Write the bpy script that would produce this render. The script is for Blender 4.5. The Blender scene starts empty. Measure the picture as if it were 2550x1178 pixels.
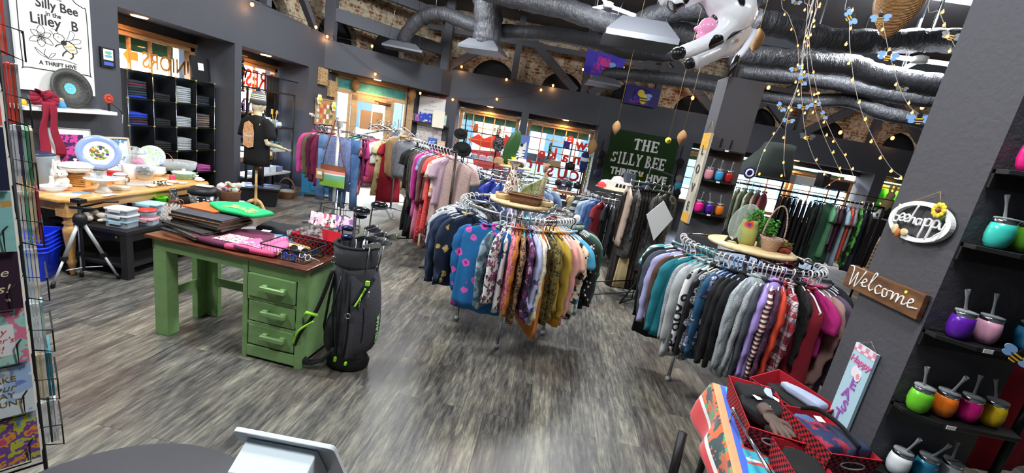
import bpy,bmesh,math,random
from mathutils import Vector,Matrix
from math import cos,sin,radians as rad
Vc,MR=Vector,Matrix.Rotation
import numpy as np
sc=bpy.context.scene
COL=sc.collection
PI=math.pi
# ---------------------------------------------------------------- camera
CAM_F,CAM_P,CAM_R,CAM_Y,EYE=1038.0,rad(13.5),rad(9.9),rad(2.0),1.82
_f=Vc((-sin(CAM_Y)*cos(CAM_P),cos(CAM_Y)*cos(CAM_P),-sin(CAM_P)))
_r=Vc((cos(CAM_Y),sin(CAM_Y),0));_u=_r.cross(_f)
IX=_r*cos(CAM_R)+_u*sin(CAM_R);IU=_u*cos(CAM_R)-_r*sin(CAM_R)
cam=bpy.data.cameras.new('camera');cam.sensor_width=36;cam.sensor_fit='HORIZONTAL';cam.lens=CAM_F/2550*36
cam.clip_start=.02;cam.clip_end=300
camo=bpy.data.objects.new('camera',cam);COL.objects.link(camo)
camo.matrix_world=Matrix.Translation((0,0,EYE)) @ Matrix((IX,IU,-_f)).transposed().to_4x4()
sc.camera=camo
sc.view_settings.view_transform='Standard';sc.view_settings.look='None'
sc.view_settings.gamma=1;sc.view_settings.use_curve_mapping=False
sc.view_settings.exposure=0.55
sc.cycles.use_denoising=True
sc.cycles.max_bounces=8;sc.cycles.diffuse_bounces=3;sc.cycles.glossy_bounces=3;sc.cycles.transmission_bounces=6
sc.cycles.transparent_max_bounces=12;sc.cycles.caustics_reflective=False;sc.cycles.caustics_refractive=False
sc.cycles.sample_clamp_indirect=6
# ---------------------------------------------------------------- sky and daylight
w=bpy.data.worlds.new('sky');sc.world=w;w.use_nodes=True
wn=w.node_tree.nodes;sky=wn.new('ShaderNodeTexSky');sky.sky_type='NISHITA'
sky.sun_elevation=rad(42);sky.sun_rotation=rad(-28);sky.sun_disc=False;sky.altitude=100
w.node_tree.links.new(sky.outputs[0],wn['Background'].inputs[0]);wn['Background'].inputs[1].default_value=3.0
sl=bpy.data.lights.new('sun','SUN');sl.energy=9.0;sl.angle=rad(1);sl.color=(1,.95,.86)
so=bpy.data.objects.new('sun',sl);COL.objects.link(so)
so.rotation_euler=Vc((.42,-.80,-.66)).to_track_quat('-Z','Y').to_euler();so.location=(0,30,20)
def area(name,loc,size,energy,color=(1,1,1),sy=None,rot=(0,0,0),spread=PI):
 l=bpy.data.lights.new(name,'AREA');l.energy=energy;l.color=color;l.size=size;l.spread=spread
 if sy:l.shape='RECTANGLE';l.size_y=sy
 o=bpy.data.objects.new(name,l);COL.objects.link(o);o.location=loc;o.rotation_euler=rot;return o
# fluorescent ceiling light over the shop floor (the tube fixtures are built below; these carry their output)
for x,y,k in ((.9,6.0,1.5),(5.0,6.8,1.1),(-2.6,2.6,1.3),(.6,1.2,.7),(-2.2,7.6,1),(3.2,2.2,.3),(-4.2,.8,.8)):
 area('tube_light',(x,y,4.35),1.3,80*k,(.93,.97,1),.5)
 l=bpy.data.lights.new('tube_lamp','POINT');l.energy=110*k;l.color=(.93,.97,1);l.shadow_soft_size=.3;lo=bpy.data.objects.new('tube_lamp',l);COL.objects.link(lo);lo.location=(x,y,4.3)
# ---------------------------------------------------------------- measuring helpers: where a sight line meets a surface
def ray(x,y):return (_f*CAM_F+IX*(x-1275)-IU*(y-589)).normalized()
EP=Vc((0,0,EYE))
def oz(x,y,z=0):d=ray(x,y);return EP+d*((z-EYE)/d.z)
def oy(x,y,Y):d=ray(x,y);return EP+d*(Y/d.y)
def ox(x,y,X):d=ray(x,y);return EP+d*(X/d.x)
def ol(x,y,p,q):
 d=ray(x,y);ux,uy=q[0]-p[0],q[1]-p[1];det=-d.x*uy+d.y*ux
 return EP+d*((-p[0]*uy+p[1]*ux)/det)
def od(x,y,D):d=ray(x,y);return EP+d*(D/d.dot(_f))
# ---------------------------------------------------------------- materials
MATS={}
def lin(c):
 if isinstance(c,str):c=tuple(int(c[i:i+2],16)/255 for i in (0,2,4))
 return tuple((v/12.92 if v <= .04045 else ((v+.055)/1.055)**2.4) for v in c[:3])+(1,)
class NT:
 def __init__(s,name):
  s.m=bpy.data.materials.new(name);s.m.use_nodes=True;s.n=s.m.node_tree.nodes;s.l=s.m.node_tree.links
  s.b=s.n['Principled BSDF'];s.out=s.n['Material Output']
 def nd(s,t,ins=None,**kw):
  n=s.n.new(t)
  for k,v in kw.items():setattr(n,k,v)
  for k,v in (ins or {}).items():
   if hasattr(v,'links') or isinstance(v,bpy.types.NodeSocket):s.l.new(v,n.inputs[k])
   else:n.inputs[k].default_value=v
  return n
 def co(s,scale=(1,1,1),rot=(0,0,0),loc=(0,0,0)):
  t=s.nd('ShaderNodeTexCoord');m=s.nd('ShaderNodeMapping',{0:t.outputs['Object']})
  m.inputs['Scale'].default_value=scale;m.inputs['Rotation'].default_value=rot;m.inputs['Location'].default_value=loc
  return m.outputs[0]
 def noise(s,v,scale,detail=3,rough=.55):return s.nd('ShaderNodeTexNoise',{'Vector':v,'Scale':scale,'Detail':detail,'Roughness':rough}).outputs[0]
 def ramp(s,f,stops,interp='LINEAR'):
  r=s.nd('ShaderNodeValToRGB',{0:f});r.color_ramp.interpolation=interp;e=r.color_ramp.elements
  while len(e) < len(stops):e.new(.5)
  for i,(p,c) in enumerate(stops):e[i].position=p;e[i].color=lin(c) if not isinstance(c,(int,float)) else (c,c,c,1)
  return r.outputs[0]
 def mix(s,f,a,b,mode='MIX'):
  n=s.nd('ShaderNodeMix',data_type='RGBA',blend_type=mode)
  for i,v in ((0,f),(6,a),(7,b)):
   if isinstance(v,bpy.types.NodeSocket):s.l.new(v,n.inputs[i])
   elif i == 0:n.inputs[0].default_value=v
   else:n.inputs[i].default_value=lin(v)
  return n.outputs[2]
 def math(s,op,a,b=0):
  n=s.nd('ShaderNodeMath',operation=op)
  for i,v in ((0,a),(1,b)):
   if isinstance(v,bpy.types.NodeSocket):s.l.new(v,n.inputs[i])
   else:n.inputs[i].default_value=v
  return n.outputs[0]
 def bump(s,h,st=.3,dist=.01):
  s.l.new(s.nd('ShaderNodeBump',{'Height':h,'Strength':st,'Distance':dist}).outputs[0],s.b.inputs['Normal'])
 def base(s,c):
  if isinstance(c,bpy.types.NodeSocket):s.l.new(c,s.b.inputs['Base Color'])
  else:s.b.inputs['Base Color'].default_value=lin(c)
 def P(s,**k):
  for a,v in k.items():s.b.inputs[a.replace('_',' ')].default_value=v
  return s.m
def mat(name,col='808080',rough=.55,metal=0,bump=0,bs=60,var=0,coat=0,alpha=1,trans=0,emit=0,ior=1.45,sheen=0):
 if name in MATS:return MATS[name]
 t=NT(name);c=lin(col)
 if var or bump:
  n=t.noise(t.co(),bs,4)
  if var:t.base(t.mix(n,tuple(max(0,v-var) for v in rgb(col)),tuple(min(1,v+var) for v in rgb(col))))
  else:t.base(col)
  if bump:t.bump(n,bump,.01)
 else:t.base(col)
 t.P(Roughness=rough,Metallic=metal,Alpha=alpha,IOR=ior)
 if coat:t.P(Coat_Weight=coat)
 if trans:t.P(Transmission_Weight=trans)
 if sheen:t.P(Sheen_Weight=sheen)
 if emit:t.b.inputs['Emission Color'].default_value=c;t.b.inputs['Emission Strength'].default_value=emit
 MATS[name]=t.m;return t.m
def rgb(c):
 return tuple(int(c[i:i+2],16)/255 for i in (0,2,4)) if isinstance(c,str) else c
# ---------------------------------------------------------------- mesh building
class MB:
 def __init__(s):s.v=[];s.f=[];s.mi=[];s.s=[]
 def add(s,vs,fs,mi=0,sm=False):
  o=len(s.v);s.v+= [tuple(v) for v in vs];s.f+= [tuple(i+o for i in f) for f in fs]
  s.mi+= [mi]*len(fs);s.s+= [sm]*len(fs);return s
 def box(s,c,d,rz=0,mi=0,M=None):
  x,y,z=d[0]/2,d[1]/2,d[2]/2;R=M or MR(rz,3,'Z')
  vs=[Vc(c)+R@Vc((a*x,b*y,e*z)) for a in (-1,1) for b in (-1,1) for e in (-1,1)]
  return s.add(vs,[(0,1,3,2),(4,6,7,5),(0,4,5,1),(2,3,7,6),(0,2,6,4),(1,5,7,3)],mi)
 def bx(s,x0,x1,y0,y1,z0,z1,mi=0):return s.box(((x0+x1)/2,(y0+y1)/2,(z0+z1)/2),(abs(x1-x0),abs(y1-y0),abs(z1-z0)),0,mi)
 def tube(s,pts,r,n=8,mi=0,cap=True,closed=False,flat=1.0):
  P=[Vc(p) for p in pts];N=len(P);rr=r if hasattr(r,'__len__') else [r]*N
  vs=[];T=[]
  for i in range(N):
   a=P[(i-1) % N] if (closed or i > 0) else P[i];b=P[(i+1) % N] if (closed or i < N-1) else P[i]
   T.append((b-a).normalized() if (b-a).length > 1e-9 else Vc((0,0,1)))
  up=Vc((0,0,1)) if abs(T[0].z) < .9 else Vc((0,1,0));U=T[0].cross(up).normalized()
  for i in range(N):
   U=(U-T[i]*U.dot(T[i]));U=U.normalized() if U.length > 1e-6 else T[i].orthogonal().normalized();V=T[i].cross(U)
   for k in range(n):
    a=2*PI*k/n;vs.append(P[i]+(U*cos(a)*flat+V*sin(a))*rr[i])
  fs=[];rng=N if closed else N-1
  for i in range(rng):
   j=(i+1) % N
   for k in range(n):fs.append((i*n+k,i*n+(k+1) % n,j*n+(k+1) % n,j*n+k))
  if cap and not closed:fs.append(tuple(range(n))[::-1]);fs.append(tuple((N-1)*n+k for k in range(n)))
  return s.add(vs,fs,mi,True)
 def lathe(s,prof,n=28,c=(0,0,0),mi=0,M=None,sq=1.0,a0=0,sx=1,sy=1):
  vs=[];N=len(prof)
  for (r,z) in prof:
   for k in range(n):
    a=2*PI*k/n+a0;q=(abs(cos(a))**sq*math.copysign(1,cos(a)),abs(sin(a))**sq*math.copysign(1,sin(a)))
    p=Vc((r*q[0]*sx,r*q[1]*sy,z));vs.append(Vc(c)+(M@p if M else p))
  fs=[]
  for i in range(N-1):
   for k in range(n):fs.append((i*n+k,i*n+(k+1) % n,(i+1)*n+(k+1) % n,(i+1)*n+k))
  if prof[0][0] > 1e-6:fs.append(tuple(range(n))[::-1])
  if prof[-1][0] > 1e-6:fs.append(tuple((N-1)*n+k for k in range(n)))
  return s.add(vs,fs,mi,True)
 def ell(s,c,r,n=16,m=10,mi=0,M=None):
  r=r if hasattr(r,'__len__') else (r,r,r)
  prof=[(max(1e-7,sin(PI*i/m)),-cos(PI*i/m)) for i in range(m+1)]
  vs=[];fs=[]
  for (a,z) in prof:
   for k in range(n):
    p=Vc((a*cos(2*PI*k/n)*r[0],a*sin(2*PI*k/n)*r[1],z*r[2]));vs.append(Vc(c)+(M@p if M else p))
  for i in range(m):
   for k in range(n):fs.append((i*n+k,i*n+(k+1) % n,(i+1)*n+(k+1) % n,(i+1)*n+k))
  return s.add(vs,fs,mi,True)
 def prism(s,poly,y0,y1,mi=0,M=None,o=(0,0,0)):   # poly in XZ, thickness along Y
  n=len(poly);vs=[Vc((x,y,z)) for y in (y0,y1) for x,z in poly]
  vs=[Vc(o)+(M@v if M else v) for v in vs]
  fs=[tuple(range(n)),tuple(range(2*n-1,n-1,-1))]+[(i,i+n,(i+1) % n+n,(i+1) % n) for i in range(n)]
  return s.add(vs,fs,mi)
 def slab(s,poly,z0,z1,mi=0):   # poly in XY, thickness along Z
  n=len(poly);vs=[Vc((x,y,z)) for z in (z0,z1) for x,y in poly]
  return s.add(vs,[tuple(range(n))[::-1],tuple(range(n,2*n))]+[(i,(i+1) % n,(i+1) % n+n,i+n) for i in range(n)],mi)
 def grid(s,fn,nu,nv,mi=0,sm=True):
  vs=[fn(i/nu,j/nv) for i in range(nu+1) for j in range(nv+1)]
  return s.add(vs,[(i*(nv+1)+j,(i+1)*(nv+1)+j,(i+1)*(nv+1)+j+1,i*(nv+1)+j+1) for i in range(nu) for j in range(nv)],mi,sm)
 def B(s,name,mats,parent=None,loc=None,rz=0,bevel=0,solid=0,sub=0,rot=None):
  me=bpy.data.meshes.new(name);me.from_pydata(s.v,[],s.f)
  for m in (mats if isinstance(mats,(list,tuple)) else [mats]):me.materials.append(m)
  if s.f:me.polygons.foreach_set('material_index',s.mi);me.polygons.foreach_set('use_smooth',s.s)
  me.validate();me.update()
  bm=bmesh.new();bm.from_mesh(me);bmesh.ops.recalc_face_normals(bm,faces=bm.faces);bm.to_mesh(me);bm.free()
  o=bpy.data.objects.new(name,me);COL.objects.link(o)
  if parent:o.parent=parent
  if loc is not None:o.location=loc
  if rz:o.rotation_euler.z=rz
  if rot:o.rotation_euler=rot
  if bevel:b=o.modifiers.new('b','BEVEL');b.width=bevel;b.segments=2;b.limit_method='ANGLE';b.angle_limit=.6
  if solid:b=o.modifiers.new('s','SOLIDIFY');b.thickness=solid;b.offset=0
  if sub:b=o.modifiers.new('u','SUBSURF');b.levels=b.render_levels=sub
  return o
def circle(r,n=20,cx=0,cz=0,rx=1,rz=1,a0=0):return [(cx+r*rx*cos(2*PI*i/n+a0),cz+r*rz*sin(2*PI*i/n+a0)) for i in range(n)]
def rrect(w,h,r,cx=0,cy=0,n=5):
 P=[]
 for sx,sy,a in ((1,1,0),(-1,1,PI/2),(-1,-1,PI),(1,-1,1.5*PI)):
  for i in range(n+1):b=a+PI/2*i/n;P.append((cx+sx*(w/2-r)+r*cos(b),cy+sy*(h/2-r)+r*sin(b)))
 return P
def tag(o,label,cat,group=None,kind=None):
 o['label']=label;o['category']=cat
 if group:o['group']=group
 if kind:o['kind']=kind
 return o
def thing(name,label,cat,loc=(0,0,0),rz=0,group=None):
 o=bpy.data.objects.new(name,None);COL.objects.link(o);o.location=loc;o.rotation_euler.z=rz;o.empty_display_size=.05
 return tag(o,label,cat,group)
def struct(name,mb,mats,**k):o=mb.B(name,mats,**k);o['kind']='structure';return o
def copy_tree(o,parent=None):
 c=o.copy();COL.objects.link(c);c.parent=parent
 for ch in o.children:copy_tree(ch,c)
 return c
def rots(M):return M.to_euler()
DG=None
def to_mesh(ob):   # evaluated curve/text/modified object -> plain mesh object in place
 dg=bpy.context.evaluated_depsgraph_get();dg.update()
 me=bpy.data.meshes.new_from_object(ob.evaluated_get(dg));return me
def text(name,s,size,mats,parent=None,loc=(0,0,0),rz=0,ext=.002,off=0,align='CENTER',mirror=False,shear=0,sx=1,space=1,tilt=0,rx=PI/2):
 c=bpy.data.curves.new('t','FONT');c.body=s;c.size=size;c.extrude=ext;c.offset=off;c.align_x=align;c.align_y='CENTER'
 c.shear=shear;c.space_character=space;c.resolution_u=3
 t=bpy.data.objects.new('t',c);COL.objects.link(t);me=to_mesh(t);bpy.data.objects.remove(t);bpy.data.curves.remove(c)
 k=-1 if mirror else 1
 me.transform(MR(tilt,4,'Z') @ Matrix.Diagonal((k*sx,1,1,1)))
 me.materials.clear();me.materials.append(mats)
 o=bpy.data.objects.new(name,me);COL.objects.link(o);o.parent=parent;o.location=loc;o.rotation_euler=(rx,0,rz);me.name=name
 return o
def voxel(name,mb,mats,vs=.012,smooth=4,parent=None,loc=None,rot=None):   # one continuous skin grown over overlapping masses
 o=mb.B(name,mats);r=o.modifiers.new('r','REMESH');r.mode='VOXEL';r.voxel_size=vs;r.use_smooth_shade=True
 if smooth:q=o.modifiers.new('q','SMOOTH');q.iterations=smooth;q.factor=.6
 me=to_mesh(o);bpy.data.objects.remove(o)
 n=bpy.data.objects.new(name,me);COL.objects.link(n);n.parent=parent
 if not me.materials:
  for m in (mats if isinstance(mats,(list,tuple)) else [mats]):me.materials.append(m)
 for p in me.polygons:p.use_smooth=True
 if loc is not None:n.location=loc
 if rot is not None:n.rotation_euler=rot
 return n
def sm_(P,k=6,closed=False):   # Catmull-Rom through points
 P=[Vc(p) for p in P];n=len(P);out=[]
 for i in range(n if closed else n-1):
  a,b,c,d=(P[(i-1) % n] if closed or i > 0 else P[i]),P[i],P[(i+1) % n],(P[(i+2) % n] if closed or i < n-2 else P[(i+1) % n])
  for j in range(k):
   t=j/k;out.append(.5*((2*b)+(c-a)*t+(2*a-5*b+4*c-d)*t*t+(3*b-a-3*c+d)*t**3))
 if not closed:out.append(P[-1])
 return out
def rnd(a,b):return random.uniform(a,b)
random.seed(7)
# common materials
BLK=mat('black_metal','17181a',.45,.3);CHROME=mat('chrome','c8ccd0',.18,1);WHT=mat('white_plastic','e8e8e6',.4)
WSATIN=mat('white_ceramic','f2f0ea',.12,coat=.5);BLKP=mat('black_plastic','141416',.5)
TWINE=mat('twine','8b7559',.9);CREAM=mat('cream_paper','f1ead8',.8);WPAP=mat('white_paper','f4f4f2',.7)
# ================================================================ the room
def m_floor():
 t=NT('plank_floor')
 # planks: brick layout in world metres, rows along depth
 tc=t.nd('ShaderNodeTexCoord').outputs['Object']
 mp=t.nd('ShaderNodeMapping',{0:tc});mp.inputs['Rotation'].default_value=(0,0,rad(90+2));v=mp.outputs[0]
 br=t.nd('ShaderNodeTexBrick',{'Vector':v,'Color1':(0,0,0,1),'Color2':(1,1,1,1),'Mortar':(.5,.5,.5,1),'Scale':1.0,'Mortar Size':.0012,'Mortar Smooth':.2,'Bias':0,'Brick Width':1.22,'Row Height':.15})
 br.offset=.37;br.squash=1
 wn_=t.nd('ShaderNodeTexWhiteNoise',{'Vector':br.outputs['Color']},noise_dimensions='3D')
 # each plank shifts its own grain
 sh=t.nd('ShaderNodeVectorMath',{0:v,1:t.nd('ShaderNodeVectorMath',{0:wn_.outputs['Color'],1:(9,9,9)},operation='MULTIPLY').outputs[0]},operation='ADD').outputs[0]
 def st(sx,sy):
  m=t.nd('ShaderNodeMapping',{0:sh});m.inputs['Scale'].default_value=(sx,sy,1);return m.outputs[0]
 g1=t.noise(st(2.8,16),2.2,9,.68);g2=t.noise(st(3.5,70),2.0,5,.75);g3=t.noise(st(1.0,5),1.7,4,.65)
 s=t.math('ADD',t.math('ADD',t.math('MULTIPLY',g1,.62),t.math('MULTIPLY',g2,.22)),t.math('MULTIPLY',g3,.36))
 s=t.math('ADD',s,t.math('MULTIPLY',t.math('SUBTRACT',br.outputs['Color'],.5),.10))
 c=t.ramp(s,[(.40,'201f20'),(.5,'393836'),(.57,'504e4a'),(.65,'6a675d'),(.75,'8e8a7a'),(.85,'aaa593')])
 warm=t.noise(t.co((1,1,1)),.9,2);c=t.mix(t.math('MULTIPLY',t.ramp(warm,[(.5,0),(.66,1)]),.22),c,'80604c')
 c=t.mix(br.outputs['Fac'],c,'35302d')
 t.base(c);t.bump(t.math('SUBTRACT',g2,br.outputs['Fac']),.12,.004)
 t.l.new(t.ramp(g1,[(.3,.34),(.7,.5)]),t.b.inputs['Roughness']);t.P(Specular_IOR_Level=.45)
 return t.m
M_FLOOR=m_floor()
def m_wall(name,a,b):
 t=NT(name);v=t.co();n=t.noise(v,38,5,.6);n2=t.noise(v,1.2,3)
 t.base(t.mix(n2,a,b));t.bump(n,.35,.012);t.P(Roughness=.7);return t.m
WALL=m_wall('charcoal_wall_paint','42444b','4b4d55');WALLD=m_wall('dark_pillar_paint','434247','4a494e')
TIMB=m_wall('charcoal_timber_paint','4b4d54','585a62');CEIL=m_wall('dark_ceiling_paint','2b2a2e','353338')
def m_brick():
 t=NT('old_brick');tc=t.nd('ShaderNodeTexCoord').outputs['Object']
 v=t.nd('ShaderNodeMapping',{0:tc});v.inputs['Rotation'].default_value=(PI/2,0,0)
 vv=t.nd('ShaderNodeVectorMath',{0:v.outputs[0],1:t.nd('ShaderNodeVectorMath',{0:t.nd('ShaderNodeTexNoise',{'Vector':tc,'Scale':6.0}).outputs['Color'],1:(.05,.05,.05)},operation='MULTIPLY').outputs[0]},operation='ADD').outputs[0]
 b=t.nd('ShaderNodeTexBrick',{'Vector':vv,'Color1':lin('8a4a34'),'Color2':lin('a9775a'),'Mortar':lin('cbbb9c'),'Scale':1.,'Mortar Size':.013,'Brick Width':.23,'Row Height':.085})
 n=t.noise(tc,5,5,.7);c=t.mix(t.ramp(n,[(.44,0),(.54,1)]),b.outputs['Color'],'d9cdb0')
 n2=t.noise(tc,14,4,.7);c=t.mix(t.ramp(n2,[(.55,0),(.62,.8)]),c,'5d3527')
 t.base(c);t.bump(t.math('SUBTRACT',n2,b.outputs['Fac']),.6,.03);t.P(Roughness=.9);return t.m
BRICK=m_brick()
def m_wood(name,a,b,c,sc_=(1,14,14),rough=.45,scale=3,coat=0):
 if name in MATS:return MATS[name]
 t=NT(name);n=t.noise(t.co(sc_),scale,5,.6)
 t.base(t.ramp(n,[(.35,a),(.5,b),(.65,c)]));t.bump(n,.1,.004);t.P(Roughness=rough,Coat_Weight=coat);MATS[name]=t.m;return t.m
OAK=m_wood('window_oak','a06f42','bd8a58','cf9f6c');DOORW=m_wood('door_tan','a88a60','b4966b','bda078',rough=.5)
GLASS=None
def m_glass():
 t=NT('window_glass');tr=t.nd('ShaderNodeBsdfTransparent',{0:(.95,.97,.97,1)});gl=t.nd('ShaderNodeBsdfGlossy',{'Roughness':.02})
 mx=t.nd('ShaderNodeMixShader',{0:.06,1:tr.outputs[0],2:gl.outputs[0]});t.l.new(mx.outputs[0],t.out.inputs[0]);return t.m
GLASS=m_glass()
def m_clear(name,col='f2f5f6',f=.14,rough=.06):
 if name in MATS:return MATS[name]
 t=NT(name);tr=t.nd('ShaderNodeBsdfTransparent',{0:lin(col)});gl=t.nd('ShaderNodeBsdfPrincipled',{'Base Color':lin(col),'Roughness':rough,'Metallic':0})
 fr=t.nd('ShaderNodeLayerWeight',{0:.35});fac=t.math('ADD',t.math('MULTIPLY',fr.outputs['Facing'],.7),f)
 mx=t.nd('ShaderNodeMixShader',{0:fac,1:tr.outputs[0],2:gl.outputs[0]});t.l.new(mx.outputs[0],t.out.inputs[0]);MATS[name]=t.m;return t.m
CLEAR=m_clear('clear_glass');FROST=m_clear('frosted_plastic','ccd8e2',.38,.35)
struct('floor',MB().bx(-9,13,-2.5,14,-.1,0),M_FLOOR)
struct('ceiling',MB().bx(-6.3,13,-2.5,14,4.75,4.85),CEIL)
ZS,ZB=2.445,3.17            # window-niche soffit, top of the bulkhead band
XL=-4.85
m=MB()
m.bx(-5.75,XL,-2.5,4.67,0,ZB);m.bx(-5.75,XL,6.46,6.61,0,ZS);m.bx(-5.75,XL,4.67,9.3,ZS,ZB)
m.bx(-5.75,XL,8.5,9.6,0,ZS)
for a,b,s in ((4.67,6.46,.62),(6.61,8.5,.5)):       # niche backs around the windows
 m.bx(-5.62,-5.48,a,b,0,s);m.bx(-5.62,-5.48,a,b,2.33,ZS)
 m.bx(-5.48,XL,a,b,-.02,.012)
struct('wall_left',m,WALL)
PF,QF=Vc((-2.4,11.2,0)),Vc((9.3,11.95,0));UF=(QF-PF).normalized();AF=math.atan2(UF.y,UF.x);NF=Vc((-UF.y,UF.x,0))
def fr(u,d=0,z=0):return PF+UF*u+NF*d+Vc((0,0,z))       # front wall frame: along, behind, up
def fbox(m,u0,u1,d0,d1,z0,z1,mi=0):c=fr((u0+u1)/2,(d0+d1)/2,(z0+z1)/2);return m.box(c,(u1-u0,d1-d0,z1-z0),AF,mi)
def fu(x,y):p=ol(x,y,PF,QF);return (p-PF).dot(UF),p.z
NICH=[(.02,1.71),(1.90,3.79),(6.3,7.55),(7.68,11.3),(11.6,12.9)]
m=MB();e=-1.0
fbox(m,-1.05,15,0,.62,ZS,ZB);prev=-1.02
for a,b in NICH:fbox(m,prev,a,0,.62,0,ZS);prev=b;fbox(m,a,b,.5,.64,0,.42 if a < 6 else .8);fbox(m,a,b,.5,.64,2.32,ZS)
fbox(m,prev,15,0,.62,0,ZS)
struct('wall_front',m,WALL)
# corner door bay
D0,D1=Vc((XL,9.6,0)),Vc((-3.54,10.69,0));UD=(D1-D0).normalized();AD=math.atan2(UD.y,UD.x);ND=Vc((-UD.y,UD.x,0));LD=(D1-D0).length
def dr(u,d=0,z=0):return D0+UD*u+ND*d+Vc((0,0,z))
B0,B1=Vc((XL-.05,9.03,0)),Vc((-2.76,10.79,0));UB=(B1-B0).normalized();AB=math.atan2(UB.y,UB.x);NB=Vc((-UB.y,UB.x,0));LB=(B1-B0).length
m=MB();m.slab([B0[:2],B1[:2],fr(-.2,.02)[:2],(-3.3,11.6),(-5.6,10.2),(-5.6,9.03)],2.5,3.09)
m.box(dr(LD/2,.09,1.2),(LD+.1,.02,2.6),AD)   # masked where the door unit stands in front
struct('wall_corner',MB().slab([B0[:2],B1[:2],fr(-.2,.02)[:2],(-3.3,11.6),(-5.6,10.2),(-5.6,9.03)],2.52,3.09),WALL)
m=MB();m.slab([(-3.54,10.69),(-3.40,11.14),(-3.42,11.9),(-3.75,11.9),(-3.7,10.85)],0,ZS+.1);struct('trim_1',m,WALL)
# right and back walls (behind the camera and past the right pillar)
struct('wall_right',MB().bx(12.6,12.8,-2.5,13.5,0,4.8),WALL)
struct('wall_back',MB().bx(-9,13,-2.6,-2.45,0,4.8),WALL)
# brick clerestory behind the bulkhead, with arched dark openings
def arch_wall(name,length,origin,ang,z0,z1,arches,mats,th=.25):
 m=MB();N=14;xs=[0]
 prev=0
 for (c,w_,zsp,rise) in arches:
  a,b=c-w_/2,c+w_/2;m.add(*_panel(prev,a,z0,z1,th))
  for i in range(N):
   t0,t1=-1+2*i/N,-1+2*(i+1)/N
   za,zb=zsp+rise*math.sqrt(max(0,1-t0*t0)),zsp+rise*math.sqrt(max(0,1-t1*t1))
   x0,x1=c+t0*w_/2,c+t1*w_/2
   m.add([(x0,0,za),(x1,0,zb),(x1,0,z1),(x0,0,z1),(x0,th,za),(x1,th,zb),(x1,th,z1),(x0,th,z1)],
                  [(0,1,2,3),(4,7,6,5),(0,4,5,1),(3,2,6,7)])
  prev=b
 m.add(*_panel(prev,length,z0,z1,th))
 o=m.B(name,mats,loc=origin,rz=ang);o['kind']='structure';return o
def _panel(a,b,z0,z1,th):
 return [(a,0,z0),(b,0,z0),(b,0,z1),(a,0,z1),(a,th,z0),(b,th,z0),(b,th,z1),(a,th,z1)],[(0,1,2,3),(5,4,7,6),(0,4,5,1),(3,2,6,7),(0,3,7,4),(1,5,6,2)]
arch_wall('wall_brick_front',16,fr(-1.2,.75),AF,2.9,4.8,[(1.2+v,1.25,3.1,.62) for v in (.75,2.7,4.6,6.4,8.3,10.3,12.4)],BRICK)
cb0=Vc((-5.55,9.3,0));cb1=fr(-1.2,.8);dcb=(cb1-cb0)
arch_wall('wall_brick_corner',dcb.length+.1,cb0,math.atan2(dcb.y,dcb.x),2.9,4.8,[(.85,1.0,3.1,.7),(2.2,1.0,3.1,.7)],BRICK)
arch_wall('wall_brick_left',9.0,(-5.5,.4,0),PI/2,2.9,4.8,[(6.0,1.3,3.1,.6),(7.9,1.2,3.1,.6)],BRICK)
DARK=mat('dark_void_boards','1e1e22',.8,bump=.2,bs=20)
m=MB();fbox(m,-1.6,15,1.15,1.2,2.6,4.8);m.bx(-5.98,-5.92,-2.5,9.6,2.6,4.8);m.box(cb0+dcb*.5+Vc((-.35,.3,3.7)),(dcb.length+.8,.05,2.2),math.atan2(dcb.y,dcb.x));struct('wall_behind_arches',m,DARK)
# timber frame over the bulkhead: posts, braces, plates
TN=[0]
def timber(p,q,w_=.14,h=.2,name=None):
 TN[0]+= 1;p,q=Vc(p),Vc(q);d=(q-p);L=d.length;zx=d.normalized();side=Vc((0,0,1)).cross(zx)
 side=side.normalized() if side.length > .01 else UF.copy();up=zx.cross(side)
 R=Matrix((side,up,zx)).transposed();struct('trim_%d' % (TN[0]+1),MB().box((p+q)/2,(w_,h,L),M=R),TIMB,bevel=.006)
for u in (-.55,1.35,3.2,5.1,7.0,9.0,11.0):timber(fr(u,.18,ZB),fr(u,.18,4.75),.16,.16)
for u in (-.45,3.3,7.15,9.15):timber(fr(u+.05,.18,ZB+.02),fr(u+1.75,.18,4.45),.12,.18)
for u in (3.1,5.0,6.9,8.9,12.8):timber(fr(u-.1,.18,ZB+.02),fr(u-1.6,.18,4.35),.12,.2)
timber(fr(-1,.18,4.1),fr(14,.18,4.1),.14,.12);timber((-5.2,1,4.55),(-5.2,9.2,4.55),.18,.16)
a_,b_=B0+Vc((.1,.22,0)),B1+Vc((-.15,.12,0))
timber(a_+Vc((0,0,3.62)),b_+Vc((0,0,3.55)),.1,.26);timber(a_+Vc((0,0,4.35)),b_+Vc((0,0,4.3)),.14,.2)
for p in (a_+Vc((-.05,.0,0)),b_+Vc((.12,.1,0))):timber(p+Vc((0,0,3.09)),p+Vc((0,0,4.75)),.2,.2)
timber((-5.0,8.9,3.2),(-5.0,7.4,4.6),.12,.12);timber((-5.0,6.1,3.2),(-5.0,7.3,4.6),.12,.12);timber((-5.0,7.35,3.2),(-5.0,7.35,4.7),.14,.14)
for y in (3.2,6.6,10.0):timber((-5.6,y,4.66),(12.5,y,4.66),.2,.22)
# pillars
struct('pillar_1',MB().bx(1.66,2.02,4.45,4.72,0,2.72),WALLD);struct('pillar_2',MB().bx(1.66,2.07,1.7,2.06,0,4.75),WALLD)
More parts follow.
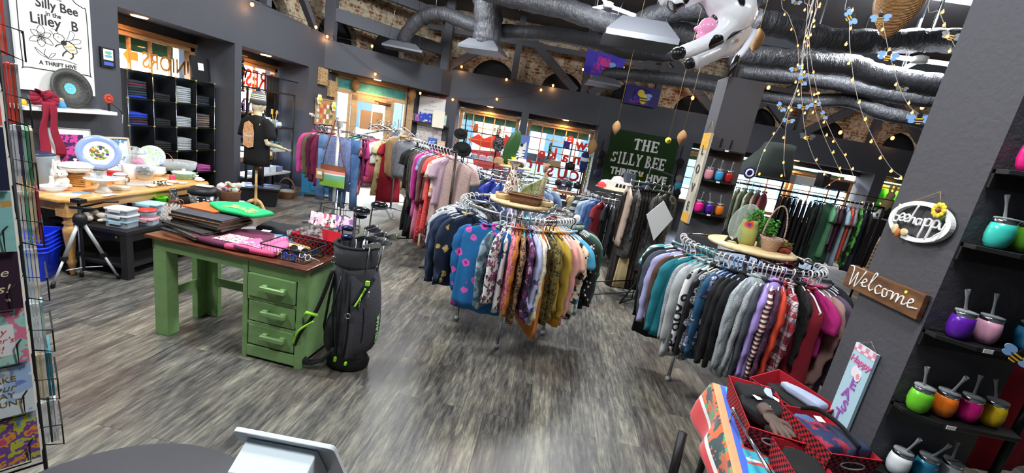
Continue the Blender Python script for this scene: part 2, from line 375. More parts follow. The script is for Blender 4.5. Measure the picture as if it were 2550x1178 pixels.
# ---------------------------------------------------------------- windows
GREENBAND=mat('green_awning_paint','3f7c68',.7,var=.05,bs=8)
def window(name,origin,ang,w_,z0,z1,cols,rows,band=.14,n=1):
 """local X along, faces -Y"""
 e=bpy.data.objects.new(name,None);COL.objects.link(e);e.location=origin;e.rotation_euler.z=ang;e['kind']='structure'
 fw=.09;m=MB()
 m.bx(0,w_,-.05,.05,z1-fw,z1);m.bx(0,w_,-.06,.06,z0,z0+fw);m.bx(0,fw,-.05,.05,z0,z1);m.bx(w_-fw,w_,-.05,.05,z0,z1)
 m.bx(-.02,w_+.02,-.08,-.03,z1-.03,z1+.03)
 m.B('window_frame',OAK,e,bevel=.006)
 m=MB();iw,ih=w_-2*fw,z1-z0-2*fw
 for i in range(1,cols):x=fw+iw*i/cols;m.bx(x-.013,x+.013,-.02,.02,z0+fw,z1-fw)
 for i in range(1,rows):z=z0+fw+ih*i/rows;m.bx(fw,w_-fw,-.018,.018,z-.012,z+.012)
 m.B('muntins',OAK,e)
 MB().bx(fw,w_-fw,.0,.006,z0+fw,z1-fw).B('pane',GLASS,e)
 if band:MB().bx(fw,w_-fw,.22,.24,z1-fw-band,z1+.1).B('awning_band',GREENBAND,e)
 return e
window('window_1',(-5.5,4.72,0),PI/2,1.70,.62,2.30,5,1,.16)
window('window_2',(-5.5,6.66,0),PI/2,1.78,.5,2.31,3,4,0)
for i,(a,b) in enumerate(NICH[:2]):window('window_%d' % (i+3),fr(a+.02,.55),AF,b-a-.04,.45,2.28,5,5,.17)
window('window_5',fr(6.32,.55),AF,1.2,.8,2.2,2,4,.1);window('window_6',fr(7.75,.55),AF,1.7,.85,2.15,3,3,.1);window('window_7',fr(9.5,.55),AF,1.72,.85,2.15,3,3,.1)
window('window_8',fr(11.62,.55),AF,1.25,.8,2.2,2,3,.1)
# window lettering, painted to be read from the street
RED=mat('red_window_paint','d8392b',.5);ORG=mat('orange_window_paint','e0993a',.5);PUR=mat('purple_window_paint','5a3a78',.5);YEL=mat('yellow_window_paint','f0d23a',.5);PNK=mat('pink_window_paint','e96ab0',.5)
def wtext(s,size,col,u,z,base,ang,label,cat='painted lettering',off=.012,sx=1):
 o=text('window_lettering',s,size,col,None,base(u,.54,z) if callable(base) else base,ang,.001,off,mirror=True,sx=sx);tag(o,label,cat);return o
LX=lambda u,d,z:Vc((-5.49,u,z))
wtext('UNIORS',.29,ORG,6.03,1.95,LX,PI/2,'mirrored orange word painted on the upper left shop window',sx=.85,off=.004)
wtext('DRESSES',.42,RED,7.75,2.0,LX,PI/2,'mirrored red word ending in ES on the narrow left window',sx=.9)
wtext('READYMADE',.36,PUR,7.65,1.5,LX,PI/2,'mirrored purple word under the red one on the narrow left window',sx=.8)
wtext('in store',.36,PUR,7.7,1.05,LX,PI/2,'mirrored violet small letters low on the narrow left window')
def pw(x,y,d=.5):p=ol(x,y,fr(0,d),fr(10,d));return p
def wletters(s,pts,size,col,word):
 root=None
 for ch,(x,y) in zip(s,pts):
  p=pw(x,y,.53);o=text('window_lettering' if root is None else 'letter',ch,size,col,root,p if root is None else p-root.location,AF if root is None else 0,.001,.014,mirror=True)
  if root is None:root=o;tag(o,'mirrored red word %s painted on the right front window' % word,'painted lettering')
  else:
   o.rotation_euler=(0,0,0);q=MR(-AF,3,'Z')@(p-root.location);o.location=(q.x,q.z,-q.y)
wletters('we',[(1448,362),(1421,346)],.42,RED,'we');wletters('make',[(1442,398),(1408,392),(1378,384),(1350,382)],.42,RED,'make')
wletters('CUSTO',[(1430,440),(1399,434),(1370,428),(1342,417),(1312,411)],.38,RED,'custom');wletters('our',[(1428,486),(1405,484),(1383,474)],.3,RED,'our')
def wshape(polypx,d,m_,label,name='window_decal',cat='window decal'):
 P=[pw(x,y,d) for x,y in polypx];o=P[0];R=MR(-AF,3,'Z');poly=[((R@(p-o)).x,(R@(p-o)).z) for p in P]
 b=MB().prism(poly,0,.004).B(name,m_,loc=o,rz=AF);return tag(b,label,cat)
wshape([(1165,348),(1192,333),(1205,345),(1236,335),(1238,341),(1256,344),(1258,333),(1290,360),(1262,385),(1258,372),(1235,372),(1200,366)],.535,RED,'large red arrow shape painted across the left front window')
wshape([(1172,372),(1245,378),(1250,420),(1205,420),(1180,410)],.532,mat('coral_window_paint','f0616a',.6),'coral red block painted below the red arrow on the left front window')
# hearts and arrow on the left wall window
wd_=MB().prism([(0,0),(.16,.14),(.16,.07),(.34,.07),(.34,-.07),(.16,-.07),(.16,-.16)],0,.004).B('window_decal',ORG,loc=(-5.49,5.33,1.98),rz=PI/2);wd_.scale=(.6,1,.8)
tag(wd_,'orange arrow painted beside the mirrored orange word','window decal')
# ---------------------------------------------------------------- the street
struct('ground',MB().bx(-40,40,14.2,60,-.35,-.15).bx(-60,-9.2,-20,40,-.35,-.15),mat('asphalt','9a9a98',.9,bump=.2))
struct('sidewalk',MB().bx(-9.2,40,12.6,16,-.15,-.02).bx(-9.2,-6,-4,16,-.15,-.03),mat('concrete','c9c4ba',.9,bump=.2))
def building(x,y,w_,h,ang,c1,label,shop='d8c9a8'):
 t=thing('building',label,'building',(x,y,0),ang);b=mat('facade_'+c1,c1,.9,bump=.3,bs=10)
 MB().bx(-w_/2,w_/2,0,6,-.3,h).B('wall',b,t)
 for i in range(int(w_/2.2)):
  X=-w_/2+1.1+i*2.2;f=MB().bx(X-.75,X+.75,-.06,0,.5,2.7).bx(X-.5,X+.5,-.06,0,3.7,5.3).B('window',mat('street_white','eeeae0',.7),t)
  MB().bx(X-.62,X+.62,-.08,-.05,.65,2.5).bx(X-.4,X+.4,-.08,-.05,3.8,5.2).B('pane',mat('street_glass','5e7684',.15),f)
 MB().add([(-w_/2,-.1,3.4),(w_/2,-.1,3.4),(w_/2,-1.0,2.95),(-w_/2,-1.0,2.95)],[(0,1,2,3)]).B('awning',mat('awn_'+shop,shop,.8),t,solid=.04)
building(-9,27,12,8,.05,'f2dca4','yellow two storey shop across the street behind the left front window')
building(2.4,27,10,7,0,'d9c6c4','pale pink two storey shop across the street behind the right front window','b86a9a')
building(13.5,27.5,11,8,0,'cfd8e0','pale blue two storey shop across the street furthest right','c46a4a')
building(-21,8,16,8,PI/2,'f2e4c8','ochre two storey shop across the side street beyond the left windows','6aa8a0')
def car(x,y,rz,c,label):
 t=thing('parked_car',label,'car',(x,y,-.15),rz);b=MB()
 b.prism([(-2.2,.35),(2.2,.35),(2.25,.75),(1.3,.95),(.75,1.42),(-1.0,1.45),(-1.75,1.0),(-2.25,.9)],-.85,.85).B('body',mat('car_'+c,c,.2,.3),t,bevel=.08)
 MB().prism([(-1.55,1.0),(1.1,.98),(.68,1.36),(-.95,1.39)],-.88,.88).B('side_window',mat('car_glass','20282e',.1),t)
 for sx in (-1.4,1.4):
  for sy in (-.86,.86):MB().lathe([(.34,-.1),(.34,.1)],20,M=MR(PI/2,3,'X')).B('wheel',BLKP,t,loc=(sx,sy,.33))
car(-.2,18.5,0,'aebfd6','light blue car parked in the street behind the right front window');car(-5.2,18.8,0,'e8e8ea','white car parked in the street behind the left front window')
car(-12.5,9.5,PI/2,'e4e6ea','white car parked in the side street beyond the left windows')
t=thing('street_sign','white arrow sign on a post across the street','sign',(1.1,16.5,0));MB().tube([(0,0,-.1),(0,0,2.6)],.03).B('post',BLK,t);MB().bx(-.4,.4,-.03,-.01,2.05,2.6).B('sign_board',WPAP,t)
MB().prism([(-.28,2.33),(-.1,2.45),(-.1,2.36),(.28,2.36),(.28,2.3),(-.1,2.3),(-.1,2.21)],-.04,-.03).B('arrow',BLKP,t)
# ---------------------------------------------------------------- corner door
t=bpy.data.objects.new('door_1',None);COL.objects.link(t);t.location=D0;t.rotation_euler.z=AD;t['kind']='structure'
m=MB();L=LD
for a,b,z0,z1 in ((-.15,.06,0,2.5),(.30,.37,0,2.15),(1.33,1.40,0,2.15),(1.66,1.9,0,2.5),(-.1,1.8,2.1,2.2),(-.1,1.8,2.41,2.56),(.05,.3,0,.7),(1.4,1.7,0,.7),(.05,.3,1.42,1.47),(1.4,1.7,1.42,1.47)):m.bx(a,b,.02,.12,z0,z1)
m.B('frame',DOORW,t,bevel=.006)
m=MB();m.bx(.38,.52,.0,.05,.02,2.1);m.bx(1.18,1.32,.0,.05,.02,2.1);m.bx(.38,1.32,.0,.05,1.98,2.1);m.bx(.38,1.32,.0,.05,.02,.35);m.B('door_leaf',DOORW,t,bevel=.005)
MB().bx(.52,1.18,.02,.03,.35,1.98).B('pane',GLASS,t);MB().bx(.06,1.66,.06,.07,.7,2.1).B('sidelight_pane',GLASS,t)
MB().bx(.03,1.68,.05,.06,2.2,2.41).B('transom_band',mat('teal_transom','3f8d84',.6,var=.12,bs=12),t)
for i,x in enumerate((.60,.88)):MB().bx(x,x+.25,-.005,.012,1.36,1.80).B('paper',mat('kraft_paper','b08a62',.8),t)
MB().bx(.56,.98,-.01,.01,1.02,1.2).B('closed_sign',BLKP,t);text('sign_text','CLOSED',.1,WPAP,t,(.77,-.014,1.11),0,.001,.002)
text('transom_text','ONE TIME I THOUGHT MYSELF SOME PEOPLE SAID',.034,BLKP,t,(.85,.018,2.15),0,.001)
MB().lathe([(0,0),(.03,.01),(.035,.04),(0,.06)],14,M=MR(PI/2,3,'X')).B('door_handle',mat('brass','b08a3c',.25,1),t,loc=(.44,0,1.03))
MB().bx(1.0,1.3,-.05,0,2.0,2.05).tube([(1.25,-.05,2.02),(1.1,-.22,2.03),(.9,-.03,2.05)],.012).B('door_closer',mat('rust_metal','7a4a2e',.6,.5),t)
# recessed downlights in the soffits
DL=mat('downlight_glow','ffb866',.4,emit=14);n=0
for p,nm in ((Vc((-5.12,5.2,ZS)),'over the left cube shelves'),(Vc((-5.1,7.55,ZS)),'over the dressed torso'),(dr(.85,-.25,2.52),'over the corner door'),
          (fr(.85,.3,ZS),'over the left front window'),(fr(2.9,.3,ZS),'over the right front window'),(fr(9.3,.3,ZS),'over the window behind the right racks'),(fr(12.2,.3,ZS),'over the niche with the green cloth')):
 o=MB().lathe([(.0,-.012),(.075,-.012),(.085,0)],20).B('downlight',DL,loc=p);tag(o,'warm recessed downlight in the soffit %s' % nm,'downlight','soffit downlights')
 l=bpy.data.lights.new('downlight_lamp','SPOT');l.energy=42;l.color=(1,.56,.24);l.spot_size=2.7;l.spot_blend=.8;l.shadow_soft_size=.07
 lo=bpy.data.objects.new('downlight_lamp',l);COL.objects.link(lo);lo.location=p+Vc((0,0,-.03))
# fluorescent tube stars
TUBE=mat('tube_glow','f4f8ff',.4,emit=9)
def tubestar(p,arms,label):
 t=thing('tube_light',label,'ceiling light',p);MB().lathe([(.09,-.03),(.09,.04),(.04,.06)],12).B('hub',WHT,t)
 for a,L,dz in arms:MB().tube([(.06*cos(a),.06*sin(a),0),(L*cos(a),L*sin(a),dz)],.028,10).B('tube',TUBE,t)
 MB().tube([(0,0,.05),(0,0,4.75-p[2])],.006,5).B('cord',BLK,t)
p=od(1514,14,7.0);tubestar(p,[(math.atan2(v.y,v.x),v.length,v.z*.0) for v in (oz(*q,p.z)-p for q in ((1470,23),(1590,42),(1500,-8)))],'three armed white tube light on the ceiling above the middle racks')
tubestar(od(2290,150,5.6),[(-.1,.5,0),(PI-.1,.5,0),(1.2,.5,.0)],'white tube light on the ceiling beside the big right pillar')
# ================================================================ fabrics
def fab(base,pat=None,c2='ffffff',c3='000000',s=1.0):
 key='fabric_%s_%s_%s_%s_%s' % (base,pat,c2,c3,s)
 if key in MATS:return MATS[key]
 q=rgb(base);base=tuple(x*(.62 if sum(q) < .75 and max(q)-min(q) < .09 else 1) for x in q);t=NT(key);v=t.co();wv=t.noise(v,240,2);base_c=t.mix(t.noise(v,9,3),tuple(x*.86 for x in base),tuple(min(1,x*1.1) for x in base));h=wv
 def vor(sc,out='Distance',**k):return t.nd('ShaderNodeTexVoronoi',{'Vector':v,'Scale':sc},**k).outputs[out]
 if pat == 'floral':
  d=t.math('ADD',vor(9*s),t.math('MULTIPLY',t.noise(v,40*s,3),.35));pet=t.ramp(d,[(.52,1),(.55,0)]);core=t.ramp(d,[(.33,1),(.40,0)])
  sel=t.ramp(t.nd('ShaderNodeSeparateColor',{0:vor(9*s,'Color')}).outputs[0],[(.28,0),(.3,1)])
  c=t.mix(t.math('MULTIPLY',pet,sel),base_c,c2);base_c=t.mix(t.math('MULTIPLY',core,sel),c,c3)
 elif pat == 'print':
  n=t.noise(v,26*s,4,.6);base_c=t.mix(t.ramp(n,[(.5,0),(.53,1)]),base_c,c2);n2=t.noise(v,17*s,3,.7);base_c=t.mix(t.ramp(n2,[(.57,0),(.6,1)]),base_c,c3)
 elif pat == 'leopard':
  d=vor(38*s);base_c=t.mix(t.ramp(d,[(.22,0),(.3,1),(.46,1),(.52,0)]),base_c,c2)
 elif pat == 'dots':base_c=t.mix(t.ramp(vor(34*s),[(.2,1),(.26,0)]),base_c,c2)
 elif pat in ('hstripe','vstripe'):
  w_=t.nd('ShaderNodeTexWave',{'Vector':v,'Scale':8*s,'Distortion':.6,'Detail':1},bands_direction='Z' if pat == 'hstripe' else 'X');base_c=t.mix(t.ramp(w_.outputs[1],[(.5,0),(.56,1)]),base_c,c2)
 elif pat == 'plaid':
  for i,(ax,sc_,cc) in enumerate((('X',3.2,c2),('Z',3.2,c2),('X',9.1,c3),('Z',9.1,c3))):
   w_=t.nd('ShaderNodeTexWave',{'Vector':v,'Scale':sc_*s,'Phase Offset':i*1.3},bands_direction=ax);r=t.ramp(w_.outputs[1],[(.62,0),(.7,1)] if i < 2 else [(.9,0),(.94,1)]);base_c=t.mix(t.math('MULTIPLY',r,.55 if i < 2 else .75),base_c,cc)
 elif pat == 'buffalo':
  a=t.nd('ShaderNodeTexChecker',{'Vector':v,'Scale':50*s,'Color1':(1,1,1,1),'Color2':(0,0,0,1)});base_c=t.mix(a.outputs[1],base_c,c2)
 elif pat == 'marl':base_c=t.mix(t.ramp(t.noise(v,110*s,2,.8),[(.42,0),(.58,1)]),base_c,c2)
 elif pat == 'knit':
  w_=t.nd('ShaderNodeTexWave',{'Vector':v,'Scale':60*s,'Distortion':1.0},bands_direction='Z');base_c=t.mix(t.math('MULTIPLY',w_.outputs[1],.35),base_c,c2);h=w_.outputs[1]
 elif pat == 'denim':base_c=t.mix(t.ramp(t.noise(v,5,3),[(.35,0),(.7,1)]),base_c,c2)
 elif pat == 'fur':
  m=t.nd('ShaderNodeMapping',{0:v});m.inputs['Scale'].default_value=(60*s,60*s,16*s);f=t.noise(m.outputs[0],1.2,4,.7);base_c=t.mix(t.ramp(f,[(.4,0),(.62,1)]),base_c,c2);h=f
 elif pat == 'mink':
  w_=t.nd('ShaderNodeTexWave',{'Vector':v,'Scale':7*s,'Distortion':3,'Detail':3},bands_direction='X');base_c=t.mix(t.ramp(w_.outputs[1],[(.45,0),(.8,1)]),base_c,c2);h=w_.outputs[1]
 t.base(base_c);t.bump(h,.8 if pat in ('fur','mink') else .35,.02 if pat in ('fur','mink') else .002)
 t.P(Roughness=.88);MATS[key]=t.m;return t.m
# ---------------------------------------------------------------- hangers and garments (rail at the origin, hanger along X)
def hanger_mb(kind='tube',w_=.21,r=.0052):
 m=MB();R=.026
 hook=[(R*cos(a),0,R*sin(a)) for a in [rad(d) for d in range(-20,231,25)]]
 pts=[(-x,0,z) for x,y,z in hook]+[(.0,0,-.045),(0,0,-.085)];m.tube(sm_(pts,2),r*.8 if kind == 'tube' else r*.6,6)
 if kind == 'clip':
  m.tube([(-.17,0,-.09),(.17,0,-.09)],r,6);[m.box((s*.14,0,-.11),(.03,.02,.05)) for s in (-1,1)]
 else:m.tube([(0,0,-.08),(w_*.5,0,-.105),(w_,0,-.16),(w_,0,-.172),(-w_,0,-.172),(-w_,0,-.16),(-w_*.5,0,-.105)],r,6,closed=True)
 return m
HM={}
def hanger(col='white'):
 if col not in HM:
  kind='clip' if 'clip' in col else 'tube';c={'white':'eef0f0','black':'1a1a1c','teal':'4fb6bd','blue':'9db6e8','cream':'e4dcc0','pink':'e85aa8','clip':'c8ccd0','lilac':'b8a8dc','grey':'a8aeb2'}[col]
  o=hanger_mb(kind).B('hanger',mat('hanger_'+col,c,.3,.9 if kind == 'clip' else 0));HM[col]=o.data;bpy.data.objects.remove(o)
 return HM[col]
def sec(m,rows,n=26,folds=0,ph=0,pw_=.62,drift=0):
 """loft of flattened rings: rows of (z, halfwidth, halfthick, xoff, yoff)"""
 vs=[];fs=[];N=len(rows)
 for i,(z,a,b,xo,yo) in enumerate(rows):
  t=i/(N-1)
  for k in range(n):
   th=2*PI*k/n;c,s=cos(th),sin(th);x=a*math.copysign(abs(c)**pw_,c);y=b*math.copysign(abs(s)**pw_,s)
   f=folds*t*(sin(x*46+ph)+.6*sin(x*83+ph*2.3+t*2));y+= f;x+= folds*.5*t*sin(7*t+ph+s)
   vs.append((x+xo,y+yo,z+folds*.8*t*sin(x*30+ph)))
 for i in range(N-1):
  for k in range(n):fs.append((i*n+k,i*n+(k+1) % n,(i+1)*n+(k+1) % n,(i+1)*n+k))
 fs.append(tuple(range(n))[::-1]);fs.append(tuple((N-1)*n+k for k in range(n)))
 m.add(vs,fs,0,True)
def garment_mb(kind,L=.66,th=.022,seed=0,open_=1.0):
 R=random.Random(seed);m=MB();ph=R.uniform(0,6);f=.007*open_;top=-.100
 if kind in ('pants','jeans'):
  w_=.17;sec(m,[(-.10,w_,.016,0,0),(-.2,w_*1.05,.022,0,0),(-.34,w_*1.05,.028,0,0)],24,f,ph)
  for s in (-1,1):sec(m,[(-.32,.088,.030,s*.088,0),(-.5,.078,.030,s*.092,0),(-.8,.068,.027,s*.098,0),(-L,.066,.024,s*.105,0)],18,f,ph+s)
  return m
 if kind in ('skirt','fold'):
  w_=.17;sec(m,[(-.10,w_,.014,0,0),(-.2,w_*1.04,.02,0,0),(-.5*L-.1,w_*1.12,.03,0,0),(-L,w_*1.2,.035,0,0)],30,f*1.6,ph);return m
 hip=.235 if kind in ('coat','dress') else .225
 rows=[(-.088,.055,.018*1.2,0,0),(-.108,.085,.022,0,0),(-.13,.145,.026,0,0),(-.165,.205,th*.8,0,0),(-.24,.212,th,0,0),(-.36,.208,th*1.1,0,0)]
 for i in range(1,8):
  t=i/7;rows.append((-.36-(L-.36)*t,.208+(hip-.208)*t+(.03*t if kind == 'dress' else 0),th*(1.1+.35*t),.004*sin(ph+t*3),.01*t*sin(ph)))
 if kind == 'tank':rows[2]=(-.125,.11,.024,0,0);rows[3]=(-.165,.135,.028,0,0);rows[4]=(-.26,.16,th,0,0);rows[5]=(-.36,.185,th,0,0)
 sec(m,rows,34,f,ph)
 # neckline band / collar / hood
 nk=[(.075*cos(a),.03*sin(a),-.085+.02*abs(cos(a))) for a in [2*PI*i/14 for i in range(14)]]
 m.tube(nk,.008 if kind != 'coat' else .014,6,closed=True)
 if kind == 'hoodie':m.ell((0,.03,-.13),(.10,.055,.075),14,8)
 if kind in ('shirt',):m.prism([(-.075,-.08),(0,-.15),(.075,-.08),(.05,-.07),(-.05,-.07)],-.045,-.035)
 if kind == 'tank':return m
 SL={'tee':.26,'shirt':.60,'long':.62,'coat':.66,'hoodie':.64,'dress':.24,'vest':0,'bell':.5}[kind]
 if SL == 0:return m
 for s in (-1,1):
  sw=R.uniform(-.03,.03);y0=R.uniform(-.012,.012);r0=.055 if SL > .3 else .07;tk=1.15 if kind in ('coat','hoodie') else 1.0
  pts=[(s*.13,0,-.128),(s*.195,0,-.165),(s*.222,y0,-.22),(s*.238,y0*1.5,-.33)];rr=[.02,.034*tk,r0*.92*tk,r0*.95*tk]
  if SL > .3:
   pts+= [(s*(.242)+sw*.3,y0*2,-.46),(s*(.236)+sw*.7,y0*2,-.6),(s*(.228)+sw,y0*2.5,-.12-SL)];rr+= [r0*.80*tk,r0*.64*tk,r0*(.5 if kind != 'bell' else 1.2)*tk]
  else:pts[3]=(s*.245,y0*1.5,-.12-SL*.85);rr[3]=r0*1.05
  n0=len(m.v);P=sm_(pts,3);RR=np.interp(np.linspace(0,len(rr)-1,len(P)),range(len(rr)),rr);m.tube(P,list(RR),12,flat=1.0)
  for q in range(n0,len(m.v)):
   x,y,z=m.v[q];wob=.006*sin(z*34+ph+s)+.004*sin(z*71+ph*2+x*30);m.v[q]=(x+wob,y*.5+wob*.6,z)
 if kind in ('hoodie','coat') and SL:[m.tube([(s*.228,0,-.12-SL),(s*.228,0,-.17-SL)],.036,10) for s in ()]
 return m
SEED=[0]
def hang(p,rz,kind,mt,desc,L=None,th=.021,h='white',cat=None,group=None,name=None,tiltx=0,scl=1,drop=.0):
 SEED[0]+= 1;L=L or {'tee':.68,'shirt':.74,'long':.70,'coat':.86,'hoodie':.72,'dress':1.05,'vest':.68,'tank':.66,'pants':1.04,'jeans':1.04,'skirt':.75,'fold':.6,'bell':.68}[kind]
 nm=name or {'tee':'t_shirt','shirt':'shirt','long':'long_sleeve_top','coat':'coat','hoodie':'hoodie','dress':'dress','vest':'vest','tank':'tank_top','pants':'trousers','jeans':'jeans','skirt':'skirt','fold':'trousers','bell':'blouse'}[kind]
 o=garment_mb(kind,L,th,SEED[0]).B(nm,mt,loc=p,rz=rz);o.scale=(scl,scl,scl)
 tag(o,desc,cat or nm.replace('_',' '),group)
 hk='clip' if kind in ('pants','jeans','skirt','fold') and h == 'white' else h
 c=bpy.data.objects.new('hanger',hanger(hk));COL.objects.link(c);c.parent=o;c['label']={'clip':'silver clip hanger'}.get(hk,hk+' hanger')
 if tiltx:o.rotation_euler.x=tiltx
 return o
K={'b':'black','w':'white'}
def seq(lst,where,pos,rack_short,group):
 """hang a whole run of clothes; each label names the garment and its neighbour on the rail"""
 short=[g[0] for g in lst]
 for i,g in enumerate(lst):
  desc,kind,mt=g[:3];kw=g[3] if len(g) > 3 else {}
  p,rz=pos(i,len(lst))
  nb=('right of the '+short[i-1]) if i else ('leftmost, beside the '+short[1] if len(lst) > 1 else 'alone')
  full='%s on the %s, %s' % (desc,rack_short,nb)
  if len(full.split()) > 16:full='%s on %s, %s' % (desc,rack_short,nb)
  if len(full.split()) > 16:full=full.replace('right of the','right of')
  if len(full.split()) > 16:print('LONG',full)
  hang(p,rz+rnd(-.09,.09),kind,mt,full,group=group,**kw)
F=fab
# ---------------------------------------------------------------- round racks
def round_rack(c,R,h,label,disc=None,legs=4,a0=.78,feet=.75,disc_r=.28,disc_z=.1):
 t=thing('round_clothes_rack',label,'clothes rack',(c[0],c[1],0))
 MB().tube([(R*cos(a),R*sin(a),h) for a in [2*PI*i/56 for i in range(56)]],.0155,10,closed=True).B('ring_rail',CHROME,t)
 m=MB()
 for i in range(legs):
  a=a0+i*2*PI/legs;m.tube([(0,0,h-.02),(R*cos(a),R*sin(a),h-.005)],.009,8)
 m.B('spoke',CHROME,t);MB().tube([(0,0,.35),(0,0,h+disc_z)],.018,12).B('centre_post',CHROME,t)
 for i in range(legs):
  a=a0+i*2*PI/legs;r=R*feet
  l=MB().tube([(0,0,.42),(r*.8*cos(a),r*.8*sin(a),.40),(r*cos(a),r*sin(a),.36),(r*cos(a),r*sin(a),.04)],.014,8).B('leg',CHROME,t)
  MB().lathe([(.02,0),(.022,.02),(.012,.045)],10).B('foot',mat('grey_foot','b4b6b8',.5),l,loc=(r*cos(a),r*sin(a),0))
 if disc:MB().lathe([(0,h+disc_z),(disc_r-.01,h+disc_z),(disc_r,h+disc_z+.008),(disc_r,h+disc_z+.022),(disc_r-.01,h+disc_z+.03),(0,h+disc_z+.03)],40).B('wooden_top',disc,t)
 return t
PINE=m_wood('pine','c9ab78','d9be8d','e4cfa3',(1,10,10));WICK=None
def m_wicker(name,a,b,s=1):
 if name in MATS:return MATS[name]
 t=NT(name);v=t.co();w1=t.nd('ShaderNodeTexWave',{'Vector':v,'Scale':34*s,'Distortion':2,'Detail':1},bands_direction='Z').outputs[1];n=t.noise(v,70*s,2)
 h=t.math('MULTIPLY',w1,n);t.base(t.ramp(h,[(.12,a),(.5,b)]));t.bump(h,.9,.01);t.P(Roughness=.7);MATS[name]=t.m;return t.m
WICK=m_wicker('brown_wicker','5a3520','a06a3e');WICKL=m_wicker('pale_wicker','a8826c','e4c8b4');WICKN=m_wicker('natural_wicker','7a5530','bd9058')
C1=Vc((-.10,3.76,0));R1=.52;Z1=1.20
C2=Vc((1.83,3.46,0));R2=.515;Z2=1.22
round_rack(C1,R1,Z1,'chrome round rack full of colourful blouses in the middle of the shop',PINE,a0=-1.53,feet=.82,disc_r=.29,disc_z=.035)
round_rack(C2,R2,Z2,'chrome round rack full of sweaters and jackets beside the right pillars',PINE,a0=-1.3,feet=.8,disc_r=.33,disc_z=.03)
def ringpos(C,R,z,a_from,a_to,skew=0):
 def f(i,n):a=rad(np.interp(i,range(len(a_from)),a_from) if a_to is None else a_from+(a_to-a_from)*i/max(1,n-1));return Vc((C.x+R*cos(a),C.y+R*sin(a),z)),a-skew*max(0,min(1,(math.degrees(a)-215)/25))
 return f
B_='black'
r1=[('black cardigan','long',F('1b1b1e'),dict(h=B_)),('black fleece jacket','coat',F('222226','fur','303036'),dict(L=.66)),('charcoal marl sweater','long',F('5a5e64','marl','34363b')),('silver grey cardigan','long',F('9a9ea2','knit','6e7276')),
      ('grey speckled top','long',F('8c9094','marl','e4e6e8')),('white and grey print blouse','bell',F('d9dcdc','print','4a4e54','8a8e94')),('pale grey knit','long',F('b9bdbf','knit','8e9294')),('navy sweater','long',F('1f2a48')),
      ('navy denim shirt','shirt',F('1d2a44','denim','2c3d5e')),('navy floral blouse','bell',F('1e2c44','floral','e8c26a','f0ead8',1.1))]
seq(r1,'round rack',ringpos(C1,R1,Z1,[142,150,159,168,178,188,197,205,212,219],None),'middle round rack','clothes on the middle round rack')
# the big blue floral blouse hangs facing the room
p=Vc((C1.x+R1*cos(rad(240)),C1.y+R1*sin(rad(240)),Z1))
hang(p+Vc((.05,-.15,0)),rad(-8),'long',F('1666a0','floral','d95ab8','a81f78',1.15),'bright blue blouse with pink flowers facing out on the middle round rack',L=.86,th=.03,h=B_,name='blouse',scl=.93)
r1b=[('blue grey leaf shirt','shirt',F('8ea3ad','print','4c6472','b6c6cc',.6)),('white plum print blouse','bell',F('e4e2dc','print','4a3a44','8a3a6a')),('white berry print tank','tank',F('e8e8e4','floral','3c4a44','a03a80',1.6),dict(L=.74)),('dusty pink lace blouse','long',F('d9818c','leopard','a8485c'),dict(h=B_)),
       ('rust orange knit top','long',F('d9863c','marl','a85a24'),dict(h=B_)),('brown leopard blouse','long',F('9a7656','leopard','2c2018'),dict(L=.82,h='teal')),('deep plum print top','long',F('3c2240','print','7a3a6a','c89ab8'),dict(h='teal')),('violet floral blouse','bell',F('b4b8dc','floral','4a3c90','d8488c',1.5),dict(L=.78)),
       ('pale yellow marbled top','long',F('ddd8b0','print','b8a8b4','e8e4c4'),dict(L=.80)),('burnt orange dress','tank',F('c9762c'),dict(L=.93)),('olive leopard blouse','long',F('7a6a34','leopard','2e2814'),dict(L=.80,h=B_)),('cream sleeveless top','tank',F('e6dfd2'),dict(L=.56,h=B_)),
       ('mustard knit sweater','long',F('c4a23c','knit','8e742a'),dict(th=.04,h=B_)),('golden yellow top','tank',F('e0a02c'),dict(L=.84)),('blush pink long top','long',F('e2a49c'),dict(L=.82)),('peach t-shirt','tee',F('edb8a0')),('cream top with navy squares','long',F('e8dcc0','print','1e2440','c89a50',.7),dict(L=.8)),
       ('sky blue t-shirt','tee',F('5ab4dc'),dict(L=.66)),('pale blue print blouse','tank',F('b8d4e0','print','6a90a8','e8eef0'),dict(L=.78)),('black dotted blouse','bell',F('1c1c20','dots','e0c8b0',s=.7),dict(h=B_)),('dark olive shirt','shirt',F('3a402c'),dict(L=.76)),('deep green sweater','long',F('1f4a40')),
       ('teal green knit','long',F('3a6a5c','knit','2a5046')),('sage green blouse','shirt',F('8a9a88'),dict(th=.04)),('pale sage cardigan','long',F('9caa98')),('black lace top','long',F('202024','leopard','3c3c42'),dict(h=B_))]
seq(r1b,'round rack',ringpos(C1,R1,Z1,[256,262,266,270,274,278,282,286,290,294,298,302,306,310,314,318,322,326,330,334,339,344,349,354,359,366,374,384],None),'middle round rack','clothes on the middle round rack')
r1c=[('white tank','tank',F('e8e8e8')),('red print top','tank',F('b03a3a','print','e8d0c0','602020')),('pale blue shirt','long',F('a8c0d8')),('grey striped top','long',F('8a8e96','hstripe','c8ccd0')),('ivory blouse','long',F('e0dcd0')),('lilac top','tank',F('b8a8d0')),('dark blue shirt','long',F('2a3a60')),('black print top','long',F('26262a','print','8a8a90','505058'))]
seq(r1c,'round rack',ringpos(C1,R1,Z1,36,130),'back of middle round rack','clothes on the middle round rack')
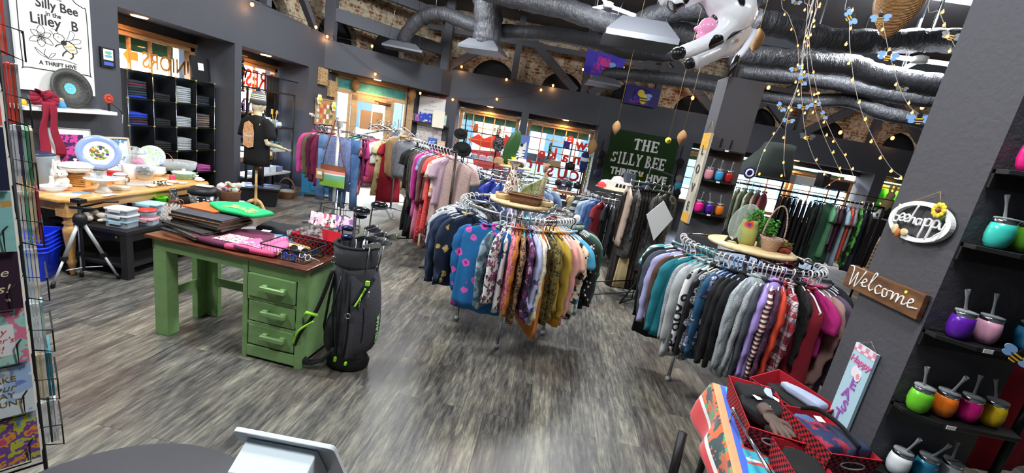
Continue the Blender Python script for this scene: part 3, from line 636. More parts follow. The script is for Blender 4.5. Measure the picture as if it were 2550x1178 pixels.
r2=[('white and teal striped tee','tee',F('e6e8e6','hstripe','5ab0b8',s=.8)),('long black wool coat','coat',F('17171a'),dict(L=.92,th=.05)),('slate fleece jacket','coat',F('454c58'),dict(L=.7)),('lavender sweatshirt','long',F('b4b0dc'),dict(th=.036)),('brown knit sweater','long',F('5e4434','knit','3e2c22')),('teal sweater','long',F('1f7f8c'),dict(L=.78)),
      ('light grey marl sweater','long',F('b4b8bc','marl','8c9094'),dict(h='teal')),('ribbed pale grey cardigan','long',F('c2c6c6','knit','969a9c'),dict(L=.88,h='teal')),('black and white spotted sweater','long',F('f0f0ee','leopard','141416',s=.35),dict(h='teal',L=.8)),('black leather jacket','coat',mat('black_leather','1e1e22',.42,bump=.3,bs=40),dict(L=.74,th=.045,h='cream')),
      ('black and white marl cardigan','long',F('2c2c30','marl','d0d4d8'),dict(L=.82)),('steel blue sweater','long',F('24587c'),dict(L=.78)),('navy print top','long',F('262c48','print','7a84a8','c8ccd8'),dict(h='blue')),('black varsity jacket','coat',F('18181c'),dict(L=.72,th=.045,h='blue')),('black fleece hoodie','hoodie',F('202024'),dict(L=.74,h='blue')),
      ('plain black blazer','coat',F('1a1a1e'),dict(L=.72,h='blue')),('grey fleece hoodie','hoodie',F('9aa2a8','marl','b8c0c4'),dict(th=.04)),('frosted grey hoodie','hoodie',F('a8adae','marl','7c8284'),dict(L=.82,th=.04,h='blue')),('pale grey marl top','long',F('b8bcbe','marl','8a8e90'),dict(L=.8)),('charcoal jacket','coat',F('454850'),dict(L=.74)),
      ('lavender hoodie','hoodie',F('a890d4'),dict(L=.80,th=.04)),('burgundy and cream striped sweater','long',F('6a2838','hstripe','e6dcc8',s=1.2),dict(L=.76)),('plum sweater','long',F('3c1c38','print','5a2c4c','2a1428')),('orange red sweater','long',F('cc3f26'),dict(L=.86,h='lilac')),
      ('red plaid flannel shirt','shirt',F('a81f2c','plaid','e4dcdc','1e2440'),dict(L=.84,th=.04)),('black fur collar jacket','coat',F('1a181a','fur','2c2a2c'),dict(L=.45,scl=.8)),('burgundy quilted vest','vest',F('8a1428'),dict(L=.72,th=.06,scl=1.2)),('magenta long sleeve top','tee',F('b01c70'),dict(L=.55)),('dusty rose cardigan','coat',F('a8847c'),dict(L=.82)),
      ('purple grey sweater','coat',F('5e5068'),dict(L=.86)),('black puffer jacket','coat',F('18181c'),dict(L=.8,th=.06)),('charcoal knit','long',F('3a3a40','knit','26262a')),('dark navy shirt','long',F('22283a')),('black trousers','long',F('1c1c1e')),('wine coloured top','long',F('5a1c2c'))]
seq(r2,'r',ringpos(C2,R2,Z2,[158,168,178,185,192,199,206,212,218,223,227,231,235,238,241,245,248,252,255,258,262,265,268,271,278,286,294,302,309,317,326,337,350,366,386],None,.42),'right round rack','clothes on the right round rack')
# houndstooth hem of the jacket under the varsity jacket, its white cuffs
# ---------------------------------------------------------------- far round racks
C3=Vc((-.38,6.1,0));Z3=1.25
round_rack(C3,.5,Z3,'chrome round rack of blue tops behind the middle rack',PINE,disc_r=.27,disc_z=.12)
r3=[('black blouse','tee',F('1a1a1e')),('mid grey t-shirt','tee',F('8a8e94')),('charcoal t-shirt','tee',F('43474e')),('dark navy t-shirt','tee',F('1e2740')),('navy polo','tee',F('2a3658')),('slate t-shirt','tee',F('3c4658')),('royal blue t-shirt','tee',F('26349a')),('cobalt tee','tee',F('2e4488')),('pale blue shirt','tee',F('a8bcd4')),('white polo','tee',F('e0e4e6')),('light denim shirt','shirt',F('7a94b4','denim','9ab0c8')),('grey blue tee','tee',F('6a7888')),('dusty blue knit','long',F('7888a0','knit','5a6a84')),('denim blue tee','tee',F('4a6080')),('steel top','tee',F('8090a0')),('olive tee','tee',F('5a6048')),('burgundy hoodie','hoodie',F('4a1424'))]
seq(r3,'r',ringpos(C3,.5,Z3,160,385),'blue round rack','clothes on the round rack of blue tops')
C4=Vc((1.38,7.35,0));Z4=1.08
round_rack(C4,.5,Z4,'chrome round rack of dark clothes in front of the green sign',PINE,a0=-1.4,disc_r=.3,disc_z=.12)
r4=[('khaki long coat','coat',F('8a8468'),dict(L=.95)),('black jeans','jeans',F('1c1e24')),('black pleated skirt','skirt',F('17181c'),dict(L=.95)),('dark striped tracksuit top','long',F('2c3036','hstripe','a8acb0',s=.35)),('pale denim jacket','long',F('8aa0bc','denim','a8bccf')),('blue jean shirt','long',F('3c5c94','denim','5a7ab0')),('dark red tee','tee',F('8a1c28'),dict(L=.8)),('black t-shirt','tee',F('16181c'),dict(L=.85)),('charcoal top','long',F('26282e'),dict(L=.9)),('black long cardigan','long',F('15161a'),dict(L=.95)),
      ('navy black shirt','long',F('1a2030'),dict(L=.92)),('faded denim trousers','long',F('3a5a80','denim','6a90b8'),dict(L=.86)),('black blouse','long',F('141518'),dict(L=.95)),('deep navy top','long',F('1c2540'),dict(L=.85)),('black jacket','long',F('17181d'),dict(L=.9)),('slate blue shirt','long',F('33456a')),('dark denim shirt','long',F('2a3a58'),dict(L=.8)),('crimson hoodie','hoodie',F('7a1420'),dict(L=.8)),('beige knit','long',F('b09a88'),dict(L=.8))]
seq(r4,'r',ringpos(C4,.5,Z4,165,385),'dark round rack','clothes on the round rack of dark clothes')
# ---------------------------------------------------------------- straight rail rack (near middle, seen end on)
def rail_rack(name,a,b,h,label,m_,low=None,wide=.5,r=.014,double=False,feet=True):
 a,b=Vc(a),Vc(b);d=(b-a).normalized();n_=Vc((-d.y,d.x,0));t=thing(name,label,'clothes rack',(a+b)/2);o=(a+b)/2
 def q(p,z):return (p.x-o.x,p.y-o.y,z)
 MB().tube([q(a,h),q(b,h)],r,8).B('top_rail',m_,t)
 if low:MB().tube([q(a,low),q(b,low)],r,8).B('lower_rail',m_,t)
 for p in (a,b):
  MB().tube([q(p,.03),q(p,h)],r*1.15,8).B('upright',m_,t)
  if feet:MB().tube([q(p-n_*wide/2,.03),q(p+n_*wide/2,.03)],r*1.1,8).B('foot',m_,t)
 MB().tube([q(a,.12),q(b,.12)],r,8).B('base_rail',m_,t);return t
def linepos(a,b,z,ang,a0=0,a1=1):
 a,b=Vc(a),Vc(b)
 def f(i,n):p=a+(b-a)*(a0+(a1-a0)*i/max(1,n-1));return Vc((p.x,p.y,z)),ang
 return f
BRZ=mat('bronze_tube','3a322e',.35,.8)
LA,LB=Vc((-1.80,6.1,0)),Vc((-1.02,5.12,0));LH=1.50;la=math.atan2((LB-LA).y,(LB-LA).x)
rail_rack('rail_clothes_rack',LA,LB,LH,'bronze straight rack of pink and coral tops left of the middle rack',BRZ,.8,.62)
r6=[('black tee','tee',F('1a1a1c')),('black cropped top','tee',F('202022')),('dark olive lace cardigan','long',F('4a443c','leopard','2c2824'),dict(L=.95)),('olive tunic','long',F('4c4a38')),('orchid pink long top','long',F('cf62a8'),dict(L=1.0)),('magenta tunic','long',F('b82a84'),dict(L=.8)),('pale blue print top','tee',F('a8b4dc','print','6a78b0','e0e4f0')),('brown lace top','long',F('7a5a54')),('coral sweater','tee',F('e8605a'),dict(th=.04)),('coral red lace dress','dress',F('e4544e','leopard','c03c3c'),dict(L=1.1)),('white floral blouse','tee',F('f0dcd4','floral','d87a6a','e8b060',1.5),dict(L=.6)),('lilac blouse','tee',F('c8a8b8'))]
seq(r6,'r',linepos(LA,LB,LH,la-PI/2+.35,.05,.88),'straight bronze rack','clothes on the straight bronze rack')
hang((LB.x-.03,LB.y+.10,LH),.12,'tee',F('c8aca4','marl','a88a84'),'blush pink sequin blouse facing out on the end of the bronze rack',L=.86,th=.05,h=B_,name='blouse',scl=1.12)
r6b=[('black skirt','skirt',F('17171a'),dict(L=.6)),('long black trousers','skirt',F('151518'),dict(L=.66)),('grey black skirt','skirt',F('2c2c30'),dict(L=.55)),('pink skirt','skirt',F('d07a90'),dict(L=.6)),('coral lace skirt','skirt',F('d8404a','dots','f0d0c8'),dict(L=.62)),('floral maxi skirt','skirt',F('e6dcc4','floral','d87058','a0a860',1.3),dict(L=.66)),('black print skirt','skirt',F('222224','print','b03a4a','6a6a70'),dict(L=.6))]
seq(r6b,'r',linepos(LA,LB,.8,la-PI/2+.35,.08,.75),'lower bronze rail','skirts on the lower rail of the bronze rack')
# ---------------------------------------------------------------- the long rack at the back right
BA,BB=oz(1812,432,1.62),oz(2190,512,1.62)
BA=Vc((2.75,6.55,0));BB=Vc((5.35,6.78,0));BH=1.70;ba=math.atan2((BB-BA).y,(BB-BA).x)
t=rail_rack('long_clothes_rack',BA,BB,BH,'long black wire rack of shirts behind the right round rack',BLK,None,.7)
m=MB();L_=(BB-BA).length
for i in range(29):x=-L_/2+L_*i/28;m.tube([(x*cos(ba),x*sin(ba)+.16,BH+.13),(x*cos(ba),x*sin(ba)-.16,BH+.13)],.004,4)
for dy in (-.16,0,.16):m.tube([(-L_/2*cos(ba),-L_/2*sin(ba)+dy,BH+.13),(L_/2*cos(ba),L_/2*sin(ba)+dy,BH+.13)],.006,5)
m.B('wire_shelf',BLK,t)
m=MB();[m.tube([((-L_/2+L_*k)*cos(ba),(-L_/2+L_*k)*sin(ba),0),((-L_/2+L_*k)*cos(ba),(-L_/2+L_*k)*sin(ba),BH+.25)],.014,6) for k in (.36,.70)];m.B('upright',BLK,t)
r5=[('blue grey coat','coat',F('6e7c94'),dict(L=1.0)),('grey purple jacket','coat',F('74748a'),dict(L=.95)),('sage floral blouse','long',F('98a084','floral','c8ccb0','6a7858',1.4)),('olive grey shirt','long',F('8c907c')),('pale green print shirt','long',F('a8ac80','print','6a7a80','d0d0a8'),dict(L=.85)),('beige shirt','long',F('a08a7a')),('dusty red shirt','long',F('a85058','knit','8a3a44'),dict(L=.85))]
seq(r5,'r',linepos(BA,BB,BH,ba+.85,.03,.27),'long rack, left','shirts on the left of the long rack')
r5b=[('grey black strappy dress','tank',F('35373c'),dict(L=1.1,h=B_)),('black slip dress','tank',F('1c1d22'),dict(L=1.15,h=B_)),('dark navy dress','tank',F('1c2032'),dict(L=1.2)),('black knit dress','tank',F('141417'),dict(L=1.25)),('black long skirt','skirt',F('131316'),dict(L=1.2)),('black trousers','skirt',F('17171b'),dict(L=1.2)),('charcoal trousers','skirt',F('1e1f22'),dict(L=1.15)),('near black cardigan','long',F('161619'),dict(L=1.1)),('dark green black shirt','long',F('222a28'),dict(L=1.05))]
seq(r5b,'r',linepos(BA,BB,BH,ba+PI/2-.55,.37,.62),'long rack, middle','black clothes in the middle of the long rack')
hang(BA+(BB-BA)*.655+Vc((0,-.05,BH)),.1,'tee',F('3c6450'),'dark green polo facing out on the long black rack',L=1.0,th=.05)
r5c=[('bright green polo','tee',F('5e9a70'),dict(L=.9,th=.04)),('grey t-shirt','tee',F('7c7c84')),('maroon t-shirt','tee',F('4c1c34'),dict(L=.8)),('pale blue t-shirt','tee',F('9ab0c4'),dict(L=1.0)),('neon orange t-shirt','tee',F('e85a3c'),dict(L=.9)),('light grey t-shirt','tee',F('9a9a9e'),dict(L=.75)),('lime green and navy sweatshirt','long',F('6ac850','print','2a3c30','6ac850',.3),dict(L=1.0)),('navy sweatshirt','long',F('20243a'),dict(L=1.05,th=.05)),('black jacket','coat',F('1c1a1c'),dict(L=1.0))]
seq(r5c,'r',linepos(BA,BB,BH,ba+PI/2-.6,.70,.93),'long rack, right','shirts on the right of the long rack')
# brown plaid blankets piled on the low rail past the long rack
for i,(z,c) in enumerate(((.62,'5a4636'),(.95,'7a6450'),(.3,'4a3a30'))):
 o=hang(Vc((5.2+.13*i,6.45,z+.75)),ba+PI/2-.8,'fold',F(c,'plaid','2a2420','b8a68a',.6),'brown plaid blanket hung at the right end of the long rack, '+('in front','in the middle','behind')[i],L=.9,cat='blanket',name='blanket')
# ---------------------------------------------------------------- fur coats on a tall chrome arm rack
FB=Vc((1.42,5.35,0));GM=mat('grey_tube','5c5f64',.35,.8)
t=thing('coat_rack','dark steel rack holding the long fur coats left of the first pillar','clothes rack',FB)
FZ=1.52
MB().tube([(-.28,-.05,FZ),(.30,.1,FZ)],.013,8).B('rail',GM,t);MB().tube([(.30,.1,FZ),(.30,.1,FZ+.02),(.30,.1,.06)],.015,8).B('post',GM,t);MB().tube([(-.05,.02,FZ),(-.05,.02,FZ+.2),(.28,.12,FZ+.14),(.3,.1,FZ)],.008,6).B('top_brace',GM,t)
MB().tube([(-.12,-.35,.02),(.3,.1,.55),(.3,.35,.02)],.013,8).tube([(-.12,-.35,.02),(.45,-.2,.3),(.3,.1,.55)],.011,8).B('leg',BLK,t)
furs=[('beige suede coat','coat',F('b09a8a'),dict(L=.9,scl=.9)),('silver black fur jacket','coat',F('2c2a2a','fur','6c6866',s=.8),dict(L=1.05,th=.06,scl=.9)),('long striped mink coat','coat',F('120e0c','mink','3a2c22'),dict(L=1.38,th=.085)),('dark brown mink coat','coat',F('16110e','mink','2e231b',s=.9),dict(L=1.3,th=.08)),('dark silver fur coat','coat',F('2c2a2a','fur','5e5c5b'),dict(L=1.1,th=.08)),('olive camouflage jacket','coat',F('5a5440','print','2c2a20','8a8060'),dict(L=.8))]
seq(furs,'r',lambda i,n:(FB+Vc((-.26+.52*i/5,-.04+.13*i/5,FZ)),(1.45,1.5,.1,.2,1.15,.9)[i]),'fur coat rack','coats on the fur coat rack')
hang(FB+Vc((-.1,-.1,.62)),.3,'fold',F('d8c08c'),'cream yellow trousers hanging low under the fur coats',L=.75,scl=.62)
hang(FB+Vc((-.02,.1,1.0)),.3,'fold',F('b01c24'),'red trousers hanging low under the fur coats',L=.62,scl=.6)
p=FB+Vc((.12,-.27,1.05));o=MB().prism([(0,.2),(.17,.0),(0,-.3),(-.17,0)],-.003,.003).B('paper_sheet',WPAP,loc=p+Vc((0,0,.12)),rz=.15);tag(o,'white diamond shaped paper pinned over the fur coats','paper')
# ---------------------------------------------------------------- arm racks near the door
TB=Vc((-2.62,7.6,0));GREY=mat('silver_tube','a8acb0',.3,.9)
t=thing('arm_clothes_rack','silver four way rack of dresses and jackets by the door','clothes rack',TB)
MB().tube([(0,0,.1),(0,0,1.75)],.02,8).B('post',GREY,t)
for i,(dx,dy,z,lab) in enumerate(((-.62,-.28,1.42,'l'),(.42,.0,1.5,'r'),(.2,-.5,1.45,'f'))):
 MB().tube([(0,0,z+.12),(dx*.25,dy*.25,z+.12),(dx,dy,z-.06)],.011,8).B('arm',GREY,t)
for a in (.5,2.1,3.7,5.2):MB().tube([(0,0,.12),(.5*cos(a),.5*sin(a),.02)],.013,8).B('leg',GREY,t)
r7=[('dark green lace top','long',F('2c5044','leopard','4a7060'),dict(L=.9)),('teal cardigan','long',F('1f6068'),dict(L=.9)),('pale sage blouse','tee',F('b0bca0','print','8a9878','d0d8c4'),dict(L=.6)),('mauve striped dress','dress',F('c898a0','vstripe','a87484'),dict(L=.95)),('bright pink cardigan','long',F('e0607c'),dict(L=.85)),('white top','tee',F('e0e2dc'),dict(L=.5)),('yellow sunflower dress','dress',F('ead8a0','floral','d89a28','4a6a30',1.4),dict(L=1.08)),('crimson dress','dress',F('a81c30'),dict(L=1.2))]
seq(r7,'r',linepos(TB+Vc((-.66,-.30,0)),TB+Vc((-.06,-.04,0)),1.42,.9),'door rack','clothes on the left arm of the rack by the door')
r7b=[('maroon blouse','long',F('8a1c40'),dict(L=.75)),('white shirt','long',F('e4e4e2'),dict(L=.6)),('tan suede jacket','coat',F('c0a070'),dict(L=.8,th=.05)),('tan corduroy jacket','coat',F('b8986a','knit','9a7c50'),dict(L=.8,th=.05))]
seq(r7b,'r',linepos(TB+Vc((.05,.0,0)),TB+Vc((.2,-.3,0)),1.55,-.1),'door rack, middle','clothes on the middle arm of the rack by the door')
hang(TB+Vc((.36,-.45,1.52)),-.1,'coat',F('74787c','fur','8e9296'),'grey fleece jacket facing out on the rack by the door',L=.72,th=.07,name='jacket')
hang(TB+Vc((.44,-.3,1.54)),-.2,'hoodie',F('d8dad8'),'white hooded top behind the grey fleece jacket',L=.85,th=.04)
m=MB();t2=TB+Vc((-.42,-.1,1.36))
for i in range(9):   # spare hangers bunched on top
 c=bpy.data.objects.new('spare_hanger',hanger('white' if i % 2 else 'black'));COL.objects.link(c);c.location=TB+Vc((-.30+.03*i,-.22+.02*i,1.66));c.rotation_euler=(rnd(-.2,.2),rnd(-.35,.35),.5+rnd(-.5,.5));c.scale=(.85,.85,.85)
 tag(c,'empty %s hanger bunched on top of the rack by the door' % ('white' if i % 2 else 'black'),'hanger','empty %s hangers on the rack by the door' % ('white' if i % 2 else 'black'))
# denim rack
DB=Vc((-3.02,6.35,0));DZ=1.44
t=thing('tee_clothes_rack','white post rack of jeans and maroon tops left of the door rack','clothes rack',DB)
MB().tube([(0,-.18,.05),(0,-.18,DZ+.10)],.026,10).B('post',mat('pale_post','d4d6d6',.35,.3),t);MB().bx(-.045,.045,-.21,-.15,DZ+.06,DZ+.14).B('post_cap',mat('grey_cap','b8c0c0',.4),t)
MB().tube([(-.48,.12,DZ),(.46,-.02,DZ)],.012,8).B('rail',GREY,t);MB().tube([(0,-.18,DZ-.02),(0,.06,DZ)],.012,8).B('bracket',GREY,t)
for a in (.3,2.0,3.6,5.0):MB().tube([(0,-.18,.08),(.42*cos(a),-.18+.42*sin(a),.02)],.014,8).B('leg',GREY,t)
r8=[('pink sleeve blouse','long',F('d84c94'),dict(L=.7,h='pink')),('olive cardigan','long',F('6a5c40'),dict(L=.8)),('dark maroon blouse','long',F('5c1234'),dict(L=.85)),('wine red top','long',F('7a1c44'),dict(L=.9))]
seq(r8,'r',linepos(DB+Vc((-.5,.14,0)),DB+Vc((-.26,.1,0)),DZ,-2.3),'denim rack','tops on the denim rack')
hang(DB+Vc((-.19,-.05,DZ)),.1,'jeans',F('4c74a8','denim','7a9cc4'),'mid blue jeans left of the white rack post',L=1.16,scl=.95);hang(DB+Vc((.17,-.1,DZ)),-.1,'jeans',F('44689a','denim','6a8ebc'),'mid blue jeans right of the white rack post',L=1.22,scl=.95)
hang(DB+Vc((.0,-.13,DZ)),0,'skirt',F('8490b8','leopard','6a78a8'),'periwinkle lace skirt hanging behind the rack post',L=.86,th=.04,scl=1.02)
r8b=[('maroon striped dress','dress',F('7a2438','vstripe','b87480'),dict(L=.9)),('plum blouse','long',F('6a1848'),dict(L=.6)),('magenta tee','tee',F('a8286a'),dict(L=.6,h='pink'))]
seq(r8b,'r',linepos(DB+Vc((.24,.10,0)),DB+Vc((.34,.06,0)),DZ,-1.15),'denim rack, right','tops right of the denim rack')
# handbag on a strap over the post
t=thing('handbag','brown, pink and green striped handbag hanging on the white rack post','handbag',DB+Vc((0,-.27,0)))
def m_bands():
 q=NT('striped_bag');s=q.nd('ShaderNodeSeparateXYZ',{0:q.nd('ShaderNodeTexCoord').outputs['Generated']}).outputs[2];q.base(q.ramp(s,[(.0,'8cc04a'),(.3,'7ab848'),(.31,'78b898'),(.55,'9cd0b8'),(.56,'e8e8e0'),(.62,'e8928a'),(.74,'d87a74'),(.75,'8a4c30')],'CONSTANT'));q.P(Roughness=.5);return q.m
m=MB();m.grid(lambda u,v:(-.19+.38*u,-.05*sin(PI*u)*(.4+.6*sin(PI*min(1,v*1.1)))-.01,.62+.32*v),12,8);m.grid(lambda u,v:(-.19+.38*u,.0,.62+.32*v),12,8);m.B('bag_body',m_bands(),t)
MB().tube(sm_([(-.16,-.01,.93),(-.1,-.03,1.2),(-.01,.0,1.6),(.015,.03,1.62),(.02,.0,1.58),(.1,-.02,1.2),(.17,-.01,.94)],4),.008,6).B('strap',mat('tan_leather','7a4028',.5),t)
MB().bx(-.22,-.12,-.075,-.07,.72,.87).B('price_tag',mat('kraft_tag','b8935c',.8),t);MB().bx(-.2,-.13,-.078,-.075,.78,.83).B('tag_label',WPAP,t)
# ================================================================ green desk
GREEN=m_wood('green_paint','769b5e','83a86b','8aae72',(1,3,3),.5);DTOP=m_wood('desk_top_stain','3a2118','57301f','7a4a2c',(2,14,14),.3,coat=.3)
DA=rad(-4.6);DO=Vc((-2.53,2.60,0))
t=thing('painted_desk','green painted pedestal desk with a dark brown top in the front left of the floor','desk',DO,DA)
DW,DD,DH=1.15,.58,.735
MB().bx(-.03,DW+.03,-.03,DD,DH,DH+.022).B('desk_top',DTOP,t,bevel=.004)
MB().bx(0,.72,0,.02,DH-.085,DH).bx(0,.02,0,DD-.04,DH-.085,DH).B('apron',GREEN,t,bevel=.003)
MB().bx(.0,.105,0,.09,0,DH-.08).B('leg',GREEN,t,bevel=.005)
MB().bx(.0,.05,.30,.42,0,DH-.01).bx(.05,.15,.38,.42,0,DH-.01).B('leg',GREEN,t,bevel=.004)
MB().bx(.03,.055,.09,.33,.27,.34).bx(.12,.72,.38,.40,.27,.34).B('stretcher',GREEN,t,bevel=.003)
m=MB();x0,x1=.70,DW;m.bx(x0,x0+.035,-.005,DD-.04,0,DH);m.bx(x1-.05,x1,-.005,.05,0,DH);m.bx(x1-.035,x1-.012,.03,DD-.06,.04,DH);m.bx(x1-.05,x1,DD-.1,DD-.04,0,DH)
m.bx(x0+.035,x1-.05,.0,.02,DH-.09,DH);m.bx(x0,x1,DD-.06,DD-.04,.04,DH)
for z in (.09,.275,.46):m.bx(x0+.035,x1-.05,-.002,.02,z-.012,z+.014)
m.bx(x0+.035,x1-.05,-.004,.02,.02,.1);m.B('pedestal',GREEN,t,bevel=.003)
for z,out in ((.115,0),(.295,0),(.48,.012)):
 d=MB().bx(x0+.045,x1-.06,-.004-out,.01,z,z+.15+(.015 if out else 0)).B('drawer',GREEN,t,bevel=.006)
 h=z+.085;MB().bx(.86,1.035,-.045-out,-.022-out,h-.014,h+.014).bx(.865,.90,-.03-out,0,h-.02,h+.02).bx(.995,1.03,-.03-out,0,h-.02,h+.02).B('handle',GREEN,d,bevel=.003)
def D(x,y,z=0):return DO+MR(DA,3,'Z')@Vc((x,y,DH+.022+z))
# album stacks
ALB=[mat('album_'+str(i),c,.8,var=.05,bs=20) for i,c in enumerate(('3a3a40','4a4038','2e2c2c','5a5048','343840','6a4a34'))]
for i in range(7):
 z=i*.022;dx,dy=(0,.0) if i < 3 else (.03,.06);q=D(.19+dx+rnd(-.01,.01),.21+dy+rnd(-.01,.01),z);w_,d_=(.40,.30)
 t=thing('photo_album','dark worn album on the green desk, %s of the stack' % ('bottom','second from the bottom','third from the bottom','middle','third from the top','second from the top','top')[i],'album',q,DA+rnd(-.12,.12)-(.25 if i < 3 else .1),'stacked albums on the desk')
 MB().bx(-w_/2,w_/2,-d_/2,d_/2,0,.004).bx(-w_/2,w_/2,-d_/2,d_/2,.016,.021).bx(-w_/2,-w_/2+.006,-d_/2,d_/2,0,.021).B('cover',ALB[i % 6],t,bevel=.002)
 MB().bx(-w_/2+.006,w_/2-.008,-d_/2+.008,d_/2-.008,.004,.016).B('pages',mat('album_pages','9a8868',.9,var=.1,bs=90),t)
o=MB().bx(-.14,.14,-.1,.1,0,.01).B('folder',mat('orange_card','c8622c',.7),loc=D(.12,.34,.155),rz=DA);tag(o,'orange card folder lying on top of the album stack','folder')
def folded(name,label,p,rz,w_,d_,h,mt,seed=0,decal=None,cat='folded shirt',group=None,poly=None):
 R=random.Random(seed);m=MB();N=20
 pl=poly or [(-.5,-.5),(.5,-.5),(.5,.25),(.22,.5),(-.22,.5),(-.5,.25)];pts=[Vc((pl[i][0]*(1-k/5)+pl[(i+1) % len(pl)][0]*k/5,pl[i][1]*(1-k/5)+pl[(i+1) % len(pl)][1]*k/5,0))*1.0 for i in range(len(pl)) for k in range(5)];pts=[Vc((q.x*w_,q.y*d_,0)) for q in pts];n=len(pts);ph=R.uniform(0,6)
 rings=[(.98,0),(1.0,h*.4),(.985,h*.85),(.93,h),(.75,h*1.02),(.5,h*1.04),(.25,h*1.05),(0.001,h*1.05)];vs=[];fs=[]
 for k,(s,z) in enumerate(rings):
  for p_ in pts:vs.append((p_.x*s,p_.y*s,z+(h*.2*sin(p_.x*s*25+ph)*cos(p_.y*s*19+ph) if k > 1 else 0)))
 for k in range(len(rings)-1):
  for i in range(n):fs.append((k*n+i,k*n+(i+1) % n,(k+1)*n+(i+1) % n,(k+1)*n+i))
 fs.append(tuple(range(n))[::-1]);m.add(vs,fs,0,True);o=m.B(name,mt,loc=p,rz=rz);tag(o,label,cat,group)
 if decal:
  dm,dw,dd,dx,dy=decal;g=MB();g.grid(lambda u,v:(dx+(u-.5)*dw,dy+(v-.5)*dd,h*1.06+.002+h*.2*sin((dx+(u-.5)*dw)*25+ph)*cos((dy+(v-.5)*dd)*19+ph)),10,10);g.B('printed_picture',dm,o)
 return o
def m_blob(name,cols,s=14,thr=None):
 if name in MATS:return MATS[name]
 t=NT(name);n=t.noise(t.co(),s,3,.6);k=len(cols);t.base(t.ramp(n,[(.34+.32*i/max(1,k-1),c) for i,c in enumerate(cols)],'CONSTANT'));t.P(Roughness=.8);MATS[name]=t.m;return t.m
folded('folded_shirt','bright green t-shirt with orange lettering lying on the album stack',D(.34,.40,.165),DA-.15,.42,.26,.03,F('1fbf68'),1,(m_blob('orange_lettering',('1fbf68','1fbf68','d08a4a','1fbf68','c87848'),40),.26,.10,.03,-.03),poly=[(-.55,-.3),(-.1,-.55),(.5,-.35),(.52,.3),(.2,.32),(.05,.5),(-.35,.5),(-.52,.1)])
folded('folded_shirt','black t-shirt folded behind the green one on the desk',D(.58,.53,.0),DA,.3,.2,.07,F('1c1d24'),2)
folded('folded_shirt','sky blue t-shirt with a red picture on the back of the desk',D(.74,.50,.0),DA-.3,.42,.24,.035,F('6f9be0'),3,(m_blob('red_picture',('6f9be0','c8546a','6f9be0','d88a9a','a83a4a'),22),.2,.12,0,0))
folded('folded_shirt','violet and white t-shirt beside the red basket on the desk',D(.80,.34,.0),DA+.2,.32,.22,.03,F('5a48b8','print','f0f0e8','e8c060',.5),4)
folded('folded_shirt','white t-shirt under the maroon one on the desk',D(.46,.40,.0),DA+.3,.34,.26,.025,F('e4e4e0'),5)
folded('folded_shirt','maroon t-shirt with a white framed portrait print on the desk',D(.50,.20,.012),DA+.05,.48,.40,.035,F('5c1e3c'),6,(m_blob('portrait_print',('2a2430','e8e0dc','b04a5a','f0ece8','3a3440','d89a9a'),26),.26,.15,.05,-.09),poly=[(-.5,-.42),(-.1,-.5),(.45,-.5),(.5,.1),(.25,.5),(-.1,.5),(-.45,.1)])
folded('folded_shirt','hot pink t-shirt folded into a triangle beside the wire basket',D(.72,.18,.01),DA,.34,.36,.04,F('f0608c'),7,(m_blob('pink_print',('f0608c','f0608c','f4d8e0','f0608c'),50),.2,.08,-.04,-.11),poly=[(-.5,-.5),(.5,-.42),(.45,.1),(.1,.5),(-.1,.4),(-.4,-.1)])
o=MB().bx(-.03,.03,-.02,.02,0,.002).B('price_tag',WPAP,loc=D(.60,.33,.075),rz=.2);tag(o,'small white price tag on the maroon t-shirt','tag')
# wire basket of sunglasses
def wire_basket(name,label,p,rz,a,b,h,n=14):
 t=thing(name,label,'basket',p,rz);m=MB()
 rr=lambda w_,d_,z:[(x,y,z) for x,y in rrect(w_,d_,.02,n=3)]
 m.tube(rr(a,b,h),.005,6,closed=True);m.B('rim',BLK,t);m=MB();m.tube(rr(a*.94,b*.92,.003),.003,5,closed=True);m.tube(rr(a*.97,b*.96,h*.5),.0018,4,closed=True)
 for i in range(n+1):
  x=(i/n-.5)*(a-.03);m.tube([(x,-b/2,h),(x*.95,-b/2*.92,0),(x*.95,b/2*.92,0),(x,b/2,h)],.0014,4)
 for i in range(8):y=(i/7-.5)*(b-.03);m.tube([(-a/2,y,h),(-a/2*.94,y*.95,0),(a/2*.94,y*.95,0),(a/2,y,h)],.0014,4)
 m.B('wire_mesh',BLK,t);return t
wire_basket('wire_basket','black wire basket of sunglasses at the front right corner of the desk',D(.945,.17,0),DA+.02,.34,.26,.085)
def glasses(p,rz,c,lens,label,tx=0):
 t=thing('sunglasses',label,'sunglasses',p,rz);t.rotation_euler.x=tx;fm=mat('frame_'+c,c,.25)
 m=MB()
 for s in (-1,1):
  m.tube([(s*.034+x,0,z) for x,z in circle(.024,14,rz=.85)],.0035,6,closed=True);m.tube([(s*.06,0,.01),(s*.066,.06,.01),(s*.06,.12,-.01)],.003,5)
 m.tube([(-.012,0,.006),(0,-.002,.01),(.012,0,.006)],.003,5);m.B('frame',fm,t)
 MB().prism(circle(.023,14,-.034,rz=.85),-.001,.001).prism(circle(.023,14,.034,rz=.85),-.001,.001).B('lenses',mat('lens_'+lens,lens,.05,coat=.5),t)
for x,y,r,c,l,lab in ((.84,.07,.1,'b8b4a8','d88a2a','clear framed sunglasses with amber lenses in the wire basket'),(.98,.06,-.1,'2a3c9a','3a4a7a','blue sunglasses at the front of the wire basket'),(.95,.13,.5,'141416','1c1c20','black sunglasses in the middle of the wire basket'),(1.06,.12,-.4,'d8d8d8','3a3a40','white framed sunglasses at the right of the wire basket'),(.88,.2,1.0,'1a1418','241418','dark sunglasses at the back of the wire basket'),(1.03,.22,.2,'222226','1c2030','black sunglasses at the back right of the wire basket')):
 glasses(D(x,y,.03),DA+r,c,l,lab,-.5)
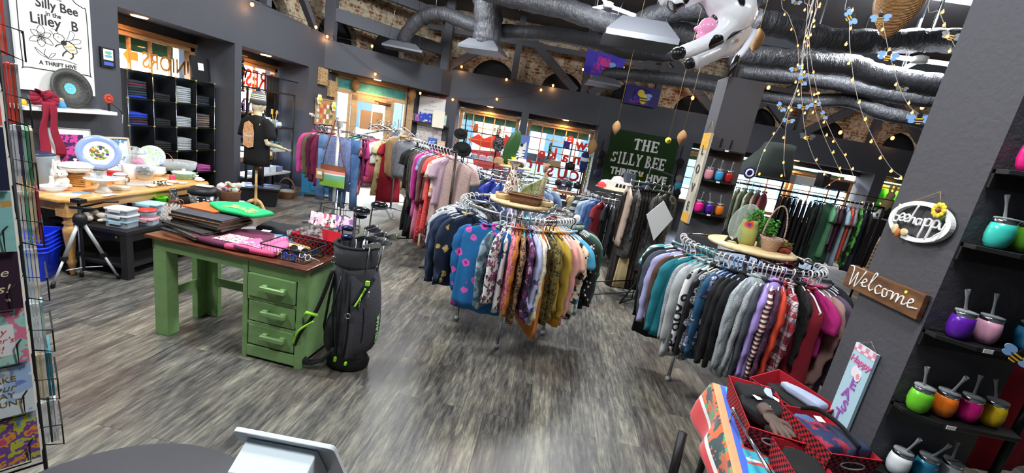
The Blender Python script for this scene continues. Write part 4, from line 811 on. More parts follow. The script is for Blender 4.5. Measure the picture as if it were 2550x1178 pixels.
BUFF=F('c01a2c','buffalo','1c0c10');REDIN=F('b81428')
def plaid_basket(label,p,rz,a,b,h,tilt=(0,0),mt=None,hole=True):
 t=thing('plaid_basket',label,'basket',p,rz);t.rotation_euler=(tilt[0],tilt[1],rz);k=.86;th=.006
 def wall(x0,y0,x1,y1):
  return MB().add([(x0*k,y0*k,0),(x1*k,y1*k,0),(x1,y1,h),(x0,y0,h),(x0*k*.97,y0*k*.97,.002),(x1*k*.97,y1*k*.97,.002),(x1*.975,y1*.975,h),(x0*.975,y0*.975,h)],[(0,1,2,3),(5,4,7,6),(3,2,6,7),(0,3,7,4),(1,5,6,2)])
 out=MB();inn=MB();A,B_2=a/2,b/2;cs=[(-A,-B_2),(A,-B_2),(A,B_2),(-A,B_2)]
 for i in range(4):
  (x0,y0),(x1,y1)=cs[i],cs[(i+1) % 4];out.add([(x0*k,y0*k,0),(x1*k,y1*k,0),(x1,y1,h),(x0,y0,h)],[(0,1,2,3)]);q=.965
  inn.add([(x0*k*q,y0*k*q,.004),(x1*k*q,y1*k*q,.004),(x1*q,y1*q,h),(x0*q,y0*q,h)],[(3,2,1,0)]);inn.add([(x0*q,y0*q,h),(x1*q,y1*q,h),(x1,y1,h),(x0,y0,h)],[(0,1,2,3)])
 out.bx(-A*k,A*k,-B_2*k,B_2*k,0,.004);out.B('basket_wall',mt or BUFF,t);inn.bx(-A*k*q,A*k*q,-B_2*k*q,B_2*k*q,.004,.008);inn.B('lining',REDIN,t)
 if hole:
  for s in (-1,1):
   hx=(k+(1-k)*.62)*A*s;MB().tube([(hx*1.012,y*.9,h*.62+z) for y,z in circle(.055,18,rz=.3)],.004,6,closed=True).B('handle_rim',mat('pale_rim','c8a8a8',.5),t)
   MB().add([(hx*1.006,y*.9,h*.62+z) for y,z in circle(.053,18,rz=.28)],[tuple(range(18))]).B('handle_hole',BLKP,t)
 return t
plaid_basket('red plaid basket standing behind the wire basket on the desk',D(1.0,.43,0),DA-.05,.38,.24,.11,hole=False)
o=MB().prism([(-.12,0),(.12,0),(.11,.14),(-.13,.09)],-.003,.003).B('photo_print',m_blob('grey_photo',('4a4a44','8a9088','c8ccc4','6a7068'),30),loc=D(.86,.42,.02),rz=DA+.8);o.rotation_euler.x=-.2;tag(o,'grey framed photo leaning in the red plaid basket on the desk','photo')
o=MB().box((0,0,0),(.07,.05,.02)).B('small_box',mat('navy_box','2c2450',.6),loc=D(1.1,.42,.04),rz=.4);tag(o,'small navy box in the red plaid basket on the desk','box')
# ================================================================ golf bag
GB=Vc((-1.13,2.69,0));DG_=F('4c4c52','marl','3e3e44');NEON=mat('neon_trim','a6f03a',.5)
t=thing('golf_bag','dark grey golf stand bag with neon green trim beside the green desk','golf bag',GB,.05)
MB().lathe([(.115,0),(.135,.01),(.14,.05),(.12,.09),(.115,.1)],28,sx=1.1,sy=.85).B('base',BLKP,t)
def bagr(z):return .112+.018*z
m=MB();rows=[]
for i in range(13):z=.08+i*.72/12;rows.append((z,bagr(z)*1.08,bagr(z)*.92,.0,0))
sec(m,rows,34,.0,0,.85);m.B('body',DG_,t)
MB().lathe([(.134,.78),(.142,.80),(.144,.87),(.146,.92),(.135,.925),(.128,.90),(.126,.80),(.0,.79)],32,sx=1.05,sy=.9).B('collar',F('45454a'),t)
MB().tube([(.137*1.05*cos(a),.137*.9*sin(a),.925) for a in [2*PI*i/32 for i in range(32)]],.012,8,closed=True).B('top_cuff',F('1b1b1e'),t)
def pocket(name,x,y,z0,z1,w_,d_,mt,ang):
 R=MR(ang,3,'Z');m=MB();vs=[]
 n=18;rows=10
 for i in range(rows+1):
  v=i/rows;z=z0+(z1-z0)*v;prof=sin(PI*min(1,max(0,v*.94+.03)))**.35;sag=1.0-.25*v
  for k in range(n+1):
   u=k/n;a=PI*u;vs.append(R@Vc((-(w_/2)*cos(a),-abs(sin(a))**.45*d_*prof*sag,0))+Vc((x,y,z)))
 fs=[(i*(n+1)+k,i*(n+1)+k+1,(i+1)*(n+1)+k+1,(i+1)*(n+1)+k) for i in range(rows) for k in range(n)]
 m.add(vs,fs,0,True);return m.B(name,mt,t)
P1A,P1W,P1D=rad(62),.25,.165
p1=pocket('side_pocket',.05,.0,.12,.74,P1W,P1D,DG_,P1A);p2=pocket('front_pocket',.0,-.06,.14,.70,.12,.065,DG_,rad(8));p3=pocket('ball_pocket',-.08,-.03,.10,.42,.14,.10,F('45454c'),rad(-50))
def ps(a,z,k=1.03):
 v=(z-.12)/.62;pr=sin(PI*min(1,max(0,v*.94+.03)))**.35;return MR(P1A,3,'Z')@Vc((-(P1W/2)*cos(PI*a)*k,-abs(sin(PI*a))**.45*P1D*pr*(1-.25*v)*k,0))+Vc((.05,0,z))
MB().tube(sm_([ps(.10,.54,1.05),ps(.22,.60,1.05),ps(.4,.67,1.05),ps(.55,.71,1.05)],5),.026,8,flat=.35).B('zip_panel',F('0c0c0e'),t)
MB().tube(sm_([ps(.12,.535,1.09),ps(.24,.60,1.09),ps(.36,.655,1.09)],5),.008,6).B('zip_trim',NEON,t)
MB().tube([ps(.02,z) for z in (.13,.3,.5,.7)],.006,6).tube([ps(.3,z) for z in (.13,.3,.45,.52)],.004,6).tube([(-.04,-.115-.018*z,z) for z in (.1,.4,.78)],.005,6).B('seam_piping',F('0c0c0e'),t)
MB().bx(.13,.155,-.16,-.14,.70,.73).bx(.03,.045,-.15,-.13,.08,.10).bx(-.05,-.035,-.14,-.12,.09,.12).B('neon_tab',NEON,t)
MB().tube([(.1,-.135,.60),(.1,-.15,.55),(.1,-.15,.53)],.005,6).tube([(.155,-.14,.66),(.157,-.15,.62)],.005,6).B('zip_pull',CHROME,t)
MB().tube(sm_([(-.12,-.09,.74),(-.16,-.13,.55),(-.2,-.16,.42),(-.27,-.17,.30),(-.30,-.14,.16),(-.24,-.13,.05),(-.13,-.14,.09),(-.05,-.15,.2)],6),.026,10,flat=.45).B('shoulder_strap',F('1a1a1d'),t)
MB().tube(sm_([(-.18,-.19,.40),(-.27,-.20,.32),(-.32,-.17,.2)],6),.008,6).tube([(-.16,-.18,.44),(-.23,-.2,.46),(-.24,-.19,.435)],.012,6).B('strap_trim',NEON,t)
MB().tube([(-.09,-.08,.80),(-.14,-.06,.55),(-.17,-.05,.3),(-.12,-.03,.04)],.009,8).tube([(-.05,-.1,.72),(-.08,-.14,.5),(-.06,-.14,.2)],.010,8).B('stand_leg',BLK,t)
MB().tube([(.03+x,-.155,.46+z) for x,z in circle(.018,12)],.003,6,closed=True).tube([(-.12+x,-.09,.82+z) for x,z in circle(.022,12)],.003,6,closed=True).B('ring_clip',CHROME,t)
text('logo_text','ORLIMAR',.052,mat('pale_green_print','b8e8a0',.6),t,(ps(.62,.33,1.03)),rad(62)+.35,.001,.001,tilt=PI/2)
STEEL=mat('club_steel','a8acb2',.22,1);NAVY=mat('club_navy','1c2850',.2,.5);SHAFT=mat('club_shaft','8e9296',.25,1)
def club(i,kind,x,y,dx,dy,H_,ang):
 base=GB+Vc((x*.6,y*.6,.15));top=GB+Vc((x+dx,y+dy,H_));labs={'iron':'steel golf iron in the bag, ','wood':'large headed golf driver in the bag, ','hybrid':'navy headed golf club in the bag, '}
 t=thing('golf_club',labs[kind]+ORD[i],'golf club',top,0,'golf clubs in the bag');d=(base-top);MB().tube([(0,0,0),d],.0055,8).B('shaft',SHAFT if kind == 'iron' else BLK,t)
 R=MR(ang,3,'Z')
 if kind == 'iron':
  poly=[(-.01,-.008),(.02,-.012),(.06,-.006),(.082,.012),(.078,.034),(.055,.040),(.02,.022),(-.008,.008)];h=MB().prism(poly,-.006,.008,M=R@MR(.35,3,'X')).B('club_head',STEEL,t,bevel=.003)
 else:
  r=(.058,.05,.027) if kind == 'wood' else (.042,.026,.018);m=MB().ell((r[0]*.8,0,.012),r,20,12,M=None);
  for q in range(len(m.v)):m.v[q]=tuple(R@Vc(m.v[q]))
  m.B('club_head',NAVY if kind == 'hybrid' else mat('club_black','1c1e22',.15,.4),t)
  if kind == 'wood':m=MB().ell((r[0]*.8,0,.004),(r[0]*1.0,r[1]*1.0,r[2]*.9),20,12);m.v=[tuple(R@Vc(v)) for v in m.v];m.B('club_sole',STEEL,t)
ORD=['closest to the desk','nearly closest to the desk','left of the tall driver','standing tallest on the left','upper left of the irons','left of the irons','first iron from the left','second iron from the left','third iron from the left','fourth iron from the left','lowest of the irons','rightmost of the irons','second iron from the right','front of the irons','tallest driver']
for i,a in enumerate((('hybrid',-.08,-.03,-.02,0,1.02,.1),('hybrid',-.075,-.05,-.01,-.01,.97,.0),('hybrid',-.05,.05,-.02,.05,1.08,.6),('wood',-.06,.02,-.01,.05,1.13,.3),('iron',-.02,.06,.03,.03,1.02,.2),('iron',-.01,-.03,.02,-.02,.98,.1),
                       ('iron',.02,.03,.03,.02,1.02,.1),('iron',.03,-.02,.04,-.03,.99,.0),('iron',.05,.04,.05,.0,1.0,.1),('iron',.05,.0,.07,-.02,.97,-.1),('iron',.04,-.05,.05,-.05,.95,.1),('iron',.08,.04,.09,.03,.99,.0),('iron',.08,.0,.08,.0,.96,-.1),('iron',.06,-.04,.07,-.06,.965,-.2),('wood',.0,.07,.03,.06,1.18,.1))):club(i,*a)
# floor rack of bags between desk and denim rack
t=thing('wire_spinner','black wire rack of pink and white bags behind the desk','rack',(-1.86,3.95,0));m=MB();m.tube([(0,0,0),(0,0,1.0)],.008,6)
for z in (.62,.86):m.tube([(.2*cos(a),.16*sin(a),z) for a in [2*PI*i/24 for i in range(24)]],.004,5,closed=True)
for k in range(6):a=k*PI/3;m.tube([(0,0,.9),(.2*cos(a),.16*sin(a),.86),(.2*cos(a),.16*sin(a),.62)],.003,5)
m.tube([(-.2,0,.01),(.2,0,.01)],.008,6).tube([(0,-.2,.01),(0,.2,.01)],.008,6);m.B('frame',BLK,t)
for i,(dx,c,c2) in enumerate(((-.13,'f0b8c8','ffffff'),(.0,'f4e8dc','e05a6a'),(.12,'e8c0d0','8a5a9a'))):
 o=hang(Vc((-1.86+dx,3.80,.89)),.1*i,'skirt',F(c,'print',c2,'4a3a4a',.5),'pink and white printed bag on the wire rack behind the desk, '+('left','middle','right')[i],L=.24,cat='bag',name='printed_bag',h='black');o.scale=(.5,.8,.9)
# ================================================================ wooden table on the left
TZ=.69;TWOOD=m_wood('honey_pine','c08a48','d6a05c','e2b272',(8,1.2,8),.3,2.5,coat=.3)
TX0,TX1,TY0,TY1=-4.72,-3.76,3.10,4.68
t=thing('wooden_table','honey pine table with turned legs along the left wall','table',((TX0+TX1)/2,(TY0+TY1)/2,0));ox_,oy_=(TX0+TX1)/2,(TY0+TY1)/2
a,b=(TX1-TX0)/2,(TY1-TY0)/2;c_=.07
m=MB().slab([(-a,-b+c_),(-a+c_,-b),(a-c_,-b),(a,-b+c_),(a,b-c_),(a-c_,b),(-a+c_,b),(-a,b-c_)],TZ-.028,TZ);m.B('table_top',TWOOD,t,bevel=.008)
MB().bx(-a+.08,a-.06,-b+.05,-b+.075,TZ-.11,TZ-.028).bx(-a+.08,a-.06,b-.075,b-.05,TZ-.11,TZ-.028).bx(a-.075,a-.05,-b+.05,b-.05,TZ-.11,TZ-.028).bx(-a+.05,-a+.075,-b+.05,b-.05,TZ-.11,TZ-.028).B('apron',TWOOD,t)
lp=[(.014,0),(.018,.02),(.028,.10),(.036,.12),(.03,.14),(.026,.16),(.034,.30),(.04,.38),(.041,.42),(.03,.445),(.026,.455),(.04,.475),(.026,.495),(.028,.51),(.045,.53)]
for sx in (-1,1):
 for sy in (-1,1):MB().lathe(lp,20).box((0,0,.60),(.10,.10,.13),PI/4 if 0 else 0).B('leg',TWOOD,t,loc=(sx*(a-.09),sy*(b-.09),0))
def T(x,y,z=TZ):return oz(x,y,z)
# crockery helpers ----------------------------------------------------------
def pot(name,label,cat,p,prof,mt,n=28,extra=None,group=None,rz=0):
 if extra is None:o=MB().lathe(prof,n).B(name,mt,loc=p,rz=rz);return tag(o,label,cat,group)
 t=thing(name,label,cat,p,rz,group);MB().lathe(prof,n).B('body',mt,t)
 for nm,mb,mm in extra:mb.B(nm,mm,t)
 return t
def bowl(r,h,th=.004):return [(r*.45,0),(r*.5,.004),(r*.85,h*.5),(r,h),(r-th,h),(r*.82,h*.5),(r*.4,.008),(0,.008)]
t=thing('storage_bin','frosted plastic bin with a navy lid at the near end of the wooden table','storage bin',T(100,458));t.scale=(.78,.78,1.05);MB().lathe([(.10,0),(.105,.005),(.125,.24),(.13,.25),(.126,.25),(.10,.012),(0,.012)],28,sq=.6,a0=0).B('tub',FROST,t);MB().lathe([(0,.255),(.125,.255),(.13,.25),(.13,.262),(.09,.275),(0,.28)],28,sq=.6).B('lid',mat('navy_lid','252c48',.4),t);MB().lathe([(0,.02),(.09,.02),(.095,.07),(0,.07)],20,sq=.6).B('contents',mat('salmon_contents','e8958c',.8),t)
# ceramic hand ring holder: a palm, four fingers and a thumb
m=MB();m.ell((0,0,.10),(.036,.018,.05));m.tube([(0,0,0),(0,0,.03),(0,0,.08)],[.038,.028,.026],16)
for i,(x,L_) in enumerate(((-.026,.06),(-.009,.075),(.009,.078),(.026,.068))):m.tube([(x,0,.12),(x*1.15,0,.15),(x*1.25,.0,.15+L_)],[.0095,.009,.0065],8)
m.tube([(.028,0,.075),(.052,-.005,.10),(.058,-.006,.135)],[.012,.010,.007],8);o=voxel('hand_figurine',m,WSATIN,.0035,2,loc=T(136,462),rot=(0,0,-.3));o.scale=(1.25,1.25,1.05);tag(o,'white ceramic hand standing upright beside the plastic bin','figurine')
m=MB();m.ell((0,0,.05),(.045,.04,.05));m.ell((.0,-.01,.12),(.042,.036,.034));[m.ell((s*.028,-.008,.152),.012,8,6) for s in (-1,1)];m.tube([(.03,-.03,.03),(.07,-.05,.02)],.018,8);m.tube([(-.03,-.03,.03),(-.05,-.06,.02)],.018,8);m.ell((0,-.042,.11),.014,8,6)
o=voxel('bear_figurine',m,WSATIN,.005,2,loc=T(158,465),rot=(0,0,.5));tag(o,'white ceramic bear figurine in front of the wooden box','figurine')
for s in (-1,1):MB().ell((s*.015,-.048,.128),.004,6,5).B('eye',BLKP,o)
p=T(192,462);t=thing('bread_box','small slatted wooden box under the white tureen','wooden box',p,.55);MB().bx(-.08,.08,-.06,.06,0,.115).B('box_body',TWOOD,t,bevel=.004)
m=MB();[m.bx(-.07,.07,-.07,-.058,.012+i*.019,.024+i*.019) for i in range(5)];m.B('slatted_door',m_wood('amber_wood','b87830','c88a3c','d89a4c'),t);MB().ell((.055,-.072,.06),.006,8,6).B('knob',mat('brass','b08a3c',.25,1),t)
t=pot('tureen','white lidded tureen standing on the slatted wooden box','tureen',p+Vc((0,.0,.117)),[(.05,0),(.06,.006),(.115,.03),(.12,.06),(.116,.064),(0,.064)],WSATIN,extra=[('lid',MB().lathe([(.124,.064),(.122,.072),(.09,.095),(.04,.105),(0.01,.108),(.008,.118),(.016,.126),(.01,.134),(0,.135)],28),WSATIN),('handle',MB().tube([(.115,0,.05),(.145,0,.055),(.115,0,.07)],.006,6).tube([(-.115,0,.05),(-.145,0,.055),(-.115,0,.07)],.006,6),WSATIN)],rz=.3)
# big fruit platter
def m_platter():
 t=NT('fruit_platter');tc=t.nd('ShaderNodeTexCoord').outputs['Object'];g=t.nd('ShaderNodeVectorMath',{0:tc,1:(1,1,0)},operation='MULTIPLY');L=t.nd('ShaderNodeVectorMath',{0:g.outputs[0]},operation='LENGTH').outputs['Value']
 base=t.ramp(t.math('MULTIPLY',L,5.9),[(0,'f2efe2'),(.64,'f4f2ea'),(.69,'8fa6e0'),(.95,'9db2e6'),(1.0,'b8b090')]);v=t.nd('ShaderNodeTexVoronoi',{'Vector':tc,'Scale':38});cc=t.ramp(t.nd('ShaderNodeSeparateColor',{0:v.outputs['Color']}).outputs[0],[(0,'6a8a3a'),(.3,'5c4a80'),(.5,'e8b04a'),(.7,'c8503a'),(.85,'8aa850')],'CONSTANT')
 inside=t.math('MULTIPLY',t.math('LESS_THAN',L,.072),t.math('LESS_THAN',v.outputs['Distance'],.6));t.base(t.mix(inside,base,cc));t.P(Roughness=.12,Coat_Weight=.5);return t.m
def platter(name,label,p,r,mt,lean,rz,cat='plate'):
 o=MB().lathe([(r*.55,-.004),(r*.62,-.004),(r*.72,.006),(r,.022),(r,.026),(r*.70,.010),(r*.6,.002),(0,.002)],48).B(name,mt,loc=p);o.rotation_euler=(lean,0,rz);return tag(o,label,cat)
def PC(x,y,bx_,by_):return od(x,y,(T(bx_,by_)-EP).dot(_f))
platter('platter','large blue rimmed platter painted with fruit leaning on the wooden table',PC(247,378,250,450)+Vc((0,0,-.01)),.17,m_platter(),PI/2-.22,rad(40))
t=pot('cake_stand','white ceramic cake stand holding a glass box on the wooden table','cake stand',T(258,478),[(.062,0),(.065,.006),(.04,.03),(.022,.07),(.028,.10),(.11,.115),(.13,.125),(.13,.13),(.0,.122)],WSATIN)
t=thing('glass_box','small etched glass box with a metal lid on the cake stand','jar',T(258,478,TZ)+Vc((-.02,.0,.124)),.4);MB().bx(-.032,.032,-.032,.032,0,.075).B('box_body',m_clear('clear_glass'),t);MB().bx(-.036,.036,-.036,.036,.075,.085).B('lid',mat('pewter','8a8e8c',.3,.9),t);MB().bx(-.014,.014,-.034,-.0325,.03,.055).B('etched_mark',mat('grey_mark','8a9a98',.6),t)
pot('bowl','off white china bowl behind the cake stand','bowl',T(222,457),bowl(.085,.085),mat('cream_ceramic','e8dcc8',.2,coat=.3));
pot('coffee_pot','white and amber enamel pot with a brown rimmed lid on the table','pot',T(300,458),[(.045,0),(.05,.005),(.052,.04),(.065,.06),(.06,.085),(.05,.09),(0,.09)],WSATIN,extra=[('lid',MB().lathe([(.056,.09),(.058,.096),(.03,.112),(0,.118)],24),WSATIN),('rim_band',MB().tube([(.058*cos(a),.058*sin(a),.093) for a in [2*PI*i/24 for i in range(24)]],.004,6,closed=True),mat('brown_glaze','7a4a2c',.2)),('handle',MB().tube(sm_([(.05,0,.08),(.09,0,.08),(.09,0,.04),(.055,0,.03)],4),.006,6).tube([(-.05,0,.05),(-.09,0,.075)],.009,8),mat('brown_glaze','7a4a2c',.2))])
pot('canister','white canister with a brown leaf pattern behind the enamel pot','canister',T(322,445),[(.05,0),(.055,.004),(.062,.15),(.058,.15),(.05,.01),(0,.01)],mat('white_ceramic','f2f0ea'))
t=thing('red_box','bright red box between the platter and the enamel pot','box',T(282,448),.3);MB().bx(-.06,.06,-.04,.04,0,.09).B('box_body',mat('bright_red','c8182c',.5),t)
o=MB().bx(-.075,.075,-.045,.045,0,.028).B('trinket_box',mat('stone_white','cfcabc',.5,var=.06,bs=40),loc=T(298,472),rz=.75,bevel=.003);tag(o,'flat white carved trinket box near the front edge of the table','box')
o=MB().bx(-.09,.09,-.05,.05,0,.01).bx(-.09,.09,-.052,-.048,0,.04).bx(-.09,.09,.048,.052,0,.04).bx(-.092,-.088,-.05,.05,0,.04).bx(.088,.092,-.05,.05,0,.04).B('clear_tray',m_clear('clear_glass'),loc=T(345,462),rz=.9);tag(o,'clear acrylic tray beside the fish bowl vase','tray')
def sphere_prof(r,z0,open_=.5,m=12):return [(max(1e-4,r*sin(a)),z0+r-r*cos(a)) for a in [PI*(1-open_*.28)*i/m for i in range(m+1)]]
t=pot('fish_bowl_vase','round glass bowl full of grey paper flowers on the wooden table','vase',T(360,447),sphere_prof(.095,0,1.0),m_clear('clear_glass'),extra=[('flowers',(lambda m:[m.ell((rnd(-.05,.05),rnd(-.05,.05),.07+rnd(0,.08)),(rnd(.014,.026),rnd(.014,.026),rnd(.01,.02)),8,6) for _ in range(34)] and m)(MB()),m_blob('grey_flowers',('3c4250','6a7284','a8a4ac','e8d8d4'),60))])
t=pot('candy_jar','tall lidded glass jar full of pink tissue on the wooden table','jar',T(345,432),[(.075,0),(.085,.01),(.09,.05),(.09,.19),(.06,.215),(.05,.22),(.05,.225)],m_clear('clear_glass'),extra=[('tissue',(lambda m:[m.ell((rnd(-.035,.035),rnd(-.035,.035),rnd(.04,.17)),(rnd(.02,.035),)*3,8,6) for _ in range(16)] and m)(MB()),F('f08cb4')),('lid',MB().lathe([(.055,.225),(.065,.235),(.05,.26),(.02,.27),(.022,.29),(0,.295)],24),m_clear('clear_glass'))])
t=thing('glass_candle_house','tall square glass lantern behind the pink tissue jar','lantern',T(322,420),.4);MB().bx(-.06,.06,-.06,.06,0,.26).B('glass_body',m_clear('clear_glass'),t);m=MB();[m.bx(sx*.06-.003,sx*.06+.003,sy*.06-.003,sy*.06+.003,0,.26) for sx in (-1,1) for sy in (-1,1)];m.B('frame',STEEL,t)
platter('plate','pale green floral plate standing behind the glass bowl',PC(378,390,380,425),.13,m_blob('floral_plate',('e4ecd8','b8d8a8','e0e4ec','a8b8e0','e8ecdc'),14),PI/2-.4,rad(40))
platter('charger_plate','olive green plate lying flat behind the flower bowl',T(372,432),.16,mat('olive_glass','9aa84a',.15,coat=.5),.05,0)
t=pot('basket','clear glass basket with a copper loop handle on the table','basket',T(415,424),bowl(.1,.07),m_clear('clear_glass'),extra=[('handle',MB().tube(sm_([(-.1,0,.07),(-.07,0,.17),(0,0,.21),(.07,0,.17),(.1,0,.07)],4),.004,6),mat('copper','c8805c',.25,.9))])
t=pot('glass_bowl','large cut glass bowl near the far end of the wooden table','bowl',T(448,428),[(.09,0),(.1,.005),(.16,.05),(.175,.13),(.17,.13),(.15,.055),(0,.01)],m_clear('clear_glass'),extra=[('glassware',(lambda m:[m.lathe(bowl(.04,.05),14,c=(rnd(-.08,.08),rnd(-.06,.06),.03+rnd(0,.05))) for _ in range(5)] and m)(MB()),m_clear('clear_glass'))])
for i in range(3):pot('bowl','white ramekin bowl in the stack beside the flower bowl, '+('bottom','middle','top')[i],'bowl',T(393,438)+Vc((0,0,.022*i)),bowl(.075,.055),WSATIN,group='stacked white bowls')
TEAL=mat('teal_speckle_glaze','8cc8b8',.15,var=.12,bs=60,coat=.4)
t=pot('casserole','teal speckled oval casserole with handles at the far end of the table','casserole dish',T(458,444),[(.085,0),(.095,.005),(.115,.065),(.118,.07),(.11,.068),(.09,.01),(0,.01)],TEAL,extra=[('lid',MB().lathe([(.11,.068),(.1,.076),(.03,.084),(.012,.09),(.02,.10),(.012,.112),(0,.113)],28),mat('cream_ceramic','e8dcc8')),('handle',MB().tube([(.11,0,.06),(.14,0,.064),(.11,0,.068)],.01,6).tube([(-.11,0,.06),(-.14,0,.064),(-.11,0,.068)],.01,6),TEAL)])
t=pot('bird_bowl','turquoise glass bird dish behind the teal casserole','dish',T(462,432),bowl(.04,.05),mat('turquoise_glass','3ab0ac',.1,coat=.5))
t=pot('bowl','black and white checked bowl at the front edge of the table','bowl',T(398,462),bowl(.062,.036),F('e8e8e4','buffalo','222222'))
for i,(x,y,r,lab) in enumerate(((407,450,.03,'tiny white cup behind the checked bowl'),(421,462,.035,'small white bowl right of the checked bowl'),(430,457,.05,'flat white saucer beside the pink candle'),(455,459,.045,'small clear dish at the front of the teal casserole'),(497,452,.05,'cream saucer at the far end of the wooden table'),(483,442,.05,'white dish behind the cream saucer'),(494,447,.04,'white sauce boat at the far corner of the table'),(378,466,.045,'white leaf shaped dish near the acrylic tray'))):
 pot('dish',lab,'dish',T(x,y),bowl(r,r*.55),m_clear('clear_glass') if i == 3 else WSATIN)
pot('candle_jar','red and pink glass candle jar near the teal casserole','candle',T(429,450),[(.026,0),(.03,.003),(.032,.045),(.028,.05),(.03,.054),(.02,.066),(0,.068)],mat('pink_glass','d84a6a',.1,coat=.5))
pot('glass_dish','clear ribbed glass dish at the near corner of the table','dish',T(136,476),bowl(.09,.05),m_clear('clear_glass'));
for i,(x,y,c,lab,w_,d_) in enumerate(((170,485,'f4f4f2','white sheet of paper at the near corner of the table',.14,.1),(205,480,'7a90a8','grey blue leaflet under the cake stand edge',.12,.07),(165,474,'d8703a','orange leaflet behind the white paper',.06,.05),(228,475,'b87048','brown leaflet beside the cake stand',.12,.05),(270,486,'d8dcd8','white leaflet at the front edge by the cake stand',.12,.06),(105,472,'b8868c','pinkish leaflet beside the frosted bin',.1,.08))):
 o=MB().bx(-w_/2,w_/2,-d_/2,d_/2,0,.002).B('leaflet',mat('leaf_'+c,c,.7),loc=T(x,y)+Vc((0,0,.0005*i)),rz=.5+.3*i);tag(o,lab,'leaflet')
# picture frames leaning against the wall behind the table
def frame_pic(name,label,p,rz,w_,h,fc,pic,fw=.02,lean=0,matw=.0,cat='picture frame'):
 t=thing(name,label,cat,p,rz);t.rotation_euler=(lean,0,rz);m=MB();m.bx(-w_/2,w_/2,-.02,0,0,fw);m.bx(-w_/2,w_/2,-.02,0,h-fw,h);m.bx(-w_/2,-w_/2+fw,-.02,0,0,h);m.bx(w_/2-fw,w_/2,-.02,0,0,h);m.B('frame',fc,t,bevel=.002)
 if matw:MB().bx(-w_/2+fw,w_/2-fw,-.008,-.004,fw,h-fw).B('mount',WPAP,t)
 MB().bx(-w_/2+fw+matw,w_/2-fw-matw,-.011,-.008,fw+matw,h-fw-matw).B('picture',pic,t);return t
frame_pic('picture_frame','white mounted print of a purple and pink concert behind the table',(-4.62,3.93,TZ),rad(72),.32,.46,mat('silver_frame','b8bcc0',.3,.5),m_blob('purple_print',('1c1030','3a1c54','c83c90','2a1844','7a3c8c'),9),.006,-.15,.055)
frame_pic('picture_frame','pale framed print of a blue starburst behind the fruit platter',(-4.62,4.28,TZ),rad(75),.42,.38,mat('pale_wood_frame','c8bca4',.5),m_blob('blue_star_print',('c8dce8','d8e4ec','5c88a8','c0d4e4'),7),.02,-.15)
# ---------------------------------------------------------------- low black coffee table and goods
CZ=.45;t=thing('coffee_table','low black coffee table under the wooden table','table',(-3.78,4.05,0));hx,hy=.36,.78
MB().bx(-hx,hx,-hy,hy,CZ-.035,CZ).B('table_top',mat('black_wood','1e1d1f',.45,bump=.1,bs=30),t,bevel=.004);MB().bx(-hx+.03,hx-.03,-hy+.03,hy-.03,CZ-.11,CZ-.035).B('apron',mat('black_wood'),t);MB().bx(-hx+.02,hx-.02,-hy+.02,hy-.02,.10,.125).B('lower_shelf',mat('black_wood'),t)
for sx in (-1,1):
 for sy in (-1,1):MB().bx(sx*(hx-.035)-.03,sx*(hx-.035)+.03,sy*(hy-.035)-.03,sy*(hy-.035)+.03,0,CZ-.03).B('leg',mat('black_wood'),t)
MB().lathe([(.0,0),(.012,0),(.012,.002),(0,.002)],12,M=MR(PI/2,3,'X')).B('price_dot',mat('yellow_dot','e8e840',.6),t,loc=(hx-.12,-hy+.028,CZ-.07))
def Cc(x,y,z=CZ):return oz(x,y,z)
def foodbox(p,rz,w_,d_,h,lid,label,body=None):
 t=thing('food_container',label,'food container',p,rz,'food containers on the black coffee table')
 b=MB();b.slab(rrect(w_*.92,d_*.92,.02),0,h*.8);b.B('tub',body or FROST,t);MB().slab(rrect(w_,d_,.022),h*.8,h).B('lid',mat('lid_'+lid,lid,.35),t)
 MB().bx(-w_*.25,w_*.25,-d_/2-.008,-d_/2,h*.5,h*.95).B('clip',mat('lid_'+lid,lid),t)
q=Cc(305,562);foodbox(q,.1,.2,.15,.06,'a8c8d4','clear food container with a pale blue lid, bottom of the left pile');foodbox(q+Vc((0,0,.061)),.05,.21,.15,.05,'e4e8ea','clear food container with a white lid, middle of the left pile');foodbox(q+Vc((0,0,.112)),.12,.2,.15,.055,'dcd8d8','clear food container with a whitish lid, top of the left pile')
q=Cc(362,556);foodbox(q+Vc((.0,0,0)),.3,.19,.14,.06,'d89aa4','clear food container with a pink lid, in front of the green cup');q2=q+Vc((0,.02,.061));t=thing('round_container','round clear container with a red lid on the pink lidded one','food container',q2);MB().lathe([(.06,0),(.075,.06),(0,.06)],24).B('tub',FROST,t);MB().lathe([(.08,.06),(.08,.07),(0,.074)],24).B('lid',mat('red_lid','d83a30',.35),t)
q=Cc(345,545);foodbox(q+Vc((-.04,.16,0)),.1,.24,.17,.08,'9cc8dc','clear food container with a sky blue lid behind the piles');foodbox(q+Vc((-.04,.16,.081)),.15,.24,.17,.05,'a8d0e4','flat sky blue lidded container on top of the rear pile')
pot('tumbler_cup','bright lime green plastic cup on the coffee table','cup',Cc(402,527),[(.036,0),(.04,.003),(.056,.15),(.06,.155),(.055,.155),(.036,.01),(0,.01)],mat('lime_plastic','6ade2a',.35))
pot('water_bottle','grey bottle with a hot pink lid left of the green cup','bottle',Cc(374,520),[(.045,0),(.047,.005),(.047,.14),(.04,.15)],mat('smoke_plastic','4c5460',.2,alpha=.85),extra=[('lid',MB().lathe([(.046,.15),(.048,.155),(.048,.19),(.04,.2),(0,.2)],24),mat('hot_pink_plastic','e0307c',.35))])
pot('thermos','steel thermos flask right of the green cup','flask',Cc(432,528),[(.045,0),(.047,.005),(.047,.15),(.028,.18),(.028,.185)],CHROME,extra=[('cup_lid',MB().lathe([(.031,.185),(.033,.19),(.033,.245),(.03,.25),(0,.25)],24),STEEL)])
